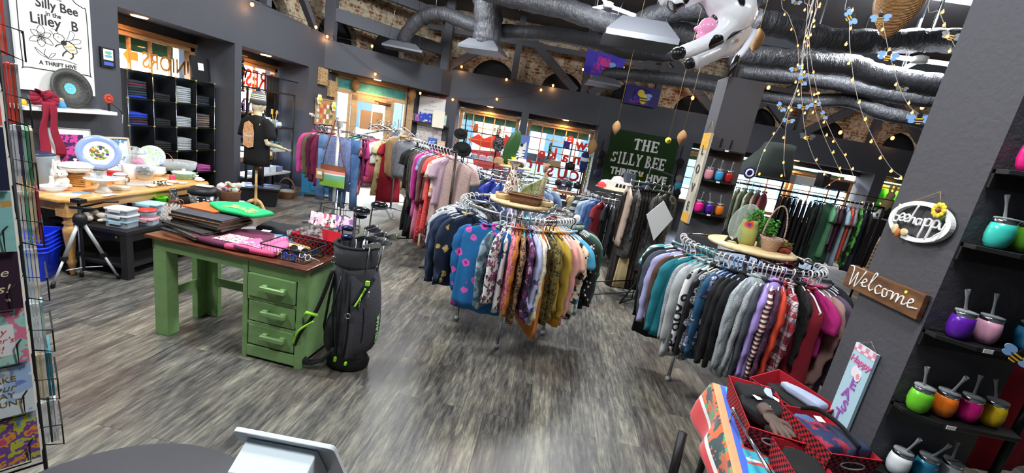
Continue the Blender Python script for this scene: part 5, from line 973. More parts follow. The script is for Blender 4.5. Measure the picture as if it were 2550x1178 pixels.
pot('glass_jug','clear glass bottle behind the green cup','bottle',Cc(395,500),[(.05,0),(.05,.12),(.02,.17),(.018,.2),(.024,.215),(0,.215)],m_clear('clear_glass'))
t=thing('clear_handbag','clear bubble handbag with rose gold handles on the coffee table','handbag',Cc(440,548),.3);m=MB();m.grid(lambda u,v:((u-.5)*.24*(1-.15*v),-.05*(1-.5*v)-.012*sin(u*40)*sin(v*30),.16*v),24,14);m.grid(lambda u,v:((u-.5)*.24*(1-.15*v),.05*(1-.5*v)+.012*sin(u*40)*sin(v*30),.16*v),24,14);m.B('bag_body',m_clear('crinkled_plastic','f0e6dc',.5,.1),t)
m=MB();[m.tube(sm_([(-.05,y,.14),(-.04,y,.2),(.04,y,.2),(.05,y,.14)],4),.004,6) for y in (-.03,.03)];m.B('handle',mat('copper','c8805c'),t)
pot('newspaper_roll','cream papers and a serving tray heaped at the back of the coffee table','papers',Cc(268,540),[(.14,0),(.15,.012),(.13,.03),(0,.034)],mat('newsprint','b8ac8c',.8))
m=MB();[m.ell((rnd(-.1,.1),rnd(-.08,.08),rnd(.02,.07)),(rnd(.02,.05),rnd(.02,.04),rnd(.01,.03)),8,6) for _ in range(16)];o=m.B('plastic_bag_bundle',m_clear('crinkled_plastic','f0e6dc'),loc=Cc(232,552));tag(o,'crinkled clear plastic bundle at the near end of the coffee table','plastic bag')
# pressure cooker on the far end
q=Cc(508,530);t=thing('pressure_cooker','steel and black electric pressure cooker beyond the coffee table','pressure cooker',q,.15)
MB().lathe([(.12,0),(.125,.02),(.125,.03)],32).B('foot',BLKP,t);MB().lathe([(.13,.03),(.132,.22),(.0,.22)],36).B('body',CHROME,t);MB().lathe([(.14,.22),(.142,.25),(.13,.27),(.11,.285),(.0,.295)],36).B('lid',BLKP,t);MB().bx(-.15,-.12,-.03,.03,.2,.24).bx(.12,.15,-.03,.03,.2,.24).B('side_handle',BLKP,t)
MB().box((.052,-.1245,.13),(.085,.02,.15),.4).B('control_panel',BLKP,t,bevel=.004)
m=MB();[m.box((.052+c*.026*cos(.4),-.136+c*.026*sin(.4),.075+r*.026),(.018,.004,.011),.4) for c in (-1,1) for r in range(5)];m.B('button',mat('button_white','d8e0e4',.5),t)
o=MB().bx(-.07,.07,-.04,.04,0,.012).B('folded_cloth',WPAP,loc=q+Vc((.02,-.01,.296)),rz=.3,bevel=.004);tag(o,'folded white booklet on the pressure cooker lid','booklet')
# small black table with the wicker basket of bits
q=oz(575,503,.42);t=thing('side_table','small black side table holding the wicker basket','table',(q.x,q.y,0));MB().slab(rrect(.34,.34,.03),.40,.42).B('table_top',BLKP,t)
for sx in (-1,1):
 for sy in (-1,1):MB().tube([(sx*.14,sy*.14,.40),(sx*.15,sy*.15,0)],.009,8).B('leg',BLK,t)
t=thing('wicker_basket','brown wicker basket heaped with tagged trinkets on the side table','basket',q+Vc((-.02,0,0)));MB().lathe([(.10,0),(.105,.005),(.13,.13),(.135,.15),(.128,.15),(.12,.13),(.095,.01),(0,.01)],30,sy=.8).B('basket_body',WICK,t)
for i in range(26):
 a,r=rnd(0,6.28),rnd(0,.1);cc=('c03050','58b030','d060a0','b8d8f0','e8e8ea','8058a0','e0e0e0','d8d8dc')[i % 8]
 o=(MB().ell((0,0,0),(.018,.018,.016),10,7) if i % 2 else MB().bx(-.025,.025,-.002,.002,-.02,.02)).B('trinket',mat('trinket_'+cc,cc,.3),loc=q+Vc((-.02+r*cos(a),r*.8*sin(a),.15+rnd(0,.10)*(1-r*5))),rot=(rnd(0,1),rnd(0,1),rnd(0,3)));tag(o,('rounded' if i % 2 else 'flat card')+' small %s trinket heaped in the wicker basket' % {'c03050':'red','58b030':'green','d060a0':'pink','b8d8f0':'pale blue','e8e8ea':'white','8058a0':'purple','e0e0e0':'light grey','d8d8dc':'silvery'}[cc],'trinket',('rounded' if i % 2 else 'flat')+' %s trinkets in the wicker basket' % cc)
m=MB();[m.ell((rnd(-.09,.09),rnd(-.06,.06),rnd(.02,.1)),(rnd(.03,.05),)*3,8,6) for _ in range(14)];o=m.B('plastic_wrap',m_clear('crinkled_plastic','f0e6dc'),loc=q+Vc((-.02,0,.12)));tag(o,'clear plastic wrapping bulging from the wicker basket','wrapping',kind='stuff')
pot('tea_cup','tiny white cup on the side table right of the basket','cup',q+Vc((.13,.02,0)),bowl(.03,.03),WSATIN)
# blue stacked bins
BLU=mat('blue_plastic','1c3ce0',.3)
for i in range(5):
 q=Vc((-4.06,3.02,.035*i));t=thing('blue_basket','bright blue plastic bin under the table, %s of the stack' % ('bottom','second from bottom','middle','second from top','top')[i],'plastic bin',q,.5,'stacked blue bins');h=.26;m=MB();P0=rrect(.30,.22,.03);P1=rrect(.38,.29,.04);n_=len(P0)
 m.add([(x,y,0) for x,y in P0]+[(x,y,h) for x,y in P1]+[(x*.97,y*.97,h) for x,y in P1]+[(x*.97,y*.97,.01) for x,y in P0],[(k+a*n_,(k+1) % n_+a*n_,(k+1) % n_+(a+1)*n_,k+(a+1)*n_) for a in range(3) for k in range(n_)]+[tuple(range(n_))[::-1],tuple(range(3*n_,4*n_))]);m.B('tub',BLU,t);MB().tube([(x*1.02,y*1.02,h) for x,y in P1],.008,6,closed=True).B('rim',BLU,t)
# photo tripod
t=thing('camera_tripod','silver and black camera tripod standing before the wooden table','tripod',(-3.66,3.12,0));H_=Vc((0,0,.56));SIL=mat('brushed_aluminium','c8cacc',.4,.35)
for ft in (oz(130,718),oz(204,690),oz(297,695)):
 f=ft-Vc((-3.66,3.12,0));f.z=0;mid=H_*.42+f*.58
 l=MB().tube([H_*.97+f*.03,mid],.014,8).tube([mid,f*.96+Vc((0,0,.03))],.0095,8).B('leg',SIL,t);MB().tube([f*.93+Vc((0,0,.05)),f+Vc((0,0,.008))],[.013,.016],8).B('foot',BLKP,l);MB().box(mid,(.035,.035,.03)).B('leg_clamp',BLKP,l)
MB().tube([(0,0,.1),(0,0,.72)],.011,8).lathe([(.03,.50),(.045,.53),(.045,.57),(.03,.60)],14).tube([(-.08,0,.64),(.1,.0,.66)],.012,8).box((0,0,.71),(.08,.06,.03)).tube([(.02,0,.66),(.16,.06,.72),(.24,.1,.73)],.009,8).B('pan_head',BLKP,t)
m=MB();hub=Vc((0,0,.13));[m.tube([hub,(oz(*c).x+3.66)*.55*Vc((1,0,0))+(oz(*c).y-3.12)*.55*Vc((0,1,0))+Vc((0,0,.13))],.005,5) for c in ((130,718),(204,690),(297,695))];m.B('brace',SIL,t)
# ================================================================ left wall furnishings
t=thing('shop_sign','white canvas shop sign with bee and lily drawing on the left wall','sign',(XL+.02,4.02,1.47),PI/2);SW,SH=.66,1.12;INK=mat('sign_ink','2a2a2c',.7)
MB().bx(-SW/2,SW/2,-.012,.012,0,SH).B('sign_board',mat('canvas_white','ecebe4',.85,bump=.1,bs=200),t)
brd=sm_([(-.29,-.014,.24),(-.25,-.014,.205),(.25,-.014,.205),(.29,-.014,.24),(.29,-.014,.80),(.26,-.014,.85),(.19,-.014,.88),(.10,-.014,.97),(-.10,-.014,.97),(-.19,-.014,.88),(-.26,-.014,.85),(-.29,-.014,.80)],4,True)
MB().tube(brd,.004,5,closed=True).B('outline',INK,t)
for s_,z_,sz,x_ in (('The',.875,.07,.02),('Silly Bee',.792,.115,.03),('in the',.712,.06,-.01),('Lilley',.645,.13,-.08),('B',.65,.125,.17),('A THRIFT HIVE',.262,.052,0)):
 text('lettering',s_,sz,INK,t,(x_,-.015,z_),0,.001,.0016 if sz > .07 else .0006,sx=.95)
 if sz > .1:   # serifs under the stems
  pass
def stroke(m,P,r,y=-.016,k=4,closed=False):m.tube([(v.x,y,v.y) for v in sm_([(a,b,0) for a,b in P],k,closed)],r,5,closed=closed)
t2=MB()
for k in range(6):
 a=.5+k*PI/3;L_=.13 if k % 2 else .11;cx,cz,c_,s_=-.15,.45,cos(a),sin(a)*1.2;stroke(t2,[(cx,cz),(cx+.5*L_*c_-.032*s_,cz+.5*L_*s_+.032*c_),(cx+L_*c_,cz+L_*s_),(cx+.5*L_*c_+.032*s_,cz+.5*L_*s_-.032*c_)],.0022,closed=True);stroke(t2,[(cx,cz),(cx+.4*L_*c_,cz+.4*L_*s_)],.0018)
t2.tube([(v.x,-.016,v.y) for v in sm_([(-.12,.30,0),(-.13,.22,0),(-.08,.17,0),(.05,.19,0),(.2,.155,0)],5)],.0022,5);t2.tube([(v.x,-.016,v.y) for v in sm_([(-.10,.19,0),(-.17,.25,0),(-.22,.30,0),(-.18,.22,0),(-.10,.19,0),(-.06,.25,0),(-.02,.26,0),(-.06,.2,0),(-.09,.18,0)],4)],.002,5);t2.prism(circle(.030,16,.075,.425,rz=1.1),-.0145,-.0125).ell((.02,-.015,.49),(.005,.002,.007),8,6).B('lily_drawing',INK,t)
b=MB();stroke(b,[(.0,.44),(-.03,.48),(-.01,.53),(.05,.53),(.08,.49),(.06,.44),(.03,.42)],.0025,closed=True);stroke(b,[(-.02,.49),(-.05,.55),(-.07,.56)],.002);stroke(b,[(.02,.54),(.0,.58),(-.04,.59)],.002);stroke(b,[(.1,.46),(.13,.54),(.15,.61),(.19,.58),(.17,.5),(.12,.46)],.002,closed=True);stroke(b,[(.13,.46),(.2,.51),(.26,.51),(.24,.46),(.17,.44)],.002,closed=True)
stroke(b,[(.06,.44),(.12,.46),(.18,.42),(.21,.34),(.18,.30),(.12,.31),(.07,.37)],.003,closed=True);stroke(b,[(.1,.33),(.06,.28),(.05,.24)],.006);stroke(b,[(.16,.31),(.16,.25),(.13,.22)],.006);stroke(b,[(.19,.4),(.24,.39),(.26,.41)],.004);stroke(b,[(.05,.41),(.0,.38),(-.02,.35)],.005);b.B('bee_drawing',INK,t)
b=MB();[b.prism([(x0,z0),(x0+.075,z0+.03),(x0+.085,z0+.008),(x0+.012,z0-.024)],-.0155,-.0135) for x0,z0 in ((.085,.385),(.105,.345))];b.B('bee_stripes',mat('straw_yellow','d8c078',.8),t)
for o in t.children:
 if o.name.startswith(('lily','bee_dr','bee_str')):o.scale=(.85,1,.68);o.location.z=.19
t=thing('certificate_frame','small black frame with a white and blue card on the left wall','frame',(XL+.012,4.52,1.79),PI/2);MB().bx(-.075,.075,-.012,.01,0,.20).B('frame',BLKP,t);MB().bx(-.052,.052,-.014,-.012,.075,.185).B('card',WPAP,t);MB().bx(-.05,.05,-.014,-.012,.02,.055).B('blue_card',mat('blue_card','4868c0',.6),t);MB().prism(circle(.03,14,0,.15,rx=1.3,rz=.6),-.0155,-.014).prism(circle(.03,14,0,.115,rx=1.4,rz=.5),-.0156,-.014).B('card_emblem',m_blob('emblem',('58a8d8','58a8d8','8cc060','58a8d8'),40),t)
t=thing('wall_shelf','white floating shelf below the shop sign on the left wall','shelf',(XL,4.0,1.30),PI/2);MB().bx(-.42,.42,-.20,0,0,.035).B('shelf_board',WHT,t,bevel=.002)
def m_plate2():
 t=NT('carved_plate');tc=t.nd('ShaderNodeTexCoord').outputs['Object'];L=t.nd('ShaderNodeVectorMath',{0:t.nd('ShaderNodeVectorMath',{0:tc,1:(1,1,0)},operation='MULTIPLY').outputs[0]},operation='LENGTH').outputs['Value'];n=t.math('MULTIPLY',t.noise(tc,60,2),.012);s=t.math('MULTIPLY',t.math('ADD',L,n),5.0)
 t.base(t.ramp(s,[(0,'c8e0c8'),(.09,'5ab8c8'),(.27,'6cc4cc'),(.32,'3a3a36'),(.38,'585a50'),(.58,'2c2c2c'),(.82,'262628'),(.86,'4c4c44'),(1.0,'333330')]));t.bump(t.noise(tc,50,2),.6,.01);t.P(Roughness=.5);return t.m
platter('carved_plate','dark carved plate with a turquoise centre standing on the white shelf',(XL+.09,4.06,1.335+.19),.19,m_plate2(),PI/2-.15,PI/2)
BOW=F('8c1230');t=thing('ribbon_bow','burgundy ribbon bow with long tails on the white shelf','bow',(XL+.17,3.75,1.36),PI/2)
m=MB();[m.tube(sm_([(0,0,.05),(.07*cos(a)*1.2,-.03+.02*sin(a*3),.05+.06*sin(a)),(.10*cos(a)*1.2,-.01,.05+.08*sin(a)),(.04*cos(a),.02,.05+.05*sin(a)),(0,0,.05)],4),.022,8,flat=.3) for a in (0,.6,1.2,1.9,2.6,3.14,3.7,5.6)];m.B('bow_loops',BOW,t)
for s in (-1,1):MB().grid(lambda u,v,s=s:(.02*s+(u-.5)*.075+s*v*.05+.012*sin(v*9),-.05-.01*sin(u*3+v*5),.03-.50*v),6,18).B('ribbon_tail',BOW,t,solid=.002)
pot('gnome_figurine','little blue and tan figurine in front of the carved plate','figurine',(XL+.15,3.92,1.335),[(.03,0),(.034,.03),(.022,.06),(.02,.07)],mat('figurine_blue','4aa0d8',.4),extra=[('head',MB().ell((0,0,.075),.022,10,8),mat('figurine_tan','c8a078',.6))])
pot('yellow_figurine','small yellow figurine at the left end of the white shelf','figurine',(XL+.13,3.63,1.335),[(.022,0),(.026,.03),(.012,.055),(0,.058)],mat('figurine_yellow','e0b83a',.5))
t=thing('flower_ornament','red flower ornament with dangling ribbon at the shelf end','ornament',(XL+.15,4.38,1.335),PI/2);m=MB();[m.ell((.035*cos(a),0,.13+.035*sin(a)),(.017,.012,.017),8,6) for a in [2*PI*i/10 for i in range(10)]];m.ell((0,-.008,.13),(.022,.014,.022),10,8);m.B('flower_head',mat('red_orange','b8402c',.6),t);MB().bx(-.012,.012,-.004,.004,0,.1).tube([(0,0,.1),(.08,-.03,.03),(.10,-.05,-.02)],.005,6).B('ribbon',BLKP,t);MB().tube([(.1,-.05,-.02),(.09,-.05,-.12)],.002,5).B('string',WPAP,t)
# ---------------------------------------------------------------- cube shelving
t=thing('cube_shelves','black wire cube shelving filled with folded clothes in the left niche','shelving',(-5.1,4.98,0),PI/2);m=MB();CW,CHH,CD=.345,.335,.35;NC,NR=4,5;z0=.13
Z_=[z0+CHH*i for i in range(NR+1)]
for i in range(NC+1):m.bx(i*CW-.004,i*CW+.004,0,CD,z0,Z_[-1])
for z in Z_:m.bx(0,NC*CW,0,CD,z-.004,z+.004)
m.B('panel',mat('cube_black','121214',.5),t);m=MB()
for i in range(NC):
 for j in range(NR):m.bx(i*CW+.018,(i+1)*CW-.018,CD-.004,CD,Z_[j]+.01,Z_[j+1]-.01)
m.B('back_panel',mat('cube_black'),t);cn=MB().ell((0,0,0),.014,8,6).B('connector',mat('connector_brass','a89a4a',.5),t,loc=(0,-.006,z0))
for i in range(NC+1):
 for z in Z_[1 if i == 0 else 0:]:c=cn.copy();COL.objects.link(c);c.location=(i*CW,-.006,z)
m=MB();[m.tube([(i*CW,-.006,z0),(i*CW,-.006,Z_[-1])],.004,5) for i in range(NC+1)];m.B('frame_wire',STEEL,t)
MB().lathe([(.02,0),(.02,z0)],8).B('leg',BLK,t)
def stack(col,row,n,cols,word,h=.028,w_=.26):
 for k in range(n):
  c=cols[k % len(cols)];p=Vc((-5.12-.14,4.98+CW*(col+.5),z0+CHH*row+.006+k*h));
  folded('folded_garment','%s folded garment in cube column %s, layer %s from its shelf' % (word,('one','two','three','four')[col],('one','two','three','four','five','six','seven','eight')[k]),p,PI/2+rnd(-.05,.05),w_,.24,h*.95,F(c),col*7+row+k,cat='folded clothes',group='folded clothes in the cube shelves',poly=[(-.5,-.5),(.5,-.5),(.5,.5),(-.5,.5)])
stack(0,4,7,('1c3ab8','1e2c38','243440','1e2c30','2c3c44','6a2030','22303c'),'navy and blue',.03);stack(0,3,5,('2a3a8a','4a1c28','2c3a2c','1c34a0','2040c0'),'blue, green and wine',.03);stack(1,4,3,('2c2c30','1c1c20','303034'),'charcoal');stack(1,3,3,('1c1c20','26262a'),'black');stack(1,2,4,('202024','2a2a2e'),'soft black')
stack(2,4,8,('a8b0b4','98a0a4','b0b6ba'),'pale grey, upper shelf',.027);stack(2,3,6,('b0b6ba','a0a8ac'),'pale grey, middle shelf',.022);stack(2,2,7,('a8aeb2','b4babe'),'pale grey, lower shelf',.024);stack(3,4,4,('242c3c','1c222e'),'dark navy',.03);stack(3,3,6,('6a5c54','4c4a4c','7c7068','8a6a54'),'taupe and brown',.032);stack(3,2,3,('34343a','2a2a30'),'dark grey')
stack(3,1,4,('c858a8','b04890','d068b0'),'magenta pink',.022,.3);stack(2,1,3,('6a6e74','7a8086'),'slate grey',.03)
t=thing('black_board','black square board with a white tag standing on the cube shelves','board',(-5.16,6.19,Z_[-1]+.01),PI/2);MB().prism(rrect(.34,.34,.04,0,.17),-.01,.01).B('board_panel',BLKP,t);MB().bx(-.05,.05,-.013,-.01,.15,.25).B('white_tag',WPAP,t);t.rotation_euler.x=-.12
t.rotation_euler=(-.1,0,PI/2)
# ================================================================ dressed torso on a stand
BIRCH=m_wood('birch','c89c5c','d8b070','e4c288',(6,6,1.2),.4);SKIN=mat('torso_linen','dccfa8',.6)
MP=Vc((-4.22,6.10,0));t=thing('display_torso','jointed display torso on a wooden tripod stand in front of the narrow left window','mannequin',MP,.35)
MB().lathe([(.022,.10),(.028,.16),(.036,.20),(.02,.23),(.018,.40),(.026,.42),(.018,.44),(.018,.78)],16).B('stand_pole',BIRCH,t)
for a in (-.5,1.6,3.5):MB().tube(sm_([(.0,0,.19),(.09*cos(a),.09*sin(a),.16),(.17*cos(a),.17*sin(a),.05),(.25*cos(a),.25*sin(a),.018)],5),[.03]*5+[.027]*5+[.022]*6,10,flat=.7).B('stand_foot',BIRCH,t)
m=MB();sec(m,[(.76,.155,.10,0,0),(.90,.15,.10,0,0),(1.02,.135,.09,0,0),(1.2,.165,.11,0,0),(1.34,.175,.105,0,0),(1.42,.14,.075,0,0),(1.45,.065,.055,0,0),(1.53,.05,.05,0,0)],28,0,0,.85);m.ell((0,-.01,1.62),(.078,.095,.115),20,14);m.ell((0,-.105,1.61),(.012,.02,.022),8,6);[m.ell((s*.08,0,1.61),(.012,.02,.03),8,6) for s in (-1,1)]
body=voxel('body',m,SKIN,.012,3,parent=t);body.rotation_euler.z=2.3
m=MB();sec(m,[(.74,.20,.135,0,0),(.85,.195,.13,0,0),(1.0,.19,.125,0,0),(1.2,.20,.13,0,0),(1.34,.205,.125,0,0),(1.41,.18,.10,0,0),(1.45,.10,.07,0,0),(1.465,.07,.06,0,0)],36,.012,.5,.85)
for s in (-1,1):m.tube([(s*.15,0,1.41),(s*.21,0,1.35),(s*.25,.0,1.22),(s*.26,0,1.14)],[.055,.075,.08,.085],14)
sh=m.B('t_shirt',F('0f1013'),t);sh.rotation_euler.z=-.6;sh['label']='black t-shirt with a peach badge on the back'
body.rotation_euler.z=-.85+PI
bd=MB();P=[(-.095,1.02),(.0,.99),(.095,1.02),(.105,1.22),(.075,1.34),(0,1.38),(-.075,1.34),(-.105,1.22)];bd.prism(P,-.150,-.144);b_=bd.B('back_badge',m_blob('peach_badge',('d8a878','e0b48a','c89060','e4c09c'),20),sh);text('badge_lettering','Caspen',.055,WPAP,sh,(0,-.153,1.17),0,.001,.001,shear=.3)
m=MB()   # bent forearms and hands, jointed
R85=MR(-.85,3,'Z')
for s,tipz in ((1,1.06),(-1,1.0)):
 a=R85@Vc((s*.26,0,1.16));e_=R85@Vc((s*.27,.02,1.10));wv=R85@Vc((s*.20,.26,1.04 if s > 0 else .98));m2=MB();m2.tube([a,e_],.04,10);m2.ell(e_,.042,12,8);m2.tube([e_,wv],[.038,.024],12);d=(wv-e_).normalized();pal=wv+d*.05;m2.ell(pal,(.035,.03,.018),10,8)
 sd=d.cross(Vc((0,0,1))).normalized()
 for k in range(4):q=pal+sd*(.024*(k-1.5)*.8);m2.tube([q+d*.02,q+d*.055+Vc((0,0,-.004)),q+d*(.07+.008*(k % 3))+Vc((0,0,-.028))],[.0095,.008,.006],8)
 m2.tube([pal-d*.02+sd*.03*s,pal+sd*.05*s+d*.01+Vc((0,0,-.01)),pal+sd*.05*s+d*.035+Vc((0,0,-.02))],[.011,.009,.007],8)
 voxel('forearm',m2,SKIN,.005,1,parent=t)
def m_beanie():
 q=NT('striped_beanie');s=q.nd('ShaderNodeSeparateXYZ',{0:q.nd('ShaderNodeTexCoord').outputs['Generated']}).outputs[2];q.base(q.ramp(s,[(0,'4a4c50'),(.28,'6a6c6e'),(.38,'e0dcc4'),(.46,'4c4c50'),(.52,'e0dcc4'),(.6,'4c4c50'),(.66,'e0dcc4'),(.74,'707276')],'CONSTANT'));q.P(Roughness=.9);q.bump(q.noise(q.co(),90,2),.6,.01);return q.m
MB().lathe([(.098,1.63),(.108,1.635),(.108,1.69),(.100,1.70),(.096,1.76),(.07,1.80),(.02,1.815),(0,1.816)],26).B('beanie',m_beanie(),t);MB().ell((.0,0,1.835),.035,10,8).B('beanie_pompom',F('1c1c1e','fur','3a3a3e'),t)
# ---------------------------------------------------------------- shelf unit in the second left niche
t=thing('metal_shelf_unit','black metal shelf unit of kitchenware beside the dressed torso','shelf unit',(-5.12,7.52,0));HX,HY=.19,.66;DK=mat('dark_bronze','2a2422',.45,.4)
for sx in (-1,1):
 for sy in (-1,1):MB().bx(sx*HX-.014,sx*HX+.014,sy*HY-.014,sy*HY+.014,0,1.86).B('post',DK,t)
MB().bx(-HX,HX,-HY,HY,1.83,1.86).B('top_rail',DK,t)
for z in (.36,.80,1.22):MB().bx(-HX,HX,-HY,HY,z-.03,z).B('shelf_board',mat('shelf_white_top','b8b4ac',.6) if z < 1 else DK,t)
SHX=lambda u,z,x=.05:Vc((-5.12+x,7.52+u,z))
t=pot('utensil_holder','glass jar of wooden and steel utensils on the metal shelf','utensil jar',SHX(.28,1.22),[(.045,0),(.05,.01),(.055,.13)],m_clear('clear_glass'),extra=[('spoon',MB().tube([(0,0,.01),(.03,.02,.24)],.006,6).ell((.035,.022,.27),(.022,.01,.035),10,8),BIRCH),('ladle',MB().tube([(.01,0,.01),(.0,.07,.22)],.005,6).ell((.0,.08,.25),(.03,.03,.03),10,8),STEEL),('spatula',MB().tube([(0,.01,.01),(-.01,-.05,.22)],.005,6).box((-.01,-.06,.27),(.01,.05,.09)),mat('yellow_plastic','e0b02c',.4))])
for u,h,c,lab in ((-.05,.12,'f0efe8','white pitcher left of the utensil jar on the metal shelf'),(.10,.16,'e4e6e8','tall pale kettle beside the utensil jar on the metal shelf'),(.42,.09,'d8dce0','white gravy boat right of the utensil jar on the metal shelf'),(-.22,.1,'dfe2e4','white cup set near the torso on the metal shelf')):
 pot('crockery',lab,'pitcher',SHX(u,1.22),[(.04,0),(.055,h*.3),(.05,h*.7),(.035,h*.9),(.045,h),(.04,h),(0,h*.1)],mat('china_'+c,c,.15,coat=.4),extra=[('handle',MB().tube(sm_([(0,.05,h*.8),(0,.09,h*.7),(0,.055,h*.3)],4),.006,6),WSATIN)])
frame_pic('gift_box','blue beach picture box on the middle metal shelf',SHX(.22,.80),PI/2+.3,.2,.17,mat('gift_blue','3a90c0',.5),m_blob('beach_print',('3a98c8','5ab0d8','d8b8a8','a8485a'),12),.012,-.1,cat='box')
t=pot('potted_succulent','small green and purple succulent pot on the middle metal shelf','potted plant',SHX(.46,.80),[(.04,0),(.055,.08),(.05,.08),(0,.07)],mat('green_pot','4a8a4c',.4),extra=[('leaves',(lambda m:[m.ell((.035*cos(a),.035*sin(a),.10+.02*sin(a*3)),(.03,.022,.012),8,6) for a in [2*PI*i/9 for i in range(9)]] and m)(MB()),m_blob('succulent',('4a7a48','6a4a78','5a9050'),40))])
for i,(u,z,w_,h,c,lab) in enumerate(((.02,.36,.12,.16,'e0e4e8','white boxed ornament on the low metal shelf'),(.22,.36,.14,.12,'c8d0d8','pale grey box on the low metal shelf'),(.42,.36,.16,.10,'6a7088','slate blue box on the low metal shelf'),(-.3,.36,.2,.06,'d8e0e8','flat white box at the left of the low metal shelf'))):
 o=MB().bx(-.06,.06,-w_/2,w_/2,0,h).B('carton',mat('carton_'+c,c,.6),loc=SHX(u,z),bevel=.004);tag(o,lab,'box')
o=MB().grid(lambda u,v:(-.02*sin(u*25),-.18+.36*u,-1.15*v),24,4).B('curtain',F('201f22'),loc=(-5.38,8.2,2.12),solid=.006);tag(o,'dark curtain panel at the right of the narrow left window','curtain')
t=thing('hanging_sculpture','black jointed metal figure hanging above the dressed torso','ornament',(-4.98,6.75,1.78));MB().tube([(0,0,.665),(0,0,.5)],.003,4).B('cord',BLK,t)
m=MB();m.ell((0,0,.46),(.06,.06,.05));m.ell((0,0,.36),(.07,.05,.06));m.ell((.02,0,.27),(.05,.05,.05));m.tube([(-.05,0,.36),(-.13,.02,.30),(-.10,.02,.22)],.014,8);m.tube([(.05,0,.36),(.12,-.02,.3),(.1,-.02,.2)],.014,8);m.tube([(-.02,0,.24),(-.03,0,.1),(-.03,-.01,0)],.014,8);m.tube([(.04,0,.24),(.05,0,.1),(.06,-.01,.0)],.014,8);m.ell((-.03,-.02,0),(.03,.05,.02));m.ell((.06,-.02,0),(.03,.05,.02));m.B('figure_body',mat('dark_iron','201e1e',.4,.6),t);MB().lathe([(.0,0),(.10,.0),(.10,.008),(0,.012)],16,c=(0,0,.53)).B('hat',mat('warm_brass','a87838',.4,.7),t)
o=MB().tube([(-5.0,6.66,2.10),(-5.0,8.4,2.10)],.01,8).B('curtain_rod',BLK);tag(o,'thin black rod spanning the second left niche','rod')
# floor things under the torso
t=thing('storage_tote','black storage tote with blue lid stripes behind the torso stand','storage box',(-4.50,6.62,0),.5);MB().add([(sx*.27*k,sy*.2*k,z) for z,k in ((0,.88),(.27,1)) for sx,sy in ((-1,-1),(1,-1),(1,1),(-1,1))],[(0,3,2,1),(4,5,6,7)]+[(i,(i+1) % 4,(i+1) % 4+4,i+4) for i in range(4)]).B('tub',mat('tote_black','1d1f24',.45),t,bevel=.01);MB().slab(rrect(.58,.44,.03),.27,.31).B('lid',mat('tote_black'),t,bevel=.006);MB().bx(-.2,.2,-.16,-.1,.311,.316).bx(-.2,.2,.1,.16,.311,.316).B('lid_stripe',mat('tote_blue','3c58a8',.5),t)
pot('tall_box','black tube printed with red hearts standing on the storage tote','gift box',(-4.62,6.72,.317),[(.085,0),(.085,.34),(.0,.34)],F('1a1416','dots','c8363c',s=.33),extra=[('lid',MB().lathe([(.088,.34),(.088,.37),(0,.37)],20),BLKP)])
t=thing('handled_basket','wicker basket with hoop handle on the floor beside the storage tote','basket',(-4.50,7.35,0));MB().lathe([(.12,0),(.125,.005),(.16,.13),(.165,.14),(.155,.14),(.11,.01),(0,.01)],28).B('basket_body',WICKN,t);MB().tube([(.16*cos(a),0,.13+.24*sin(a)) for a in [PI*i/16 for i in range(17)]],.010,8).B('handle',WICKN,t);MB().ell((0,0,.12),(.12,.12,.05)).B('contents',F('a8a8a0','marl','6a7068'),t)
pot('glass_cloche','pale glass dome standing behind the hoop handled basket','glass dome',(-4.78,7.12,0),[(.11,0),(.11,.14),(.08,.2),(0,.23)],m_clear('clear_glass'))
t=thing('painted_cabinet','turquoise painted cabinet between the left niche and the denim rack','cabinet',(-4.25,8.0,0),.5);MB().bx(-.3,.3,-.18,.18,.08,.62).B('body',mat('turquoise_paint','2f86b4',.5,var=.04,bs=6),t,bevel=.006);MB().bx(-.32,.32,-.2,.2,.62,.65).B('top',mat('turquoise_paint'),t);[MB().bx(sx*.27-.02,sx*.27+.02,sy*.15-.02,sy*.15+.02,0,.08).B('leg',mat('turquoise_paint'),t) for sx in (-1,1) for sy in (-1,1)];MB().bx(-.14,.14,-.19,-.18,.14,.56).B('door',mat('turquoise_paint'),t,bevel=.003)
t=thing('tier_stand','three tier glass serving stand on the turquoise cabinet','cake stand',(-4.25,8.0,.65));MB().tube([(0,0,0),(0,0,.62)],.006,6).ell((0,0,.64),.016,8,6).B('stem',STEEL,t);[MB().lathe([(0,z),(r,z),(r,z+.006),(0,z+.008)],24).B('tier',WSATIN if z > .4 else m_clear('clear_glass'),t) for r,z in ((.2,.04),(.17,.22),(.13,.42))]
frame_pic('leaning_canvas','pale yellow green canvas leaning behind the tier stand',(-4.32,8.38,.65),.5,.34,.42,mat('canvas_green','b8c088',.7),mat('canvas_green','b8c088'),.02,-.08,cat='canvas')
# ---------------------------------------------------------------- wall pieces left of the door
for i,(y,z,lab,s) in enumerate(((8.98,2.33,'upper left',31),(9.40,2.13,'lower right',47))):
 o=MB().bx(-.15,.15,-.07,0,-.17,.17).B('wood_block',m_blob('burl_print_%d' % i,('a8865c','c8a878','8a6840','d4ba90','6a4c30'),14+i*5),loc=(XL,y,z),rz=PI/2,bevel=.008);tag(o,'carved wooden block hung on the wall left of the door, %s of the pair' % lab,'wall art')
t=thing('cork_board','cork notice board covered in cards left of the corner door','notice board',(XL+.01,9.16,1.37),PI/2);MB().bx(-.36,.36,-.012,.01,0,.50).B('board',mat('cork','b08a5c',.9,var=.1,bs=80),t);m=MB();m.bx(-.38,.38,-.025,.0,-.02,.0);m.bx(-.38,.38,-.025,0,.50,.52);m.bx(-.38,-.36,-.025,0,0,.5);m.bx(.36,.38,-.025,0,0,.5);m.B('frame',m_wood('pale_oak','b8905c','c8a06c','d4b080'),t)
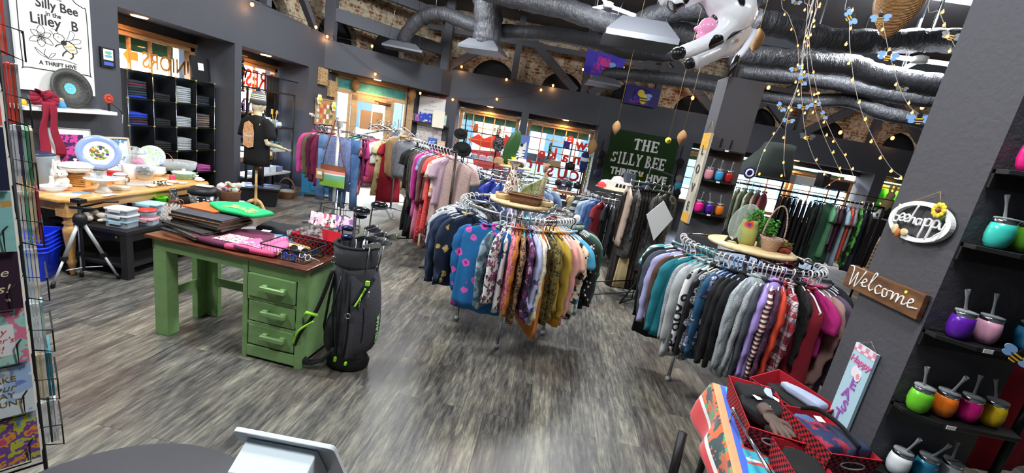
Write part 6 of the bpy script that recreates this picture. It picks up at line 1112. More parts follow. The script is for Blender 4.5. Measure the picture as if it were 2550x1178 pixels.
cc=('e8e8e4','d0584a','e8d8b0','6a9a58','d8b4a0','b8c8d8','e8a84a','c8506a','f0f0ec','5a6a50')
for i in range(22):x,z=-.29+.145*(i % 5)+rnd(-.02,.02),.05+.105*(i//5)+rnd(-.01,.01);o=MB().box((0,0,0),(rnd(.07,.12),.002,rnd(.06,.11))).B('pinned_card',mat('card_'+cc[i % 10],cc[i % 10],.7),t,loc=(x,-.014-.001*(i % 4),z));o.rotation_euler.y=rnd(-.2,.2)
for i,(y,z,lab) in enumerate(((8.84,1.86,'top left'),(9.46,1.76,'top right'))):
 t=thing('daffodil','yellow paper flower with white petals on the %s corner of the cork board' % lab,'paper flower',(XL+.07,y,z),PI/2);m=MB();[m.ell((.07*cos(a),0,.07*sin(a)),(.045,.008,.045),8,6) for a in [2*PI*k/6 for k in range(6)]];m.B('petal',mat('petal_pale','f0ecd0',.7),t);MB().lathe([(.06,0),(.045,.03),(0,.05)],14,M=MR(PI/2,3,'X')).B('flower_centre',mat('daffodil_yellow','f0e020',.5),t)
t=thing('wall_hook','small white metal hook on the wall left of the cork board','hook',(XL,8.66,1.52),PI/2);m=MB();[m.tube([(x,0,.03),(x,-.03,.02),(x,-.05,-.03),(x,-.06,.01)],.008,6) for x in (-.04,.04)];m.bx(-.07,.07,-.008,0,.0,.04);m.B('hook_body',WHT,t)
for p,w_,h,c,lab,rr in (((XL+.02,9.42,1.22),.15,.2,'e8e4dc','white card pinned below the cork board',.5),((XL+.02,9.55,1.0),.3,.2,'5ab070','green flyer on the wall below the cork board',.1)):
 o=MB().bx(-w_/2,w_/2,-.004,0,-h/2,h/2).B('flyer',mat('flyer_'+c,c,.7),loc=p,rz=PI/2);o.rotation_euler.y=0;tag(o,lab,'flyer')
# ---------------------------------------------------------------- calendar wall right of the door
def fp(x,y,d=-.02):p=ol(x,y,fr(0,d),fr(10,d));return p
def fplane(name,x0,y0,w_,h,d,mt,label,cat,th=.01):
 p=fp(x0,y0,d);o=MB().bx(0,w_,-th,0,-h,0).B(name,mt,loc=p,rz=AF);return tag(o,label,cat)
t=thing('calendar_poster','white poster calendar with a red top band right of the door','poster',fp(1047,232),AF);MB().bx(0,.68,-.01,0,-.78,0).B('sheet',mat('poster_white','e6e2dc',.7),t);MB().bx(0,.68,-.013,-.01,-.05,0).B('top_band',mat('poster_red','8a1c30',.6),t);text('poster_title','RENEW YOUR LIFE',.036,WPAP,t,(.34,-.014,-.025),0,.001)
for i in range(4):text('poster_line',('JOIN','our store','open all week days','24   hrs   fri')[i],.05 if i else .04,mat('poster_ink','6a6468',.7),t,(.34,-.012,-.16-.11*i),0,.001)
o=MB().bx(0,.66,-.008,0,-.55,0).B('wall_map',m_blob('grey_map',('c8c4c0','d0ccc8','b8a8a8','ccc8c4'),8),loc=fp(1040,306),rz=AF);tag(o,'pale grey map poster below the calendar','poster')
t=thing('display_shelf','dark wooden wall shelves of boxed goods right of the door','shelves',fp(1016,297,-.28),AF)
for z in (0,-.62):MB().bx(0,1.02,0,.26,z-.035,z).B('shelf_board',mat('dark_walnut','2e2220',.5),t)
MB().bx(.0,.03,.2,.26,-1.9,0).bx(.99,1.02,.2,.26,-1.9,0).B('side_post',mat('dark_walnut'),t)
dsp=fp(1016,297,-.28)
def DS(u,d,z):return dsp+UF*u+NF*d+Vc((0,0,z))
for i,(u,w_,h,c,z,lab) in enumerate(((.02,.12,.18,'6a6c80',0,'grey patterned carton at the left of the upper shelf'),(.16,.16,.17,'8a5aa0',0,'purple carton beside the blue box on the upper shelf'),(.27,.30,.24,'2c48b8',0,'big royal blue box on the upper shelf'),(.60,.17,.26,'9cc8c4',0,'pale teal box on the upper shelf'),(.79,.17,.26,'a8d0c8',0,'mint box at the right of the upper shelf'),
  (.05,.2,.2,'c87848',-.62,'orange and violet carton on the lower shelf'),(.28,.24,.12,'d8d4cc',-.62,'white folded linen pack on the lower shelf'),(.56,.22,.26,'3a6ac0',-.62,'bright blue boxed game on the lower shelf'),(.80,.2,.22,'d8c0a8',-.62,'orange and white carton at the right of the lower shelf'))):
 t=thing('boxed_goods',lab,'box',DS(u,.03,z),AF);MB().bx(0,w_,0,.12,0,h).B('carton',m_blob('carton_art_%d' % i,(c,c,c,'e8e4e0',c),9+i),t,bevel=.003)
o=MB().bx(0,.3,-.004,0,0,.42).B('leaflet_sheet',CREAM,loc=DS(.62,.0,-.08),rz=AF);tag(o,'cream leaflet sheet behind the teal boxes on the upper shelf','leaflet')
# ---------------------------------------------------------------- shelf units in front of the two front windows
def win_shelf(label,u0,u1,d0,d1,zs,zt,z0=0):
 c=fr((u0+u1)/2,(d0+d1)/2);t=thing('window_shelf',label,'shelf unit',c,AF);a,b=(u1-u0)/2,(d1-d0)/2
 for sx in (-1,1):
  for sy in (-1,1):MB().bx(sx*a-.014,sx*a+.014,sy*b-.014,sy*b+.014,z0,zt).B('post',DK,t)
 for z in zs:MB().bx(-a,a,-b,b,z-.025,z).B('shelf_board',DK,t)
 return t
uA0,zA=fu(1157,325);uA1,_=fu(1285,345)
def fuz(x,y,d):p=ol(x,y,fr(0,d),fr(10,d));return (p-PF).dot(UF),p.z
dA=-.35
uA0,zA0=fuz(1160,324,dA);uA1,zA1=fuz(1240,340,dA);zA2=fuz(1200,398,dA)[1]
win_shelf('dark metal shelf unit in front of the left front window',uA0,uA1,dA,dA+.34,(zA0,zA2,zA2-.55),zA0+.02)
uB0,zB0=fuz(1372,362,dA);uB1,zB1=fuz(1464,381,dA);zB2=fuz(1410,420,dA)[1];zB3=fuz(1400,462,dA)[1]
win_shelf('dark metal shelf unit of cameras and toys in front of the right front window',uB0,uB1,dA,dA+.34,(zB0,zB2,zB3,zB3-.4),zB0+.05)
def WA(u,z,d=0):return fr(uA0+(uA1-uA0)*u,dA+.12+d,z)
def WB(u,z,d=0):return fr(uB0+(uB1-uB0)*u,dA+.12+d,z)
def hat(name,label,p,c,brim=0,cap=True,rz=0,mt=None):
 t=thing(name,label,'cap' if cap else 'hat',p,rz);mm=mt or F(c);MB().lathe([(.095,0),(.10,.02),(.095,.07),(.07,.105),(.02,.12),(0,.121)],22).B('crown',mm,t)
 if cap:MB().add([(x,y,z) for z in (0,.006) for x,y in [(-.08,-.05),(-.075,-.12),(-.04,-.165),(0,-.175),(.04,-.165),(.075,-.12),(.08,-.05)]],[tuple(range(7))[::-1],tuple(range(7,14))]+[(i,(i+1) % 7,(i+1) % 7+7,i+7) for i in range(7)]).B('brim',mm,t)
 else:MB().lathe([(.09,.01),(.15,-.01),(.155,-.005),(.09,.02)],24).B('brim',mm,t)
 return t
pot('fox_figurine','orange toy fox on top of the left window shelf','toy',WA(.28,zA0),[(.06,0),(.07,.05),(.05,.12),(.06,.15),(.02,.2),(0,.2)],F('d8602c'),extra=[('ear',MB().lathe([(.022,0),(0,.05)],8,c=(-.03,0,.18)).lathe([(.022,0),(0,.05)],8,c=(.03,0,.18)),F('d8602c'))])
t=thing('candelabra','small black candelabra on top of the left window shelf','candle holder',WA(.95,zA0));m=MB();m.lathe([(.05,0),(.012,.02),(.01,.2)],12);[m.tube(sm_([(0,0,.08),(s*.06,0,.08),(s*.07,0,.15)],4),.007,6).lathe([(.02,.14),(.022,.17),(0,.17)],10,c=(s*.07,0,0)) for s in (-1,1)];m.B('stand',BLK,t)
for i,(u,c,lab) in enumerate(((.1,'5a8ac0','blue patterned fabric hat on the left window shelf'),(.35,'3a7aa0','teal knitted hat on the left window shelf'),(.62,'c07aa8','mauve knitted hat on the left window shelf'),(.86,'b8b8b0','silver sequin hat on the left window shelf'))):hat('knit_hat',lab,WA(u,zA2),c,cap=False,mt=F(c,'marl','d8d0d8'))
for i,(x,y,c,lab) in enumerate(((1148,330,'1a1a1c','black felt hat high on the hat stand left of the window shelf'),(1152,368,'161618','wide black hat low on the hat stand left of the window shelf'))):
 p=ol(x,y,fr(0,-.62),fr(10,-.62));o=hat('felt_hat',lab,p-Vc((0,0,.03)),c,cap=False);o.rotation_euler=(.9,0,.2);o.scale=(1.5,1.5,1.5) if i else (1.1,1.1,1.1)
p=ol(1150,380,fr(0,-.62),fr(10,-.62));o=MB().tube([(p.x,p.y+.1,0),(p.x-.02,p.y+.1,2.12)],.014,8).B('hat_stand',BLK);tag(o,'thin black stand carrying the felt hats','stand')
p=ol(1242,355,fr(0,dA-.1),fr(10,dA-.1));t=thing('fringed_bag','black and grey fringed bag hanging from the left window shelf','bag',p-Vc((0,0,.2)),AF);MB().ell((0,-.0,.16),(.15,.07,.19),16,12).B('bag_body',F('26242a','print','8a8488','4a4448'),t);m=MB();[m.tube([(-.13+.026*i,0,.04),(-.15+.03*i,rnd(-.02,.02),-.14)],.006,4) for i in range(11)];m.B('fringe',F('2a282c'),t);MB().tube(sm_([(-.1,0,.3),(0,0,.45),(.1,0,.3)],5),.008,6).B('strap',BLK,t)
p=ol(1250,425,fr(0,dA+.0),fr(10,dA+.0));o=MB().tube([(0,0,-.45),(0,0,zA2-p.z+.02)],.06,10,flat=.3).B('beaded_scarf',F('e0345a','dots','1a1a1c',s=.6),loc=p);tag(o,'pink and black beaded scarf hanging at the end of the left window shelf','scarf')
# zebra board, green surf shape, yellow duck between the windows
p=ol(1296,380,fr(0,-1.0),fr(10,-1.0));t=thing('zebra_board','blue board painted with a zebra leaning between the front windows','picture',p,AF+.1);MB().tube([(-.1,.03,.2),(-.12,.12,-p.z)],.01,6).tube([(.1,.03,.2),(.12,.12,-p.z)],.01,6).B('easel_leg',BIRCH,t);MB().bx(-.17,.17,-.01,.01,-.46,.42).B('board',mat('periwinkle','6a7ec4',.6),t)
m=MB();m.prism([(-.07,-.35),(-.10,-.05),(-.12,.12),(-.06,.2),(0,.21),(.06,.2),(.12,.12),(.10,-.05),(.07,-.35)],-.016,-.012);m.prism([(-.12,.14),(-.10,.28),(-.05,.2)],-.016,-.012);m.prism([(.12,.14),(.10,.28),(.05,.2)],-.016,-.012);m.B('zebra_face',WPAP,t);m=MB();[m.prism([(-.11+.0*k,.08-.07*k),(-.02,.05-.07*k),(-.10,.045-.07*k)],-.018,-.016) for k in range(5)];[m.prism([(.11,.08-.07*k),(.02,.05-.07*k),(.10,.045-.07*k)],-.018,-.016) for k in range(5)];m.prism(circle(.04,12,0,.18),-.019,-.016);m.prism([(-.06,-.12),(.06,-.12),(.05,-.34),(-.05,-.34)],-.019,-.016);m.B('zebra_stripe',BLKP,t)
C3t=C3+Vc((0,0,Z3+.15))
t=thing('green_vessel','tall dark green leaf shaped dish on the blue round rack top','vase',C3t+Vc((-.12,0,0)));o=MB().ell((0,0,.25),(.10,.03,.26),18,14).B('leaf_body',mat('forest_green','2f5a2c',.35),t);o.rotation_euler.y=.25
pot('yellow_sculpture','yellow flower shaped jar on the blue round rack top','jar',C3t+Vc((.0,-.05,0)),[(.06,0),(.08,.03),(.06,.07),(.03,.09),(.04,.12),(0,.12)],mat('lemon','e8d81c',.4));pot('straw_hat','tan straw hat on the blue round rack top','hat',C3t+Vc((-.2,-.08,0)),[(.13,0),(.07,.01),(.065,.07),(0,.09)],WICKN);pot('white_vase','white round vase right of the yellow jar on the blue rack','vase',C3t+Vc((.12,.02,0)),sphere_prof(.07,0,1.0),WSATIN)
pot('slate_shoe','dark slate shoe lying on the blue round rack top','shoe',C3t+Vc((.12,-.14,0)),[(.04,0),(.05,.03),(.03,.06),(0,.06)],F('3a3c44'))
# cameras and trucks on the right window shelf
def toycam(p,lab,c='1e1c1c',s=1):
 t=thing('vintage_camera',lab,'camera',p,AF);t.scale=(s,s,s);MB().bx(-.07,.07,-.03,.03,0,.085).bx(-.03,.03,-.028,.028,.085,.11).B('body',mat('camera_'+c,c,.4),t,bevel=.004);MB().lathe([(.034,0),(.034,.04),(.028,.045),(0,.04)],18,c=(0,-.03,.045),M=MR(PI/2,3,'X')).B('lens',BLKP,t)
toycam(WB(.62,zB2),'large black vintage camera on the middle of the right window shelf',s=1.8);toycam(WB(.4,zB3),'dark red camera on the low right window shelf','5a1c1c',1.3);toycam(WB(.68,zB3),'black and green camera on the low right window shelf','2a4030',1.3);toycam(WB(.92,zB3),'black camera at the right of the low window shelf','1c1c1e',1.4)
pot('toy_figure','small green and orange toy on the low right window shelf','toy',WB(.1,zB3),[(.04,0),(.05,.04),(.03,.08),(0,.12)],m_blob('toy_colours',('4aa048','e0902c','4aa048'),30))
for u,c,w_,lab in ((.42,'4a2c8a',.16,'purple speckled mug box on top of the right window shelf'),):o=MB().bx(-w_/2,w_/2,-.06,.06,0,.17).B('gift_tin',m_blob('purple_speckle',('3a2a7a','6a4ab0','2a2a6a','4a8ac0'),30),loc=WB(u,zB0),rz=AF);tag(o,lab,'tin')
o=MB().bx(-.13,.13,-.08,.08,0,.15).B('tan_box',mat('kraft_paper'),loc=WB(.22,zB2),rz=AF);tag(o,'tan cardboard box at the left of the right window shelf','box')
for i in range(4):
 o=hat('baseball_cap','blue and white baseball cap hanging on the right window shelf, '+('top','second','third','lowest')[i],WB(.93,zB0-.12-.09*i,-.2),'e0e4ea' if i == 1 else '24306a');o.rotation_euler=(1.2,0,AF)
def vine(name,label,p0,L_,n=70,c=('6aa03c','8ac050','4a7a30')):
 t=thing(name,label,'garland',p0);MB().tube([(0,0,0),(.02,0,-L_*.5),(0,0,-L_)],.004,5).B('stem',mat('stem_green','4a6a2c',.7),t);m=MB()
 for i in range(n):a,z=rnd(0,6.28),-L_*i/n;R=MR(a,3,'Z')@MR(rnd(.2,1.2),3,'Y');m.ell(Vc((0,0,z))+R@Vc((.05,0,0)),(.035,.014,.004),6,4,M=R)
 m.B('leaves',m_blob('leaf_'+name,c,30),t);return t
vine('green_garland','bright green leaf garland hanging at the right end of the right window shelf',fr(uB1+.08,dA-.02,zB0-.05),.75);vine('leaf_garland','green and white leaf garland hanging at the left post of the right window shelf',fr(uB0,dA-.03,zB0+.12),.75,60,('5a8a3c','d8e0d0','6a9a48'))
t=pot('clear_tote','clear tote with pink contents on the low right window shelf','bag',WB(.3,zB3-.4),[(.16,0),(.2,.18),(.19,.18),(0,.02)],m_clear('crinkled_plastic','f0e6dc'),extra=[('contents',MB().ell((0,0,.12),(.14,.1,.08)),F('e05a8a','print','e8c8a0','c03a5a'))])
pot('orange_box','orange toy box at the right of the low window shelf','toy',WB(.8,zB3-.4),[(.1,0),(.1,.14),(0,.14)],mat('toy_orange','d88a3a',.5))
# ---------------------------------------------------------------- green turf sign
g0=ol(1527,320,fr(0,-.06),fr(10,-.06));g1=ol(1694,346,fr(0,-.06),fr(10,-.06));gw=(g1-g0).dot(UF)
t=thing('turf_sign','green turf sign reading THE SILLY BEE THRIFT HIVE on the front wall','sign',Vc((g0.x,g0.y,2.43)),AF)
def m_turf():
 q=NT('green_turf');n=q.noise(q.co(),120,3,.8);q.base(q.ramp(n,[(.35,'1c3416'),(.65,'2f5a24')]));q.bump(n,1,.03);q.P(Roughness=.95);return q.m
MB().bx(0,gw,0,.04,-1.45,0).B('turf_panel',m_turf(),t);SW_=mat('sign_white','f2f2ee',.6)
def slab_letters(parent,word,x0,z0,hh,ww,mt,gap=.03,st=.26):
 """heavy slab-serif capitals built from strokes; unit box 1x1"""
 S=.13;G={'T':[(.5,0,.5,1,st),('h',.04,.96,.9),('v',.04,.72,.95),('v',.96,.72,.95),('h',.28,.72,.06)],'H':[(.2,0,.2,1,st),(.8,0,.8,1,st),('h',.2,.8,.5),('h',.02,.38,.05),('h',.62,.98,.05),('h',.02,.38,.95),('h',.62,.98,.95)],
         'E':[(.25,0,.25,1,st),('h',.04,.95,.93),('h',.25,.72,.5),('h',.04,.95,.07),('v',.92,.74,.95),('v',.92,.05,.26),('v',.72,.38,.62)],'I':[(.5,0,.5,1,st*1.2),('h',.2,.8,.05),('h',.2,.8,.95)],'L':[(.28,0,.28,1,st),('h',.04,.95,.07),('v',.92,.05,.34),('h',.06,.52,.95)],
         'Y':[(.5,0,.5,.5,st),(.5,.45,.14,1,st*.9),(.5,.45,.86,1,st*.9),('h',.3,.7,.05),('h',.0,.34,.95),('h',.66,1,.95)],'B':[(.22,0,.22,1,st),('a',.5,.73,.27,.2,-1.6,1.6),('a',.5,.27,.33,.22,-1.6,1.6),('h',.04,.55,.94),('h',.04,.6,.06),('h',.22,.55,.5)],'S':[('a',.5,.72,.32,.2,.3,4.4),('a',.5,.28,.34,.2,-2.8,1.4),('v',.88,.68,.95),('v',.12,.05,.32)]}
 x=x0
 for ch in word:
  if ch == ' ':x+= ww*.5;continue
  m=MB();wch=ww*(.6 if ch == 'I' else 1);k=0
  for g in G[ch]:
   k-= .0012;y0,y1=-.03+k,0
   if g[0] == 'h':m.bx(g[1]*wch,g[2]*wch,y0,y1,(g[3]-.06)*hh,(g[3]+.06)*hh)
   elif g[0] == 'v':m.bx((g[1]-.05)*wch,(g[1]+.05)*wch,y0,y1,g[2]*hh,g[3]*hh)
   elif g[0] == 'a':
    _,cx,cz,rx,rz,a0,a1=g;pts=[(cx+rx*cos(a0+(a1-a0)*i/14),cz+rz*sin(a0+(a1-a0)*i/14)) for i in range(15)]
    for i in range(14):
     (xa,za),(xb,zb)=pts[i],pts[i+1];ia=[((xa-cx)*.45+cx,(za-cz)*.35+cz),((xb-cx)*.45+cx,(zb-cz)*.35+cz)];m.prism([(xa*wch,za*hh),(xb*wch,zb*hh),(ia[1][0]*wch,ia[1][1]*hh),(ia[0][0]*wch,ia[0][1]*hh)],y0,y1)
   else:
    xa,za,xb,zb,w_=g;m.prism([((xa-w_/2)*wch,za*hh),((xa+w_/2)*wch,za*hh),((xb+w_/2)*wch,zb*hh),((xb-w_/2)*wch,zb*hh)],y0,y1)
  m.B('letter',mt,parent,loc=(x,-.002,z0));x+= wch+gap
slab_letters(t,'THE',.62,-.44,.29,.20,SW_);slab_letters(t,'SILLY BEE',.10,-.86,.31,.165,SW_,.018)
text('thrift_lettering','THRIFT',.25,SW_,t,(.52,-.02,-1.07),0,.012,.012,sx=.85,space=1.05);text('hive_lettering','HIVE',.25,SW_,t,(1.42,-.02,-1.11),0,.012,.012,sx=.95,space=1.15)
m=MB();m.ell((.99,-.03,-1.08),(.06,.02,.035),12,8);m.B('bee_body',YEL,t);MB().ell((.94,-.03,-1.01),(.03,.01,.045),10,8).ell((1.02,-.03,-1.01),(.03,.01,.045),10,8).B('bee_wing',SW_,t);
# caps beside the sign
for i,(x,y,c,lab) in enumerate(((1497,385,'18181a','black cap at the top of the strap left of the green sign'),(1494,405,'1c1e24','black cap with a badge left of the green sign'),(1487,432,'1e2744','navy cap at the bottom of the strap left of the green sign'),(1692,405,'1a1a1c','black cap highest on the strap right of the green sign'),(1690,446,'8a8684','grey cap in the middle right of the green sign'),(1687,462,'4aa8c8','light blue cap below the grey one right of the green sign'),(1684,480,'26161c','dark maroon cap lowest right of the green sign'))):
 p=ol(x,y,fr(0,-.12),fr(10,-.12));o=hat('baseball_cap',lab,p,c);o.rotation_euler=(1.1,0,AF+.15)
o=MB().bx(-.012,.012,-.01,0,-.8,.25).B('cap_strap',BLK,loc=ol(1498,372,fr(0,-.02),fr(10,-.02)),rz=AF);tag(o,'black strap of cap clips left of the green sign','strap');o=MB().bx(-.012,.012,-.01,0,-.8,.3).B('cap_strap',BLK,loc=ol(1694,392,fr(0,-.02),fr(10,-.02)),rz=AF);tag(o,'black strap of cap clips right of the green sign','strap')
# things on the dark round rack top
c4=C4+Vc((0,0,Z4+.15));t=thing('projector','white and black boxy projector on the dark round rack top','projector',c4+Vc((.0,-.1,0)),AF-.05);MB().bx(-.2,.2,-.1,.1,0,.13).B('body',mat('beige_plastic','dcd8d0',.5),t,bevel=.006);[MB().prism([(x,.04),(x+.045,.04),(x+.045,.1),(x+.01,.1)],-.103,-.1).B('vent',BLKP,t) for x in (-.06,.0,.06)]
hat('knit_hat','white knitted hat left of the white projector',c4+Vc((-.2,.02,0)),'d8d4cc',cap=False);hat('knit_hat','pale pink turban hat behind the white projector',c4+Vc((.02,.08,.0)),'e0b8b8',cap=False,mt=F('e0b8b8','hstripe','c8a0a8')).scale=(1.3,1.3,1.8)
o=MB().bx(-.09,.09,-.07,.07,0,.3).B('grey_box',mat('dark_grey_box','3c4048',.6),loc=c4+Vc((.19,.04,0)),rz=.2,bevel=.01);tag(o,'tall dark grey bag at the right of the projector','bag');hat('knit_hat','red knitted hat peeking left under the white one',c4+Vc((-.27,-.08,0)),'c83c3c',cap=False).scale=(.7,.7,.7)
o=hat('baseball_cap','navy cap on a white ledge right of the dark round rack',oz(1598,462,1.30) if 0 else c4+Vc((.62,.5,.0)),'222c48');o=MB().bx(-.3,.3,-.08,.08,-.03,0).tube([(0,.08,-.02),(0,.08,-1.35)],.012,6).B('white_ledge',WHT,loc=c4+Vc((.62,.5,-.005)));tag(o,'narrow white ledge on a post carrying the navy cap','ledge')
for i,(x,y,c,lab) in enumerate(((1537,672,'e8c8c0','pale pink shoe on the low rail by the fur coats'),(1552,690,'c8201c','red shoe below the pale pink one by the fur coats'))):
 p=oz(x,y,.30-.12*i);t=thing('shoe',lab,'shoe',p,-.6);m=MB();m.tube(sm_([(-.10,0,.05),(-.04,0,.04),(.04,0,.03),(.11,0,.018)],4),[.03]*4+[.034]*4+[.03]*4+[.02],10,flat=1.0);m.B('upper',mat('shoe_'+c,c,.3),t);MB().lathe([(.012,-.05),(.022,.03)],8,c=(-.1,0,0)).B('heel',mat('shoe_'+c),t)
 o=None
t=thing('shoe_rail','thin black shoe rail beneath the fur coats','rack',FB+Vc((-.25,-.25,0)));MB().tube([(-.25,-.2,.0),(-.25,-.2,.27),(.35,.2,.27),(.35,.2,0)],.008,6).tube([(-.25,-.32,.15),(.35,.08,.15)],.006,6).B('rail',BLK,t)
# goods on the middle round rack top
z=Z1+.066;c1=C1+Vc((0,0,z))
def bask(name,label,p,rz,a,b,h,mt,parent=None):
 t=thing(name,label,'basket',p,rz);P0=rrect(a*.82,b*.8,.02);P1=rrect(a,b,.025);n_=len(P0);MB().add([(x,y,0) for x,y in P0]+[(x,y,h) for x,y in P1]+[(x*.95,y*.93,h) for x,y in P1]+[(x*.95,y*.93,.01) for x,y in P0],[(k+q*n_,(k+1) % n_+q*n_,(k+1) % n_+(q+1)*n_,k+(q+1)*n_) for q in range(3) for k in range(n_)]+[tuple(range(n_))[::-1],tuple(range(3*n_,4*n_))],0,True).B('basket_body',mt,t)
 MB().tube([(x,y,h) for x,y in P1],.007,6,closed=True).B('rim',mt,t);return t
bask('wicker_tray','reddish brown wicker basket at the front of the middle rack top',c1+Vc((.03,-.17,0)),-.12,.30,.13,.075,WICK)
for dx,dy,lab in ((-.17,-.07,'left'),(.21,-.10,'right')):
 pot('wooden_bowl','small pale wooden bowl %s of the wicker basket on the middle rack' % lab,'bowl',c1+Vc((dx,dy,0)),[(.05,0),(.065,.006),(.072,.04),(.068,.05),(.06,.045),(.05,.012),(0,.01)],PINE,extra=[('beads',(lambda m:[m.ell((rnd(-.045,.045),rnd(-.045,.045),.045),.009,8,6) for _ in range(22)] and m)(MB()),mat('brown_beads','7a4a34',.4))])
pot('pattern_vase','tall white and rust patterned lantern vase on the middle rack top','vase',c1+Vc((-.12,.08,0)),[(.07,0),(.08,.02),(.05,.17),(.03,.24),(.03,.28),(.07,.33),(.075,.335),(.06,.33),(0,.28)],F('e4e0d8','leopard','7a4a34',s=.8),24)
def m_bundle():return m_wood('celery_green','7a8a58','a4b07c','c8d0a4',(10,1,10),.7)
t=thing('woven_bag','pale green striped woven purse leaning on the middle rack top','bag',c1+Vc((.03,.06,0)),.1);m=MB();
for i in range(9):m.tube([(-.10+.02*i*.4,-.01*i*.3,.0+.014*i),(.13+.004*i,-.01,.10+.018*i)],.011,8)
m.B('bag_body',m_bundle(),t);MB().tube(sm_([(-.08,0,.1),(-.02,0,.22),(.1,0,.26)],5),.005,6).B('strap',m_bundle(),t)
t=thing('bag_of_grain','tall beige burlap stalk bundle at the right of the middle rack top','ornament',c1+Vc((.16,.03,0)));MB().tube([(0,0,0),(.0,0,.14),(.01,0,.30)],[.035,.025,.012],10).B('bundle',F('b8a888','marl','7a6a50'),t);MB().tube([(0,0,.28),(.0,.0,.36)],[.015,.03],8).B('tassel',F('c8b090','marl','a05a48'),t)
t=thing('metal_easel','thin metal plate stand on the middle rack top','stand',c1+Vc((.07,-.03,0)));MB().tube([(-.04,0,0),(0,0,.16),(.04,0,0)],.003,5).tube([(0,.05,0),(0,0,.16)],.003,5).B('frame',BLK,t)
# goods on the right round rack top
c2=C2+Vc((0,0,Z2+.061))
t=thing('glass_plate','oval crystal plate on a black stand on the right rack top','plate',c2+Vc((-.17,.0,0)),-.25);o=MB().ell((0,0,.19),(.10,.012,.165),28,16).B('plate',m_clear('crystal','e8f0ea',.18,.1),t);o.rotation_euler=(-.25,.35,0);MB().prism([(-.05,.0),(-.03,.045),(0,.02),(.03,.05),(.05,0),(.02,.015),(-.02,.015)],-.05,-.03).tube([(-.05,-.04,0),(.0,.08,.06),(.05,-.04,0)],.007,6).B('plate_stand',BLKP,t)
t=thing('painted_jug','olive jug painted with poppies holding greenery on the right rack top','vase',c2+Vc((-.04,.04,0)));MB().lathe([(.065,0),(.075,.01),(.075,.12),(.06,.17),(.055,.2),(.05,.2),(0,.19)],28).B('jug_body',F('a8ac5c','floral','d84a2c','5a2c6a',1.0),t)
def leafball(name,r,c,n=90,L_=.028,zc=0,parent=None,flat=1):
 m=MB()
 for i in range(n):d=Vc((rnd(-1,1),rnd(-1,1),rnd(-.7,1)))*r;d.z *= flat;R=MR(rnd(0,6.28),3,'Z')@MR(rnd(-1,1),3,'Y');m.ell(Vc((d.x,d.y,d.z+zc)),(L_,L_*.45,.002),6,4,M=R)
 return m.B(name,c,parent)
GL=m_blob('fresh_leaf',('3f8a2c','5cae3c','2c6a20'),50);leafball('greenery',.055,GL,80,.022,.24,t)
t=thing('flower_basket','pale pink wicker basket with a tall hoop handle on the right rack top','basket',c2+Vc((.09,-.10,0)));MB().lathe([(.05,0),(.055,.004),(.075,.08),(.095,.11),(.09,.11),(.07,.08),(.045,.01),(0,.01)],28).B('basket_body',WICKL,t);MB().tube([(.085*cos(a),0,.10+.26*sin(a)) for a in [PI*i/18 for i in range(19)]],.006,6).B('handle',WICKL,t)
t=thing('leafy_plant','bright green leafy bush behind the pink basket on the right rack top','plant',c2+Vc((.08,.0,0)));MB().lathe([(.035,0),(.04,.07),(0,.07)],14).B('pot',mat('plain_pot','5a6a3c',.6),t);leafball('leaves',.07,GL,150,.022,.17,t)
t=thing('berry_planter','small red basket planter with tufty greenery at the right of the rack top','planter',c2+Vc((.20,-.09,0)));MB().lathe([(.05,0),(.058,.045),(0,.04)],18,sq=.7).B('planter_body',F('9a3c2c','buffalo','6a2c22',s=.6),t);leafball('tuft',.05,m_blob('dry_leaf',('7a8a3c','a87a3c','5a7a30'),50),70,.02,.065,t,.4)
# lamp shade sitting on the long black rack
p=BA+(BB-BA)*.20+Vc((0,0,BH+.135));t=thing('velvet_lampshade','large grey green velvet lampshade on top of the long black rack','lampshade',p+Vc((.05,0,0)),ba);vel=mat('velvet_grey_green','2a312d',.95,sheen=.0,bump=.2,bs=12)
m=MB();n=28;rows=[(0,.36,.22,0),(.02,.37,.23,0),(.2,.33,.2,.05),(.42,.22,.16,.12),(.52,.2,.14,.14),(.53,.16,.1,.14)];m.add([(a*math.copysign(abs(cos(2*PI*k/n))**.6,cos(2*PI*k/n))+xo,b*math.copysign(abs(sin(2*PI*k/n))**.6,sin(2*PI*k/n)),z) for z,a,b,xo in rows for k in range(n)],[(i*n+k,i*n+(k+1) % n,(i+1)*n+(k+1) % n,(i+1)*n+k) for i in range(5) for k in range(n)]+[tuple(range(n))[::-1]],0,True);m.B('shade',vel,t);MB().tube([(.37*math.copysign(abs(cos(2*PI*k/n))**.6,cos(2*PI*k/n)),.23*math.copysign(abs(sin(2*PI*k/n))**.6,sin(2*PI*k/n)),.01) for k in range(n)],.012,6,closed=True).B('piping',mat('dark_trim','201c20',.8),t)
o=MB().prism(circle(.085,20),-.006,.006).B('round_badge',mat('deep_violet','32246a',.5),loc=ol(1849,428,BA[:2],BB[:2])+Vc((0,-.22,0)));tag(o,'violet disc with a white ring at the left end of the long rack','badge');m=MB();m.tube([(x,-.009,z) for x,z in circle(.05,18)],.012,6,closed=True);m.B('white_ring',WPAP,o)
for i,(k,w_,h,c,lab) in enumerate(((.46,.3,.12,'c8c8c8','white boxed kit on top of the long rack behind the lampshade'),(.66,.34,.14,'2a2426','black boxed gadget on top of the long rack'),(.58,.10,.22,'17171a','black hand shaped jewellery stand on the long rack'))):
 o=MB().bx(-w_/2,w_/2,-.08,.08,0,h).B('boxed_item',mat('boxc_'+c,c,.6),loc=BA+(BB-BA)*k+Vc((0,0,BH+.137)),rz=ba,bevel=.005);tag(o,lab,'box')
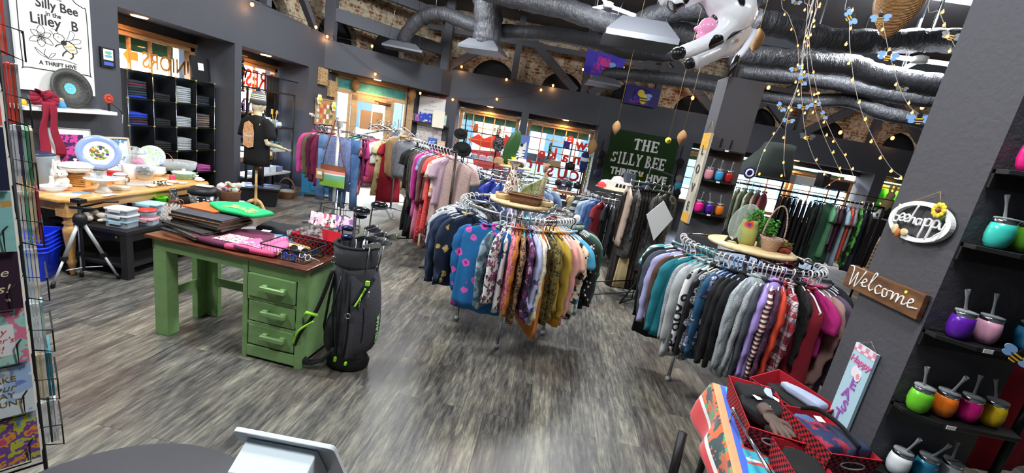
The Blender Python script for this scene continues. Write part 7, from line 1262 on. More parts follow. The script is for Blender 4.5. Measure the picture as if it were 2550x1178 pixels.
# green cloth with a rabbit in the far right niche
p0=ol(2195,470,fr(0,.35),fr(10,.35));u0=(p0-PF).dot(UF)
o=MB().grid(lambda u,v:(2.0*u,-.03*sin(u*60),-1.2*v),60,6).B('green_cloth',mat('neon_green_cloth','3fe02c',.7),loc=fr(u0-.15,.35,2.12),rz=AF,solid=.006);tag(o,'bright green pleated cloth hanging in the far right window niche','cloth')
p=ol(2212,500,fr(0,-.1),fr(10,-.1));t=thing('wire_rabbit','twig rabbit with long ears in front of the bright green cloth','rabbit ornament',p,AF);TW=mat('twig','a8946c',.9,bump=.4,bs=50)
m=MB();m.ell((0,0,-.1),(.16,.12,.2));m.ell((0,-.02,.14),(.1,.09,.1));m.ell((-.06,0,.33),(.04,.03,.13));m.ell((.07,0,.33),(.04,.03,.13));m.tube([(.05,0,-.2),(.2,0,-.05),(.28,0,.1)],.03,8);m.tube([(-.1,0,0),(-.25,0,.05)],.03,8);voxel('rabbit_body',m,TW,.02,1,parent=t)
t=thing('side_cabinet','white topped dark cabinet with bags below the twig rabbit','cabinet',p+Vc((-.05,-.1,-p.z)));MB().bx(-.45,.45,-.2,.2,1.30,1.34).B('top',mat('pale_top','b8b4b0',.5),t);MB().bx(-.43,.43,-.18,.18,0,1.30).B('body',mat('dark_cabinet','2c2422',.6),t)
pot('wrapped_bundle','white and black wrapped bundle on the dark cabinet below the rabbit','bag',p+Vc((-.25,-.15,1.34-p.z)),[(.12,0),(.14,.1),(.08,.24),(0,.28)],F('e0e0e0','print','1a1a1a','808080',.3))
MB().lathe([(.1,0),(.14,.12),(.1,.3),(0,.32)],12).B('stuffed_sack',F('1c1c1e')).location=(0,0,-5) if 0 else p+Vc((.1,-.05,1.34-p.z));tag(bpy.data.objects['stuffed_sack'],'black sack on the dark cabinet in front of the rabbit','bag')
# ================================================================ flexible ducts under the ceiling
def m_duct():
 t=NT('duct_wrap');n=t.noise(t.co((6,6,2)),2.2,4,.7);t.base('3c3d42');t.bump(n,.9,.05);t.P(Roughness=.42,Specular_IOR_Level=.5);return t.m
DUCT=m_duct();DIFF=mat('diffuser_metal','5a5c62',.4,.3)
def duct(label,pts,r):
 P=sm_([od(x,y,d) for x,y,d in pts],7);n=len(P);t=thing('air_duct',label,'air duct',P[0])
 MB().tube([p-P[0] for p in P],[r*(1+.05*sin(i*2.1)+.03*sin(i*5.3)) for i in range(n)],18).B('duct_tube',DUCT,t)
 for k in (.3,.75):
  p=P[int(n*k)]-P[0];MB().tube([p+Vc((0,0,-r*1.05)),p+Vc((0,0,4.75-P[int(n*k)].z))],.02,6,flat=.3).B('strap',mat('strap_grey','8a8e94',.4,.6),t)
duct('black wrapped duct curving from the left diffuser to the middle',[(1002,112,9.2),(1015,80,9.0),(1050,45,8.8),(1100,34,8.6),(1170,60,8.5),(1240,78,8.4),(1360,84,8.2),(1480,104,8.0),(1570,128,7.9),(1680,134,7.8)],0.14)
duct('black wrapped duct dropping straight to the second diffuser',[(1205,-60,8.0),(1212,0,8.0),(1217,60,8.1),(1208,112,8.2)],.27)
duct('black wrapped duct running from top left to the big diffuser',[(1160,-40,7.2),(1280,-5,7.1),(1400,20,7.0),(1480,48,7.0),(1560,72,7.1)],0.165)
duct('thick black duct from the top right down to the big diffuser',[(1900,-20,6.4),(1800,12,6.5),(1700,22,6.8),(1630,40,7.0),(1585,68,7.2)],0.18)
duct('crumpled black duct just right of the big diffuser',[(1620,85,7.3),(1680,78,7.4),(1740,95,7.5),(1830,120,7.6)],0.17)
duct('grey topped duct running from the lowest diffuser past the first pillar',[(1508,198,8.6),(1515,184,8.5),(1560,186,8.4),(1640,194,8.2),(1740,208,8.0),(1860,232,7.8),(1990,252,7.6),(2110,250,7.4),(2200,282,7.2),(2330,308,7.0)],0.118)
duct('largest black duct along the top right',[(1880,52,5.6),(1960,68,5.6),(2060,98,5.6),(2200,104,5.6),(2330,100,5.6),(2420,108,5.5)],0.15)
duct('kinked black duct under the largest one at the right',[(1820,134,6.4),(1930,146,6.3),(2040,158,6.2),(2115,162,6.2),(2180,186,6.1),(2290,206,6.0),(2400,222,5.9)],0.155)
duct('dark lower duct behind the fairy lights',[(1840,180,7.4),(1960,190,7.3),(2080,206,7.2),(2220,236,7.1),(2360,252,7.0)],0.13)
def diffuser(x,y,d,w_,dp,h,label,rz):
 p=od(x,y,d);t=thing('air_diffuser',label,'air vent',p,rz);m=MB();k=.62;m.add([(sx*w_/2*q,sy*dp/2*q,z) for z,q in ((-h*.25,1),(0,1),(h*.75,k)) for sx,sy in ((-1,-1),(1,-1),(1,1),(-1,1))],[(0,3,2,1),(8,9,10,11)]+[(i+4*j,(i+1) % 4+4*j,(i+1) % 4+4*(j+1),i+4*(j+1)) for i in range(4) for j in range(2)]);m.B('hood',DIFF,t)
 for sx in (-1,1):MB().tube([(sx*w_*.42,0,.02),(sx*w_*.2,.1,4.7-p.z)],.004,4).B('hanger_wire',STEEL,t)
diffuser(1005,122,9.2,.85,.5,.16,'grey metal diffuser hanging at the far left end of the ducts',.2);diffuser(1203,124,8.2,.82,.6,.2,'grey metal diffuser below the straight vertical duct',-.2);diffuser(1588,98,6.9,1.15,.8,.34,'largest dark metal diffuser in the middle of the ceiling',0);diffuser(1500,209,8.6,.68,.5,.16,'small pale metal diffuser above the green sign',.05)
# ================================================================ inflatable cow
def m_cow():
 t=NT('cow_vinyl');v=t.co();d=t.math('ADD',t.nd('ShaderNodeTexVoronoi',{'Vector':v,'Scale':3.9,'Randomness':1}).outputs[0],t.math('MULTIPLY',t.noise(v,4,1),.35));t.base(t.ramp(d,[(.545,'121214'),(.56,'e6e9ee')]));t.bump(t.noise(v,14,2),.25,.02);t.P(Roughness=.18,Coat_Weight=.4);return t.m
cp=od(1800,40,3.9);t=thing('inflatable_cow','inflatable black and white cow hanging from the ceiling above the racks','inflatable toy',cp)
def cw(x,y,dd=0):return od(x,y,3.9+dd)-cp
m=MB();m.tube(sm_([cw(1846,20),cw(1820,-10),cw(1790,-60),cw(1770,-150)],4),[.17,.20,.22,.235]*1+[.24]*9,16)
m.ell(cw(1830,30),(.20,.2,.2));m.ell(cw(1750,-190),(.17,.17,.16))
m.tube(sm_([cw(1815,60),cw(1780,95),cw(1730,120),cw(1692,133)],4),[.13,.12,.105,.09,.085,.08,.075,.07,.07,.07,.068,.066,.064],12);m.tube(sm_([cw(1850,70,.25),cw(1800,118,.25),cw(1760,138,.25),cw(1722,156,.25)],4),[.12]*5+[.085]*8,12)
m.tube(sm_([cw(1760,-60),cw(1740,-20),cw(1700,0),cw(1670,15)],4),[.11]*5+[.08]*8,12);m.tube(sm_([cw(1760,-70,.3),cw(1700,-25,.3),cw(1645,-2,.3)],4),[.1]*4+[.07]*5,12);voxel('cow_body',m,m_cow(),.018,3,parent=t)
m=MB();m.ell(cw(1762,68),(.085,.08,.085));[m.tube([cw(1762,68),cw(x,y)],[.04,.018],8) for x,y in ((1728,72),(1736,80),(1734,94),(1742,100))];voxel('udder',m,mat('udder_pink','ee9cc4',.25,coat=.3),.01,2,parent=t)
MB().tube(sm_([cw(1880,76),cw(1868,100),cw(1852,125),cw(1836,143)],5),.03,10).B('tail',mat('vinyl_white','dfe3ea',.2),t);MB().tube([cw(1838,140),cw(1826,165),cw(1812,190)],[.03,.035,.008],8).B('tail_tuft',mat('vinyl_black','141416',.3),t);MB().tube([cw(1790,-60),cw(1790,-60)+Vc((0,0,4.7-cp.z-cw(1790,-60).z))],.003,4).B('hanging_string',TWINE,t)
for i,(a,b) in enumerate(((1686,134),(1718,158))):MB().ell(cw(a,b,.25*i),(.062,.062,.06),12,8).B('hoof',mat('vinyl_black'),t)
# ================================================================ wicker pods, bell
def pod(x,y,d,r,label,top=None):
 p=od(x,y,d);t=thing('wicker_pod',label,'hanging ornament',p);MB().lathe([(r*sin(PI*min(1,s*1.02))**.75*(1-.35*(1-s))+1e-4,(s-.5)*2.9*r) for s in [i/14 for i in range(15)]],20).B('pod_body',WICKN,t);zt=(top or 4.72)-p.z;MB().tube([(0,0,r*1.4),(0,0,zt)],.0035,4).B('cord',TWINE,t)
pod(885,212,9.6,.115,'wicker pod hanging in front of the corner door transom',2.6);pod(1026,237,10.3,.12,'wicker pod hanging right of the corner door');pod(1535,318,7.2,.085,'wicker pod hanging left of the green sign');pod(1698,343,6.5,.085,'wicker pod hanging over the right edge of the green sign');pod(1475,365,9.6,.13,'wicker pod hanging at the right front window');pod(2238,5,3.4,.20,'large wicker basket pod at the top right');pod(1884,100,5.2,.10,'pale wicker pod behind the cow tail')
p=od(1664,350,6.6);t=thing('yellow_bell','small yellow ball bell hanging over the green sign','bell',p);MB().ell((0,0,0),.048,14,10).B('bell_body',YEL,t);MB().tube([(0,0,.04),(0,0,4.72-p.z)],.003,4).B('cord',TWINE,t);MB().bx(-.03,.03,-.052,-.04,-.004,.004).bx(-.004,.004,-.052,-.04,-.03,.03).B('slot',BLKP,t)
# ================================================================ posters in the rafters
for i,(x0,y0,x1,y1,d,cs,lab) in enumerate(((1463,124,1553,181,9.6,('4a3ac8','5a48d8','d83c9c','5040d0','6a60e0'),'violet and pink bee poster high in the rafters'),(1562,208,1640,254,10.6,('2c2070','3a2c90','5a3cb0','3a2c88'),'dark violet poster with a yellow bee below the ducts'))):
 a,b=od(x0,y0,d),od(x1,y1,d);w_=(b-a).dot(UF);h=a.z-b.z+.15;t=thing('bee_poster',lab,'poster',(a.x,a.y,a.z),AF);MB().bx(0,w_,-.008,0,-h,0).B('sheet',mat('poster_%d' % i,cs[0],.6),t);MB().tube([(w_*.5+x,-.01,-h*.52+z) for x,z in circle(h*.40,28,rx=1.2)],.012,6,closed=True).prism(circle(h*.37,24,w_*.5,-h*.52,rx=1.2),-.012,-.009).B('poster_disc',m_blob('pdisc_%d' % i,cs,6),t)
 c=Vc((w_*.52,-.02,-h*.52));bc=mat('magenta_ink','e03c9c',.6) if i == 0 else YEL;MB().ell(c+Vc((-.05,0,.07)),(.09,.008,.09),14,8).ell(c+Vc((.04,0,-.06)),(.10,.008,.13),14,8).B('bee_body',bc,t);MB().bx(c.x-.05,c.x+.13,-.035,-.028,c.z-.06,c.z-.03).bx(c.x-.04,c.x+.12,-.035,-.028,c.z-.12,c.z-.09).B('bee_stripe',BLKP,t);MB().ell(c+Vc((.16,0,.04)),(.09,.008,.05),12,8).ell(c+Vc((.15,0,-.04)),(.07,.008,.04),12,8).B('bee_wing',mat('wing_blue','8cb8ec',.4),t)
 text('poster_text','THRIFT HIVE',.09,bc if i == 0 else mat('magenta_ink','e03c9c',.6),t,(w_*.45,-.013,-h*.86),0,.001)
 MB().tube([(.02,0,0),(.02,0,4.7-a.z)],.004,4).tube([(w_-.02,0,0),(w_-.02,0,4.7-a.z)],.004,4).B('cord',TWINE,t)
# ================================================================ café bulbs along the bulkhead
CAFE=mat('cafe_bulb','ff9a40',.3,emit=9);CABLE=mat('cable','26221f',.6)
def light_string(name,label,pts,bulbs,bulbm,r,cable=CABLE,cr=.004,off=.04,lamp=0):
 P=sm_(pts,5);t=thing(name,label,'string lights',P[0]);MB().tube([p-P[0] for p in P],cr,5).B('cable',cable,t);root=None
 for i,b in enumerate(bulbs):
  q=b-P[0]+Vc((0,0,-off))
  if root is None:root=MB().ell((0,0,0),(r*.8,r*.8,r),8,6).lathe([(r*.45,r*.7),(r*.4,off)],8,mi=1).B('bulb',[bulbm,cable],t,loc=q)
  else:o=root.copy();COL.objects.link(o);o.parent=t;o.location=q
  if lamp and i % 2 == 0:
   l=bpy.data.lights.new('bulb_lamp','POINT');l.energy=lamp;l.color=(1,.5,.2);l.shadow_soft_size=.05;lo=bpy.data.objects.new('bulb_lamp',l);COL.objects.link(lo);lo.location=b+Vc((0,0,-off-.07))
 return t
wl=lambda x,y,d=-.07:ol(x,y,fr(0,d),fr(10,d))
bl=lambda x,y:ol(x,y,(B0-NB*.06)[:2],(B1-NB*.06)[:2])
b1=[ox(628,4,-4.75),ox(787,62,-4.75),bl(815,86),bl(927,110)];light_string('cafe_lights','warm bulb string along the top of the left bulkhead',b1,b1,CAFE,.032,lamp=1.2)
b2=[bl(815,86),bl(860,120),bl(935,180),bl(1020,215),bl(1050,232)];light_string('cafe_lights','warm bulb string sagging down across the corner bulkhead',b2,[bl(935,180),ol(1047,228,(B0-NB*.06)[:2],(B1-NB*.06)[:2])],CAFE,.032,lamp=1)
b3=[wl(x,y) for x,y in ((1100,170),(1150,162),(1205,178),(1262,194),(1320,204),(1378,209),(1453,169),(1553,164))];light_string('cafe_lights','warm bulb string along the top of the front bulkhead',b3,[b3[i] for i in (1,3,5,6,7)],CAFE,.034,lamp=1.5)
b4=[wl(x,y) for x,y in ((1128,244),(1180,246),(1238,243),(1300,236),(1348,220),(1378,209))];light_string('cafe_lights','warm bulb string sagging over the two front windows',b4,[b4[0],b4[2],b4[4]],CAFE,.034)
b5=[wl(x,y) for x,y in ((1640,262),(1726,240),(1915,214),(2038,230),(2094,326),(2224,340),(2298,264),(2380,270))];light_string('cafe_lights','warm bulb string in the rafters right of the first pillar',b5,[b5[i] for i in (1,2,3,4,5,6)],CAFE,.05,lamp=2)
# ================================================================ curtain of fairy lights with paper bees
FAIRY=mat('fairy_bulb','ff9c38',.3,emit=7);SILV=m_clear('clear_cable','d8d4cc',.6,.2)
strands=[(((2010,-30),(2012,20),(2000,130),(1990,200),(1950,300),(1905,370),(1880,440)),3.9,9),(((2022,-30),(2020,25),(2005,120),(1985,220),(1960,300),(1952,400),(1955,440)),3.8,9),(((2035,-30),(2020,40),(2000,110),(1995,200),(1998,260),(2006,330),(2030,400),(2062,440)),4.1,9),(((2042,-30),(2030,30),(2010,120),(2020,230),(2045,320),(2080,400),(2100,440)),3.9,11),
           (((2045,-30),(2035,20),(2015,100),(2040,250),(2075,340),(2110,400),(2130,450)),4.0,11),(((2117,-30),(2117,20),(2115,90),(2120,150),(2130,220),(2150,290),(2185,365),(2220,420),(2247,440)),3.0,12),(((2188,-30),(2195,30),(2205,90),(2222,160),(2245,230),(2275,275),(2330,300)),3.2,9),(((2322,-30),(2340,30),(2360,80),(2385,130)),2.9,5),(((1950,-20),(1965,40),(1985,100),(1990,180)),4.2,5),(((2095,440),(2050,478),(2140,500),(2200,505)),5.6,8)]
for i,(pp,d,nb) in enumerate(strands):
 P=[od(x,y,d) if i < 9 else ol(x,y,(BA.x,BA.y-.17),(BB.x,BB.y-.17)) for x,y in pp];Q=sm_(P,8);n=len(Q);bb=[Q[min(n-1,int((k+.5)*n/nb))]+Vc((rnd(-.03,.03),rnd(-.02,.02),0)) for k in range(nb)]
 if i < 9:P=[Vc((P[0].x,P[0].y,4.74))]+P
 light_string('fairy_lights',['leftmost fairy light strand falling over the green lampshade','second fairy light strand from the left over the lampshade','fairy light strand falling behind the black paper bee','fairy light strand right of the black paper bee','long fairy light strand ending over the right rack hangers','sparse fairy light strand reaching the big right pillar edge','fairy light strand with large bees next to the big pillar','short fairy light strand at the top right corner','short fairy light strand joining the knot of lights','fairy light strand lying along the top of the long rack'][i],P,bb,FAIRY,.0105,SILV,.0022,.018,lamp=.25 if i in (1,4) else 0)
WB_=mat('wing_blue');
def bee(x,y,d,s,rot,label,wing=None):
 p=od(x,y,d);t=thing('paper_bee',label,'bee decoration',p);t.rotation_euler=(0,rot,-.4);t.scale=(s,s,s)
 MB().prism([(x_,z_) for x_,z_ in circle(.5,20,rz=1.15,rx=.72)],-.03,.03).prism(circle(.3,14,0,.62),-.03,.03).B('bee_body',BLKP,t);MB().prism([(-.36,.12),(.36,.12),(.34,.28),(-.34,.28)],-.04,.04).prism([(-.33,-.2),(.33,-.2),(.36,-.05),(-.36,-.05)],-.04,.04).prism([(-.2,-.48),(.2,-.48),(.3,-.34),(-.3,-.34)],-.04,.04).B('bee_stripe',mat('bee_yellow','e8b83c',.6),t)
 for sx in (-1,1):MB().prism(circle(.42,18,sx*.85,.38,rx=1.2,rz=.8),-.035,.035).prism(circle(.3,16,sx*.75,-.12,rx=1.2,rz=.8),-.03,.03).B('bee_wing',wing or WB_,t)
 MB().tube([(-.1,0,.85),(-.25,0,1.15)],.03,5).tube([(.1,0,.85),(.25,0,1.15)],.03,5).B('antenna',BLKP,t)
for a in ((2115,45,3.0,.045,.9,'paper bee turned on its side at the top of the sparse strand'),(2192,48,3.2,.05,-.1,'large paper bee at the top of the strand by the pillar'),(2210,143,3.1,.05,.1,'large paper bee in front of the kinked duct'),(2288,300,3.0,.055,-.1,'large paper bee half hidden by the big pillar'),(2245,222,4.2,.04,.1,'grey shaded paper bee below the dark lower duct',mat('wing_grey','8a9498',.5)),(1982,172,3.9,.04,-.4,'paper bee at the left of the knot of lights'),(2002,185,4.0,.035,.4,'paper bee in the middle of the knot of lights'),(1996,202,3.8,.04,.9,'tilted paper bee at the bottom of the knot of lights'),
          (1943,268,3.9,.04,.8,'paper bee on the leftmost strand above the front bulkhead'),(2000,268,4.0,.04,0,'paper bee centred in front of the lower duct'),(2030,262,4.1,.036,-.3,'paper bee just right of the centred one'),(1963,302,3.9,.038,.0,'paper bee above the green lampshade'),(2050,288,4.0,.034,.9,'small tilted paper bee on the right strand'),(2009,342,4.1,.05,.05,'black paper bee with clear wings in front of the bulkhead',m_clear('clear_wing','8a98a8',.35,.2)),(1982,7,4.2,.038,.2,'paper bee at the very top of the fairy light curtain'),(2368,92,2.9,.045,.2,'dark paper bee beside the top of the big pillar',mat('wing_grey'))):bee(*a)
# ================================================================ pillar boards and signs
WOODS=m_wood('barn_board','8a8478','b0a998','c8c2b4',(14,14,1.2),.8)
pt,pb=ox(1763,330,1.6),ox(1705,555,1.6);t=thing('family_board','tall weathered wooden word board on the first pillar','sign',(1.63,pt.y+.05,(pt.z+pb.z)/2),-PI/2);hb=(pt.z-pb.z)/2;MB().bx(-.10,.10,-.012,.012,-hb,hb).B('board',WOODS,t);MB().bx(-.10,.10,-.014,-.012,hb-.16,hb).bx(-.10,.10,-.0142,-.012,-hb,-hb+.1).B('mustard_band',mat('mustard_paint','c8962c',.8,var=.12,bs=30),t)
for i,ch in enumerate('LOVE'):text('board_letter',ch,.13,mat('grey_letter','3a3836',.7),t,(0,-.016,hb*.62-hb*.42*i),0,.001,.003,tilt=0)
MB().tube([(-.08,0,hb),(0,0,hb+.12),(.08,0,hb)],.003,5).B('hanging_string',TWINE,t)
X_=1.655
def script(parent,name,word_strokes,r,mt,sc_=1,o=(0,0),y=-.02):
 m=MB();[stroke(m,[(o[0]+a*sc_,o[1]+b*sc_) for a,b in P],r,y) for P in word_strokes];return m.B(name,mt,parent)
# be(e) happy oval
t=thing('happy_sign','white oval cut out sign reading beehappy on the big pillar','sign',(X_-.012,1.875,1.755),-PI/2);rx_,rz_=.148,.087;m=MB();n=44
ro,ri=circle(1,n,rx=rx_,rz=rz_),circle(1,n,rx=rx_-.022,rz=rz_-.018);m.add([(x,y,z) for y in (-.012,.008) for R_ in (ro,ri) for x,z in R_],[(i,(i+1) % n,n+(i+1) % n,n+i) for i in range(n)]+[(2*n+i,3*n+i,3*n+(i+1) % n,2*n+(i+1) % n) for i in range(n)]+[(i,2*n+i,2*n+(i+1) % n,(i+1) % n) for i in range(n)]+[(n+i,n+(i+1) % n,3*n+(i+1) % n,3*n+i) for i in range(n)]);m.B('oval_ring',WHT,t)
E=lambda x:[(x,.0),(x+.022,.012),(x+.012,.024),(x-.002,.012),(x+.006,-.008),(x+.026,-.004)]
Pp=lambda x:[(x,.022),(x+.002,-.02),(x-.004,-.062),(x+.004,-.02),(x+.012,.02),(x+.03,.018),(x+.028,-.004),(x+.006,-.008)]
script(t,'script_lettering',[[(-.115,.062),(-.12,.02),(-.122,-.012),(-.10,-.014),(-.096,.008),(-.115,.01)],E(-.092),E(-.066),[(-.022,.07),(-.034,.02),(-.04,-.012),(-.03,.012),(-.018,.012),(-.016,-.012)],[(.012,.014),(-.004,.012),(-.004,-.01),(.01,-.008),(.014,.014),(.016,-.012)],Pp(.03),Pp(.066),[(.10,.016),(.104,-.008),(.118,-.006),(.124,.018),(.116,-.04),(.10,-.062),(.094,-.045),(.12,-.02)]],.0046,WHT,1,(0,-.002),-.010)
m=MB();[m.ell((.082+.022*cos(a),-.02,.062+.022*sin(a)),(.011,.005,.011),8,6) for a in [2*PI*i/10 for i in range(10)]];m.B('flower_petals',YEL,t);MB().ell((.082,-.024,.062),.009,8,6).B('flower_centre',mat('brown_centre','9a5a3c',.6),t);MB().ell((.105,-.016,.035),(.012,.004,.014),8,6).B('leaf',mat('forest_green'),t)
MB().ell((-.062,-.02,-.066),(.012,.008,.02),10,8).B('bee_body',mat('orange_brown','b8642c',.6),t);MB().ell((-.085,-.018,-.05),(.018,.004,.022),8,6).ell((-.035,-.018,-.055),(.022,.004,.016),8,6).B('bee_wing',m_blob('butterfly_wing',('e8a87c','c8d89c','e8d0a8'),90),t);MB().tube([(-.07,0,.08),(.035,.0,.135),(.06,0,.078)],.0025,5).B('hanging_string',TWINE,t)
# welcome board
t=thing('welcome_sign','brown wooden board with white script Welcome on the big pillar','sign',(X_-.012,1.915,1.425),-PI/2);MB().bx(-.225,.205,-.012,.010,-.055,.055).B('board',m_wood('walnut_board','4a2e18','6b4526','80572f',(2,12,12),.5),t,bevel=.002)
e2=lambda x:[(x-.012,-.005),(x+.012,.008),(x+.006,.018),(x-.004,.008),(x,-.012),(x+.018,-.008)]
script(t,'script_lettering',[[(-.205,.045),(-.185,.04),(-.18,-.03),(-.16,.03),(-.155,-.03),(-.125,.045)],e2(-.12),[(-.095,-.004),(-.072,.045),(-.082,.05),(-.09,.0),(-.08,-.016),(-.068,-.006)],[(-.038,.012),(-.05,.016),(-.06,.0),(-.05,-.016),(-.032,-.008)],[(-.012,.012),(-.026,.01),(-.022,-.014),(-.006,-.012),(-.006,.01),(.012,.014)],[(.016,.014),(.018,-.016),(.026,.01),(.038,.012),(.038,-.016),(.048,.01),(.06,.012),(.06,-.012),(.075,-.008)],e2(.086),[(.10,-.01),(.12,-.006)]],.0031,WPAP,1.25,(.045,-.004),-.013)
MB().prism(circle(.007,14,.12,.035),-.014,-.011).B('price_dot',mat('yellow_dot'),t)
# easter sign
t=thing('easter_sign','tall pale blue Happy EASTER plank sign at the foot of the big pillar','sign',(X_-.008,1.878,.95),-PI/2);MB().bx(-.063,.063,-.008,.006,-.26,.20).B('board',mat('pale_blue_board','b4d4e0',.6),t);MB().bx(-.063,.063,-.0095,-.008,.165,.20).B('gingham_band',F('f4e4e8','buffalo','e08aa0',s=.9),t)
pk=mat('sign_pink','e0609c',.6);text('script_word','Happy',.048,pk,t,(0,-.010,.125),0,.0006,.0008,shear=.2);MB().prism(circle(.018,16,-.012,.072,rz=1.5),-.011,-.008).prism(circle(.018,16,.014,.06,rz=1.5),-.0112,-.008).B('bunny_ears',mat('bunny_white','f4e8ec',.6),t);MB().prism(circle(.009,12,.016,.06,rz=1.6),-.0125,-.011).B('ear_inner',mat('ear_pink','e8a0b4',.6),t)
for i,ch in enumerate('EASTER'):text('letter',ch,.072,mat('glitter_purple','a85cb8',.5,bump=.4,bs=300),t,(.008*(-1)**i,-.010,.012-.058*i),0,.0006,.0022)
MB().tube([(-.05,0,.20),(0,0,.235),(.05,0,.20)],.002,5).B('hanging_string',TWINE,t)
# ================================================================ cup shelves on the pillars
CL=m_clear('cup_lid','c4cacc',.25,.1)
def cup(p,c,label,s=1,lean=.15,empty=False):
 t=thing('tumbler',label,'tumbler',p,rnd(0,6));t.scale=(s*.86,s*.86,s*1.08);MB().lathe([(.018,0),(.028,.003),(.038,.018),(.0425,.040),(.041,.062),(.036,.084)],30).B('cup_body',mat('cup_'+c,c,.28,coat=.3),t);MB().lathe([(.0368,.079),(.0372,.092),(.034,.094)],30).B('steel_rim',CHROME,t);MB().lathe([(.037,.094),(.036,.099),(.015,.101),(0,.101)],26).B('lid',CL,t)
 m=MB();d=Vc((lean,.02,1));m.tube([Vc((.008,0,.10))+d*k for k in (0,.025,.045,.06,.07)],[.006,.0045,.005,.0075,.009],7,cap=False);m.tube([(.008,0,.095),Vc((.008,0,.10))+d*.06],.003,6);m.B('wrapped_straw',m_clear('straw_wrap','c8ccce',.25,.15),t)
def cshelf(x0,x1,y,z,label,dp=.13,side=0):
 t=thing('cup_shelf',label,'shelf',((x0+x1)/2,y,z));h=(x1-x0)/2;MB().slab([(-h,0),(-h+.0,-dp*.45),(-h+.09,-dp),(h-.03,-dp),(h,-dp*.5),(h,0)],-.018,0).B('shelf_board',mat('shelf_black','161617',.45),t,bevel=.002);MB().bx(-h,h,-.012,0,-.07,-.0).B('back_plate',mat('shelf_black'),t)
 o=MB().bx(-.018,.018,-.002,0,-.016,0).B('price_tag',WPAP,t,loc=(-h+.13,-dp-.001,-.001))
yb=1.7
for z,xs,cols,nm in ((2.0,(1.72,),('f01c84',),'top'),(1.715,(1.725,1.82),('3cc8b8','5ea02c'),'second'),(1.345,(1.735,1.835,1.99),('5c1ca0','e8a8c0','3c94cc'),'third'),(1.005,(1.71,1.808,1.905,2.0),('6cc82c','e8741c','f01c8c','ecc81c'),'fourth'),(.70,(1.74,1.85,1.95),('e8ecee','2c8ab0','e4e6e8'),'lowest')):
 cshelf(1.665,2.10,yb,z,'black shelf on the big pillar, %s from the top' % nm)
 for x,c in zip(xs,cols):cup(Vc((x,yb-.06,z+.0005)),c,'%s tumbler on the %s shelf of the big pillar' % ({'f01c84':'hot pink','3cc8b8':'turquoise','5ea02c':'leaf green','5c1ca0':'purple','e8a8c0':'pale pink','3c94cc':'sky blue','6cc82c':'lime green','e8741c':'orange','f01c8c':'magenta pink','ecc81c':'yellow','e8ecee':'white','2c8ab0':'teal blue','e4e6e8':'cream white'}[c],nm),1.08,rnd(.1,.5))
for z,xs,cols,nm in ((2.03,(),(),'top'),(1.72,(1.70,1.80,1.90),('d8909c','3c9ad0','a01c1c'),'middle'),(1.38,(1.69,1.795,1.90),('e8148c','4a1c90','d8701c'),'lowest')):
 cshelf(1.66,2.0,4.45,z,'black shelf on the first pillar, %s of three' % nm,.11)
 for x,c in zip(xs,cols):cup(Vc((x,4.39,z+.0005)),c,'%s tumbler on the %s shelf of the first pillar' % ({'d8909c':'dusty pink','3c9ad0':'blue','a01c1c':'dark red','e8148c':'magenta','4a1c90':'violet','d8701c':'orange'}[c],nm),1.15,rnd(.1,.4))
for i in (0,1):o=MB().bx(-.008,.008,-.006,0,0,.09).B('shelf_peg',BLKP,loc=(1.76+.1*i,4.449,2.05));tag(o,'black peg above the empty shelf of the first pillar, '+('left','right')[i],'peg')
bee(1776,536,4.35,.034,0,'paper bee stuck below the lowest shelf of the first pillar');bee(2530,890,1.30,.034,.5,'large paper bee in front of the third shelf of the big pillar')
# things past the big pillar
o=garment_mb('long',.7,.05,99).B('red_sweater',F('b0142c'));o.location=(2.33,1.86,1.42);o.rotation_euler.z=.3;tag(o,'red sweater hanging past the big pillar behind the yellow tumbler','sweater');c=bpy.data.objects.new('hanger',hanger('white'));COL.objects.link(c);c.parent=o
rail_rack('garment_rack',(2.2,1.7,0),(2.5,2.6,0),1.42,'black garment rack past the big right pillar',BLK,None,.3)
t=thing('rear_table','low dark table with folded clothes past the big right pillar','table',(2.22,1.42,0));MB().bx(-.16,.4,-.3,.22,.60,.63).B('table_top',mat('black_wood'),t);[MB().bx(x-.02,x+.02,y-.02,y+.02,0,.6).B('leg',mat('black_wood'),t) for x in (-.13,.37) for y in (-.27,.19)]
folded('folded_trousers','khaki cream folded trousers on the low table past the big pillar',Vc((2.24,1.42,.70)),-.3,.34,.26,.03,F('c4bfa4'),70);folded('folded_jeans','dark blue jeans folded under the khaki trousers',Vc((2.15,1.38,.632)),-.2,.30,.28,.06,F('28304e','denim','4a587a'),71)
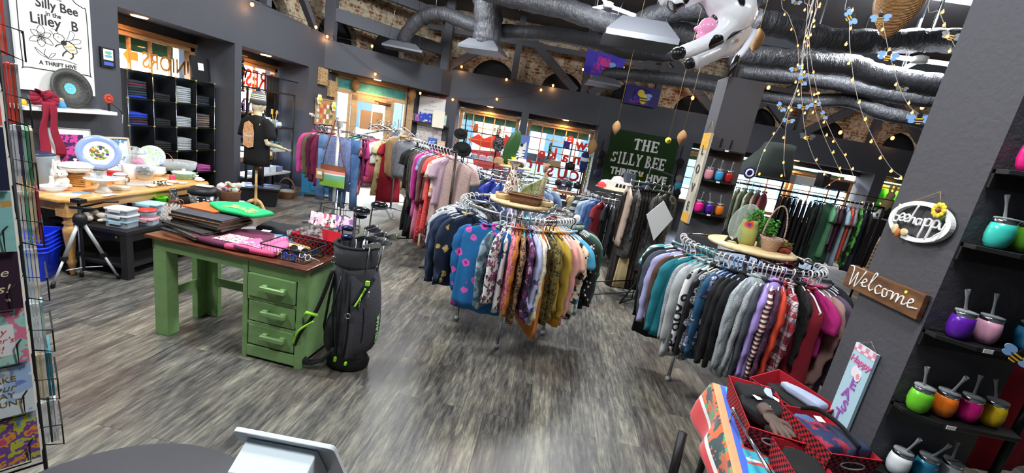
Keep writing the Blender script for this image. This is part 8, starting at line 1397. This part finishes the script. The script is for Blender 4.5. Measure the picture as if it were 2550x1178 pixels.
# ================================================================ towel table and plaid baskets
tz=.62;TA=-.27;TT=Vc((1.35,1.80,0));RT=MR(TA,3,'Z')
def tp(x,y,z=0):return TT+RT@Vc((x,y,0))+Vc((0,0,tz+z))
t=thing('display_table','folding table under the beach towel at the bottom right','table',TT,TA);MB().bx(-.24,.24,-.62,.42,tz-.03,tz).B('table_top',mat('black_wood'),t)
[MB().tube([(sx*.20,sy*.38-.1,0),(sx*.20,sy*.38-.1,tz-.03)],.02,8).B('leg',BLKP,t) for sx in (-1,1) for sy in (-1,1)]
def m_towel():
 q=NT('beach_towel');s=q.nd('ShaderNodeSeparateXYZ',{0:q.nd('ShaderNodeTexCoord').outputs['Object']});n=q.noise(q.co(),3.2,2);drop=q.math('MINIMUM',q.math('SUBTRACT',s.outputs[2],tz),0);x0=q.math('ADD',s.outputs[0],drop);x=q.math('ADD',x0,q.math('MULTIPLY',q.math('SUBTRACT',n,.5),.10));sea=q.mix(q.ramp(q.noise(q.co((1.0,3.2,1)),6,2,.4),[(.62,0),(.625,1)]),'2ab4cc','d83c34');sea=q.mix(q.ramp(q.noise(q.co((1.2,2.6,1),loc=(3,1,0)),8,2,.4),[(.66,0),(.665,1)]),sea,'f0f0f0')
 fl=q.mix(q.ramp(q.noise(q.co(),16,2),[(.46,0),(.48,1)]),'34484c','e8642c');fl=q.mix(q.ramp(q.noise(q.co(loc=(2,2,2)),18,2),[(.6,0),(.62,1)]),fl,'4aa86c')
 c=q.mix(q.math('GREATER_THAN',x,-.165),'3a64d8',sea)
 for e,col in ((-.205,'d8a070'),(-.245,fl),(-.37,'f0ece8'),(-.40,'d83c40')):c=q.mix(q.math('GREATER_THAN',x if e > -.2 else x0,e),col,c)
 q.base(c);q.P(Roughness=.95,Sheen_Weight=.3);return q.m
def tow(u,v):
 x=-.46+.72*u;y=-.64+1.08*v;z=tz+.006
 if x < -.25:d=-.25-x;z-= d*(1.0+.25*sin(v*9));x=-.25-.03*sin(v*14)*min(1,d*8)-d*.15
 if y > .42:z-= (y-.42)*1.5;y=.42+(y-.42)*.3
 return (x,y,z)
tw=MB().grid(tow,50,50).B('beach_towel',m_towel(),loc=TT,rz=TA,solid=.004);tag(tw,'turquoise and orange beach towel draped over the bottom right table','towel')
a,b=oz(1827,1020,.70),oz(1930,1200,.70);o=MB().tube([a,b],.009,10).ell(a,.013,10,8).B('chrome_rod',CHROME);MB().tube([a,Vc((a.x,a.y,tz+.01))],.004,6).B('rod_support',CHROME,o);tag(o,'thin chrome rod lying across the beach towel','rod')
t=thing('floor_stand','black tubular stand foot on the floor below the beach towel','stand',(.93,1.72,0));MB().tube([(.0,.12,.56),(-.03,.02,.26)],.022,10).B('pole',BLKP,t);MB().bx(-.09,.05,-.12,.10,0,.26).B('base',BLKP,t,bevel=.02)
t=thing('white_cabinet','white panelled cabinet below the hanging edge of the beach towel','cabinet',tp(-.13,-.36,-tz),TA);MB().bx(-.10,.10,-.26,.16,.0,.56).B('body',mat('cabinet_white','d0d8dc',.4),t,bevel=.004);MB().bx(-.106,-.1,-.22,-.18,.06,.52).bx(-.106,-.1,.08,.12,.06,.52).bx(-.106,-.1,-.22,.12,.48,.52).bx(-.106,-.1,-.22,.12,.06,.1).B('door_frame',mat('cabinet_white'),t)
BIG=F('c8202c','buffalo','1e0e10',s=1.4);BC,BN=F('1a1a1d'),F('202438','denim','2c3858')
def cloth(label,p,w_,d_,h,mt,seed,rz=0,name='folded_garment',cat='garment'):return folded(name,label,p,rz,w_,d_,h,mt,seed,cat=cat)
GA,GB_,GC,GD=Vc((1.295,1.90,tz+.01)),Vc((1.54,2.06,tz+.03)),Vc((1.29,1.53,tz+.01)),Vc((1.45,1.68,tz+.075))
plaid_basket('plaid basket of gloves and black caps at the left of the towel table',GA,PI/2-.22,.47,.23,.12,(0,0),BIG);plaid_basket('plaid basket tilted up at the back of the towel table',GB_,PI/2+.38,.34,.21,.13,(0,.0),BIG)
plaid_basket('plaid basket of navy scarves at the front right of the towel table',GD,PI/2+.08,.31,.215,.12,(0,0),BIG);plaid_basket('plaid basket of black cloth at the lower left of the towel table',GC,PI/2-.1,.27,.17,.11,(0,0),BIG)
bpy.data.objects['plaid_basket.002'].rotation_euler.x=-.22
def ga(x,y,z):return GA+MR(-.22,3,'Z')@Vc((x,y,z))
cloth('black knitted cap heaped at the back of the glove basket',ga(-.01,.13,.05),.17,.16,.08,BC,80);cloth('black jersey lying in the middle of the glove basket',ga(0,.02,.06),.18,.18,.06,F('242428'),81,.6);cloth('pale blue lace hair band in the glove basket',ga(.05,.12,.13),.09,.035,.012,F('b8c8e8'),82,1.2,'hair_band','hair band');cloth('brown knitted glove under the spread one',ga(.06,-.10,.06),.13,.10,.03,F('4a3c38','knit','382c2a'),83,.3,'glove','glove')
g=MB();g.ell((0,0,0),(.036,.042,.014),14,8);[g.tube([(-.026+.0175*k,-.03,0),(-.034+.023*k,-.075+.006*abs(k-1.5),.003),(-.038+.026*k,-.10+.010*abs(k-1.4),-.004)],[.0105,.0098,.009],10) for k in range(4)];g.tube([(.03,.0,0),(.055,-.02,.0),(.062,-.045,-.002)],[.013,.011,.009],10);g.tube([(0,.03,0),(0,.075,0)],.028,14,flat=1.0);o=voxel('glove',g,F('6a5850','knit','54443e'),.004,2,loc=ga(.01,-.12,.125),rot=(.1,.0,.1));o.scale=(1.15,1.15,1);tag(o,'taupe knitted glove spread over the edge of the left basket','glove')
for p,r,lab in ((ga(-.02,.04,.135),.5,'white paper tag on the black jersey in the glove basket'),(ga(.08,.09,.13),1.0,'white paper tag beside the lace hair band'),(ga(0,-.04,.14),-.3,'long cream tag above the spread glove'),(GD+Vc((-.04,.02,.155)),.2,'white paper tag on the navy scarves')):o=MB().bx(-.02,.02,-.016,.016,0,.001).B('price_tag',WPAP,loc=p,rot=(.2,.1,r));tag(o,lab,'tag')
cloth('black socks filling the tilted back basket',GB_+Vc((0,0,.05)),.17,.27,.05,BC,84,.38);cloth('pale grey blue bundle in the tilted back basket',GB_+Vc((.015,-.03,.11)),.07,.22,.035,F('a8b4d0'),85,.4)
cloth('navy and red patterned scarf in the front right basket',GD+Vc((-.04,.0,.06)),.12,.24,.06,F('243058','print','a02840','4a6a9a',.5),86,.1,'scarf','scarf');cloth('navy scarf at the right of the front right basket',GD+Vc((.05,-.03,.07)),.085,.17,.06,BN,87,.1,'scarf','scarf');o=MB().tube(sm_([(-.06,.12,0),(0,.10,.02),(.03,.0,.025),(.04,-.12,.01)],5),.012,10,flat=.5).B('belt_strap',BC,loc=GD+Vc((0,.0,.135)),rz=-.05);tag(o,'black strap curving over the navy scarves','strap')
cloth('black cloth filling the lower left basket',GC+Vc((0,0,.05)),.14,.22,.05,F('1c1c1c'),88,.0)
# ================================================================ greeting card spinner at the left edge
CP=Vc((-1.515,1.12,0));d1=Vc((.60,.80,0)).normalized();a1=math.atan2(d1.y,d1.x);n1=Vc((d1.y,-d1.x,0))
t=thing('card_rack','black wire greeting card rack at the left edge','card rack',CP);m=MB()
for p in (Vc((0,0,0)),-d1*.42,-n1*.30,-d1*.42-n1*.30):m.tube([p+Vc((0,0,.02)),p+Vc((0,0,1.85))],.005,6)
for z in (.04,.45,.92,1.38,1.84):m.tube([Vc((0,0,z)),-d1*.42+Vc((0,0,z)),-d1*.42-n1*.30+Vc((0,0,z)),-n1*.30+Vc((0,0,z))],.004,5,closed=True)
m.B('frame',BLK,t);m=MB();rows=[.50+.184*i for i in range(8)]
for z in rows:
 o0=n1*.045;m.tube([-d1*.20+Vc((0,0,z+.02)),-d1*.20+o0+Vc((0,0,z)),-d1*.03+o0+Vc((0,0,z)),-d1*.03+o0+Vc((0,0,z+.07)),-d1*.0+Vc((0,0,z+.10))],.0025,5)
 q=d1*.048;m.tube([Vc((0,0,z+.02)),q+Vc((0,0,z)),q+Vc((0,0,z+.08)),Vc((0,0,z+.09)),q+Vc((0,0,z+.08)),q-n1*.16+Vc((0,0,z+.08))],.0025,5)
m.B('card_pocket',BLK,t)
def card(z,base,label,art=None,x=-.085,w_=.155,h=.178,off=0,tilt=.0):
 c=thing('greeting_card',label,'greeting card',CP+d1*x+n1*(.038+off)+Vc((0,0,z+.004)),a1);c.rotation_euler.x=-.10+tilt;MB().bx(-w_/2,w_/2,-.0015,.0015,0,h).B('card_front',base,c)
 if art:art(c,w_,h)
 for k in range(4):e=MB().bx(-w_/2,w_/2,-.001,.001,0,h+.003).B('greeting_card',(WPAP,CREAM)[k % 2],loc=CP+d1*(x+.002*k)+n1*(.030+off-.006*k)+Vc((0,0,z+.006+.003*k)),rz=a1);e.rotation_euler.x=-.10;tag(e,'plain cards and envelopes stacked behind the front card, '+label.split(' card')[0],'greeting card','cards stacked behind the one that is '+label.split(' card')[0])
y_=-.0025
def tx(c,s,sz,mt,x,z,sh=0,off=0):text('card_text',s,sz,mt,c,(x,y_,z),0,.0004,off,shear=sh)
INKR=mat('ink_red','d0484c',.6);GOLD=mat('ink_gold','9a7a3c',.4,.3);INKW=mat('ink_cream','f0e0c0',.6);NAVYC=mat('navy_card','1c2440',.6)
card(rows[0],m_blob('patchwork_card',('d84c7c','e8a03c','7a4c9c','c8c83c','8cb0c0','e87c9c'),16),'patchwork coloured card at the bottom of the rack')
card(rows[1],m_blob('watercolour_card',('f0ecd0','e4eef0','a8c8ec','7a8cd8','b088d0'),6),'watercolour card reading MAKE your DAY COUNT',lambda c,w_,h:(tx(c,'MAKE',.026,GOLD,.012,.125),tx(c,'your',.032,GOLD,.012,.098,.3),tx(c,'DAY',.026,GOLD,.014,.072),tx(c,'COUNT',.026,GOLD,.012,.044)))
card(rows[2],m_blob('floral_card',('9cd8c8','a8dccc','e87c9c','a4d8c8','d84c6c'),12),"mint floral card reading Happy Mother's Day",lambda c,w_,h:(MB().bx(-.05,.052,-.0022,-.0015,.03,.13).B('white_panel',WPAP,c),tx(c,'Happy',.028,INKR,.0,.108,.25),tx(c,"Mother's",.026,INKR,.004,.08,.25),tx(c,'Day!',.03,INKR,.0,.05,.25)))
card(rows[3],mat('aubergine_card','341c30',.6),'dark aubergine card with gold stars and script',lambda c,w_,h:(tx(c,'those',.038,INKW,.012,.115,.3),tx(c,'stars!',.038,INKW,.012,.065,.3),MB().prism([(.03+.009*cos(PI/2+k*PI/5)*(1 if k % 2 == 0 else .4),.155+.009*sin(PI/2+k*PI/5)*(1 if k % 2 == 0 else .4)) for k in range(10)],-.003,-.0016).prism([(.05+.007*cos(PI/2+k*PI/5)*(1 if k % 2 == 0 else .4),.03+.007*sin(PI/2+k*PI/5)*(1 if k % 2 == 0 else .4)) for k in range(10)],-.003,-.0016).B('star',INKW,c)))
card(rows[4],m_blob('teal_bloom_card',('8cc8c4','94ccc4','8cc8c4','c89a50','90c8c0'),9),'teal card with a gold bloom drawing',lambda c,w_,h:MB().ell((.0,-.002,.06),(.03,.001,.03),12,6).B('bloom',m_blob('bloom',('c8486c','f0e8e0','c89a50'),120),c))
card(rows[5],NAVYC,'dark navy card with a pale border on the rack');card(rows[6],mat('salmon_card','e8605a',.6),'salmon red card near the top of the rack');card(rows[7],mat('sky_card','d8e4ec',.6),'pale card at the top left corner of the rack')
sc_=(('e4e4e8','dfe6e8','2a3a34','cfd8dc','e8e8ea'),('c8b89c','b8a888','d8d0c0','2c6a78','3a7a88'),('d8e0e4','cfdce0','e4eaec','a8c8c4'),('b8ccd4','c4d4dc','e8e0cc','ece4d0'),('d0d0d0','c8c4bc','5a9a78','d8c8a8','b8a080','8a2c3c'),('b0b4bc','c0c4cc','3a2c4c','8cb8a0','4a7a5c','a89a80'),('c83c34','d8483c','a83c24','b8b8bc'),('e8604c','c83c2c'))
for i,cs in enumerate(sc_):
 for k,c in enumerate(cs):
  o=MB().bx(-.065,.065,-.003,.003,0,.165).B('greeting_card',mat('cardc_'+c,c,.7),loc=CP-n1*.085+d1*(.006+.0078*k)+Vc((0,0,rows[i]+.006+.002*(k % 2))),rz=a1+PI/2);o.rotation_euler.x=.0;tag(o,'edge on %s card in the right side pocket, row %s from the bottom' % (['first','second','third','fourth','fifth','sixth'][k],['one','two','three','four','five','six','seven','eight'][i]),'greeting card','cards in the side pockets of the rack')
o=MB().tube([CP+Vc((-.1,.12,0)),CP+Vc((-.1,.12,.01))],.2,16).B('rack_base',BLK);tag(o,'round black base plate of the card rack on the floor','base')
# ================================================================ bottom edge: round table, tablet screen on a counter
t=thing('round_table','round black pedestal table at the bottom left edge','table',(-.74,.585,0));MB().lathe([(0,.87),(.295,.87),(.30,.875),(.30,.895),(.295,.90),(0,.90)],64).B('table_top',mat('table_laminate','39393d',.5,bump=.05,bs=120),t);MB().lathe([(.2,0),(.2,.02),(.04,.05),(.03,.1),(.03,.87)],24).B('pedestal',BLK,t)
t=thing('counter','dark sales counter carrying the white screen','counter',(-.36,.36,0));MB().bx(-.06,.55,-.28,.34,0,.86).B('counter_body',mat('counter_dark','2c2a2c',.5),t)
a,b=od(581,1057,.86),od(831,1124,.86);q=(a+b)/2;aa=math.atan2((b-a).y,(b-a).x);wd=(b-a).length;t=thing('tablet_screen','white point of sale screen seen from behind at the bottom edge','screen',q,aa);t.rotation_euler=(.5,0,aa)
MB().prism(rrect(wd,.19,.012,0,-.095),-.005,.005).B('screen_back',mat('pos_white','dfe8ea',.3),t,bevel=.0015);MB().prism([(-.078,-.018),(.072,-.018),(.072,-.15),(-.078,-.15)],-.075,-.006).B('stand_block',mat('pos_white2','e4f0f6',.35),t,bevel=.003);MB().prism(circle(.002,8,-.06,-.03),-.077,-.075).prism(circle(.002,8,.055,-.03),-.077,-.075).B('screw',STEEL,t);MB().prism([(-.02,-.085),(-.008,-.083),(-.006,-.098),(-.018,-.1)],-.077,-.075).B('gold_emblem',mat('emblem_gold','d8cf60',.4),t)
iv=t.matrix_basis.inverted();MB().tube([(0,-.04,-.1),iv@Vc((q.x,q.y+.0,.90)),iv@Vc((q.x,q.y,.862))],.02,10).B('stand_neck',mat('pos_white'),t)
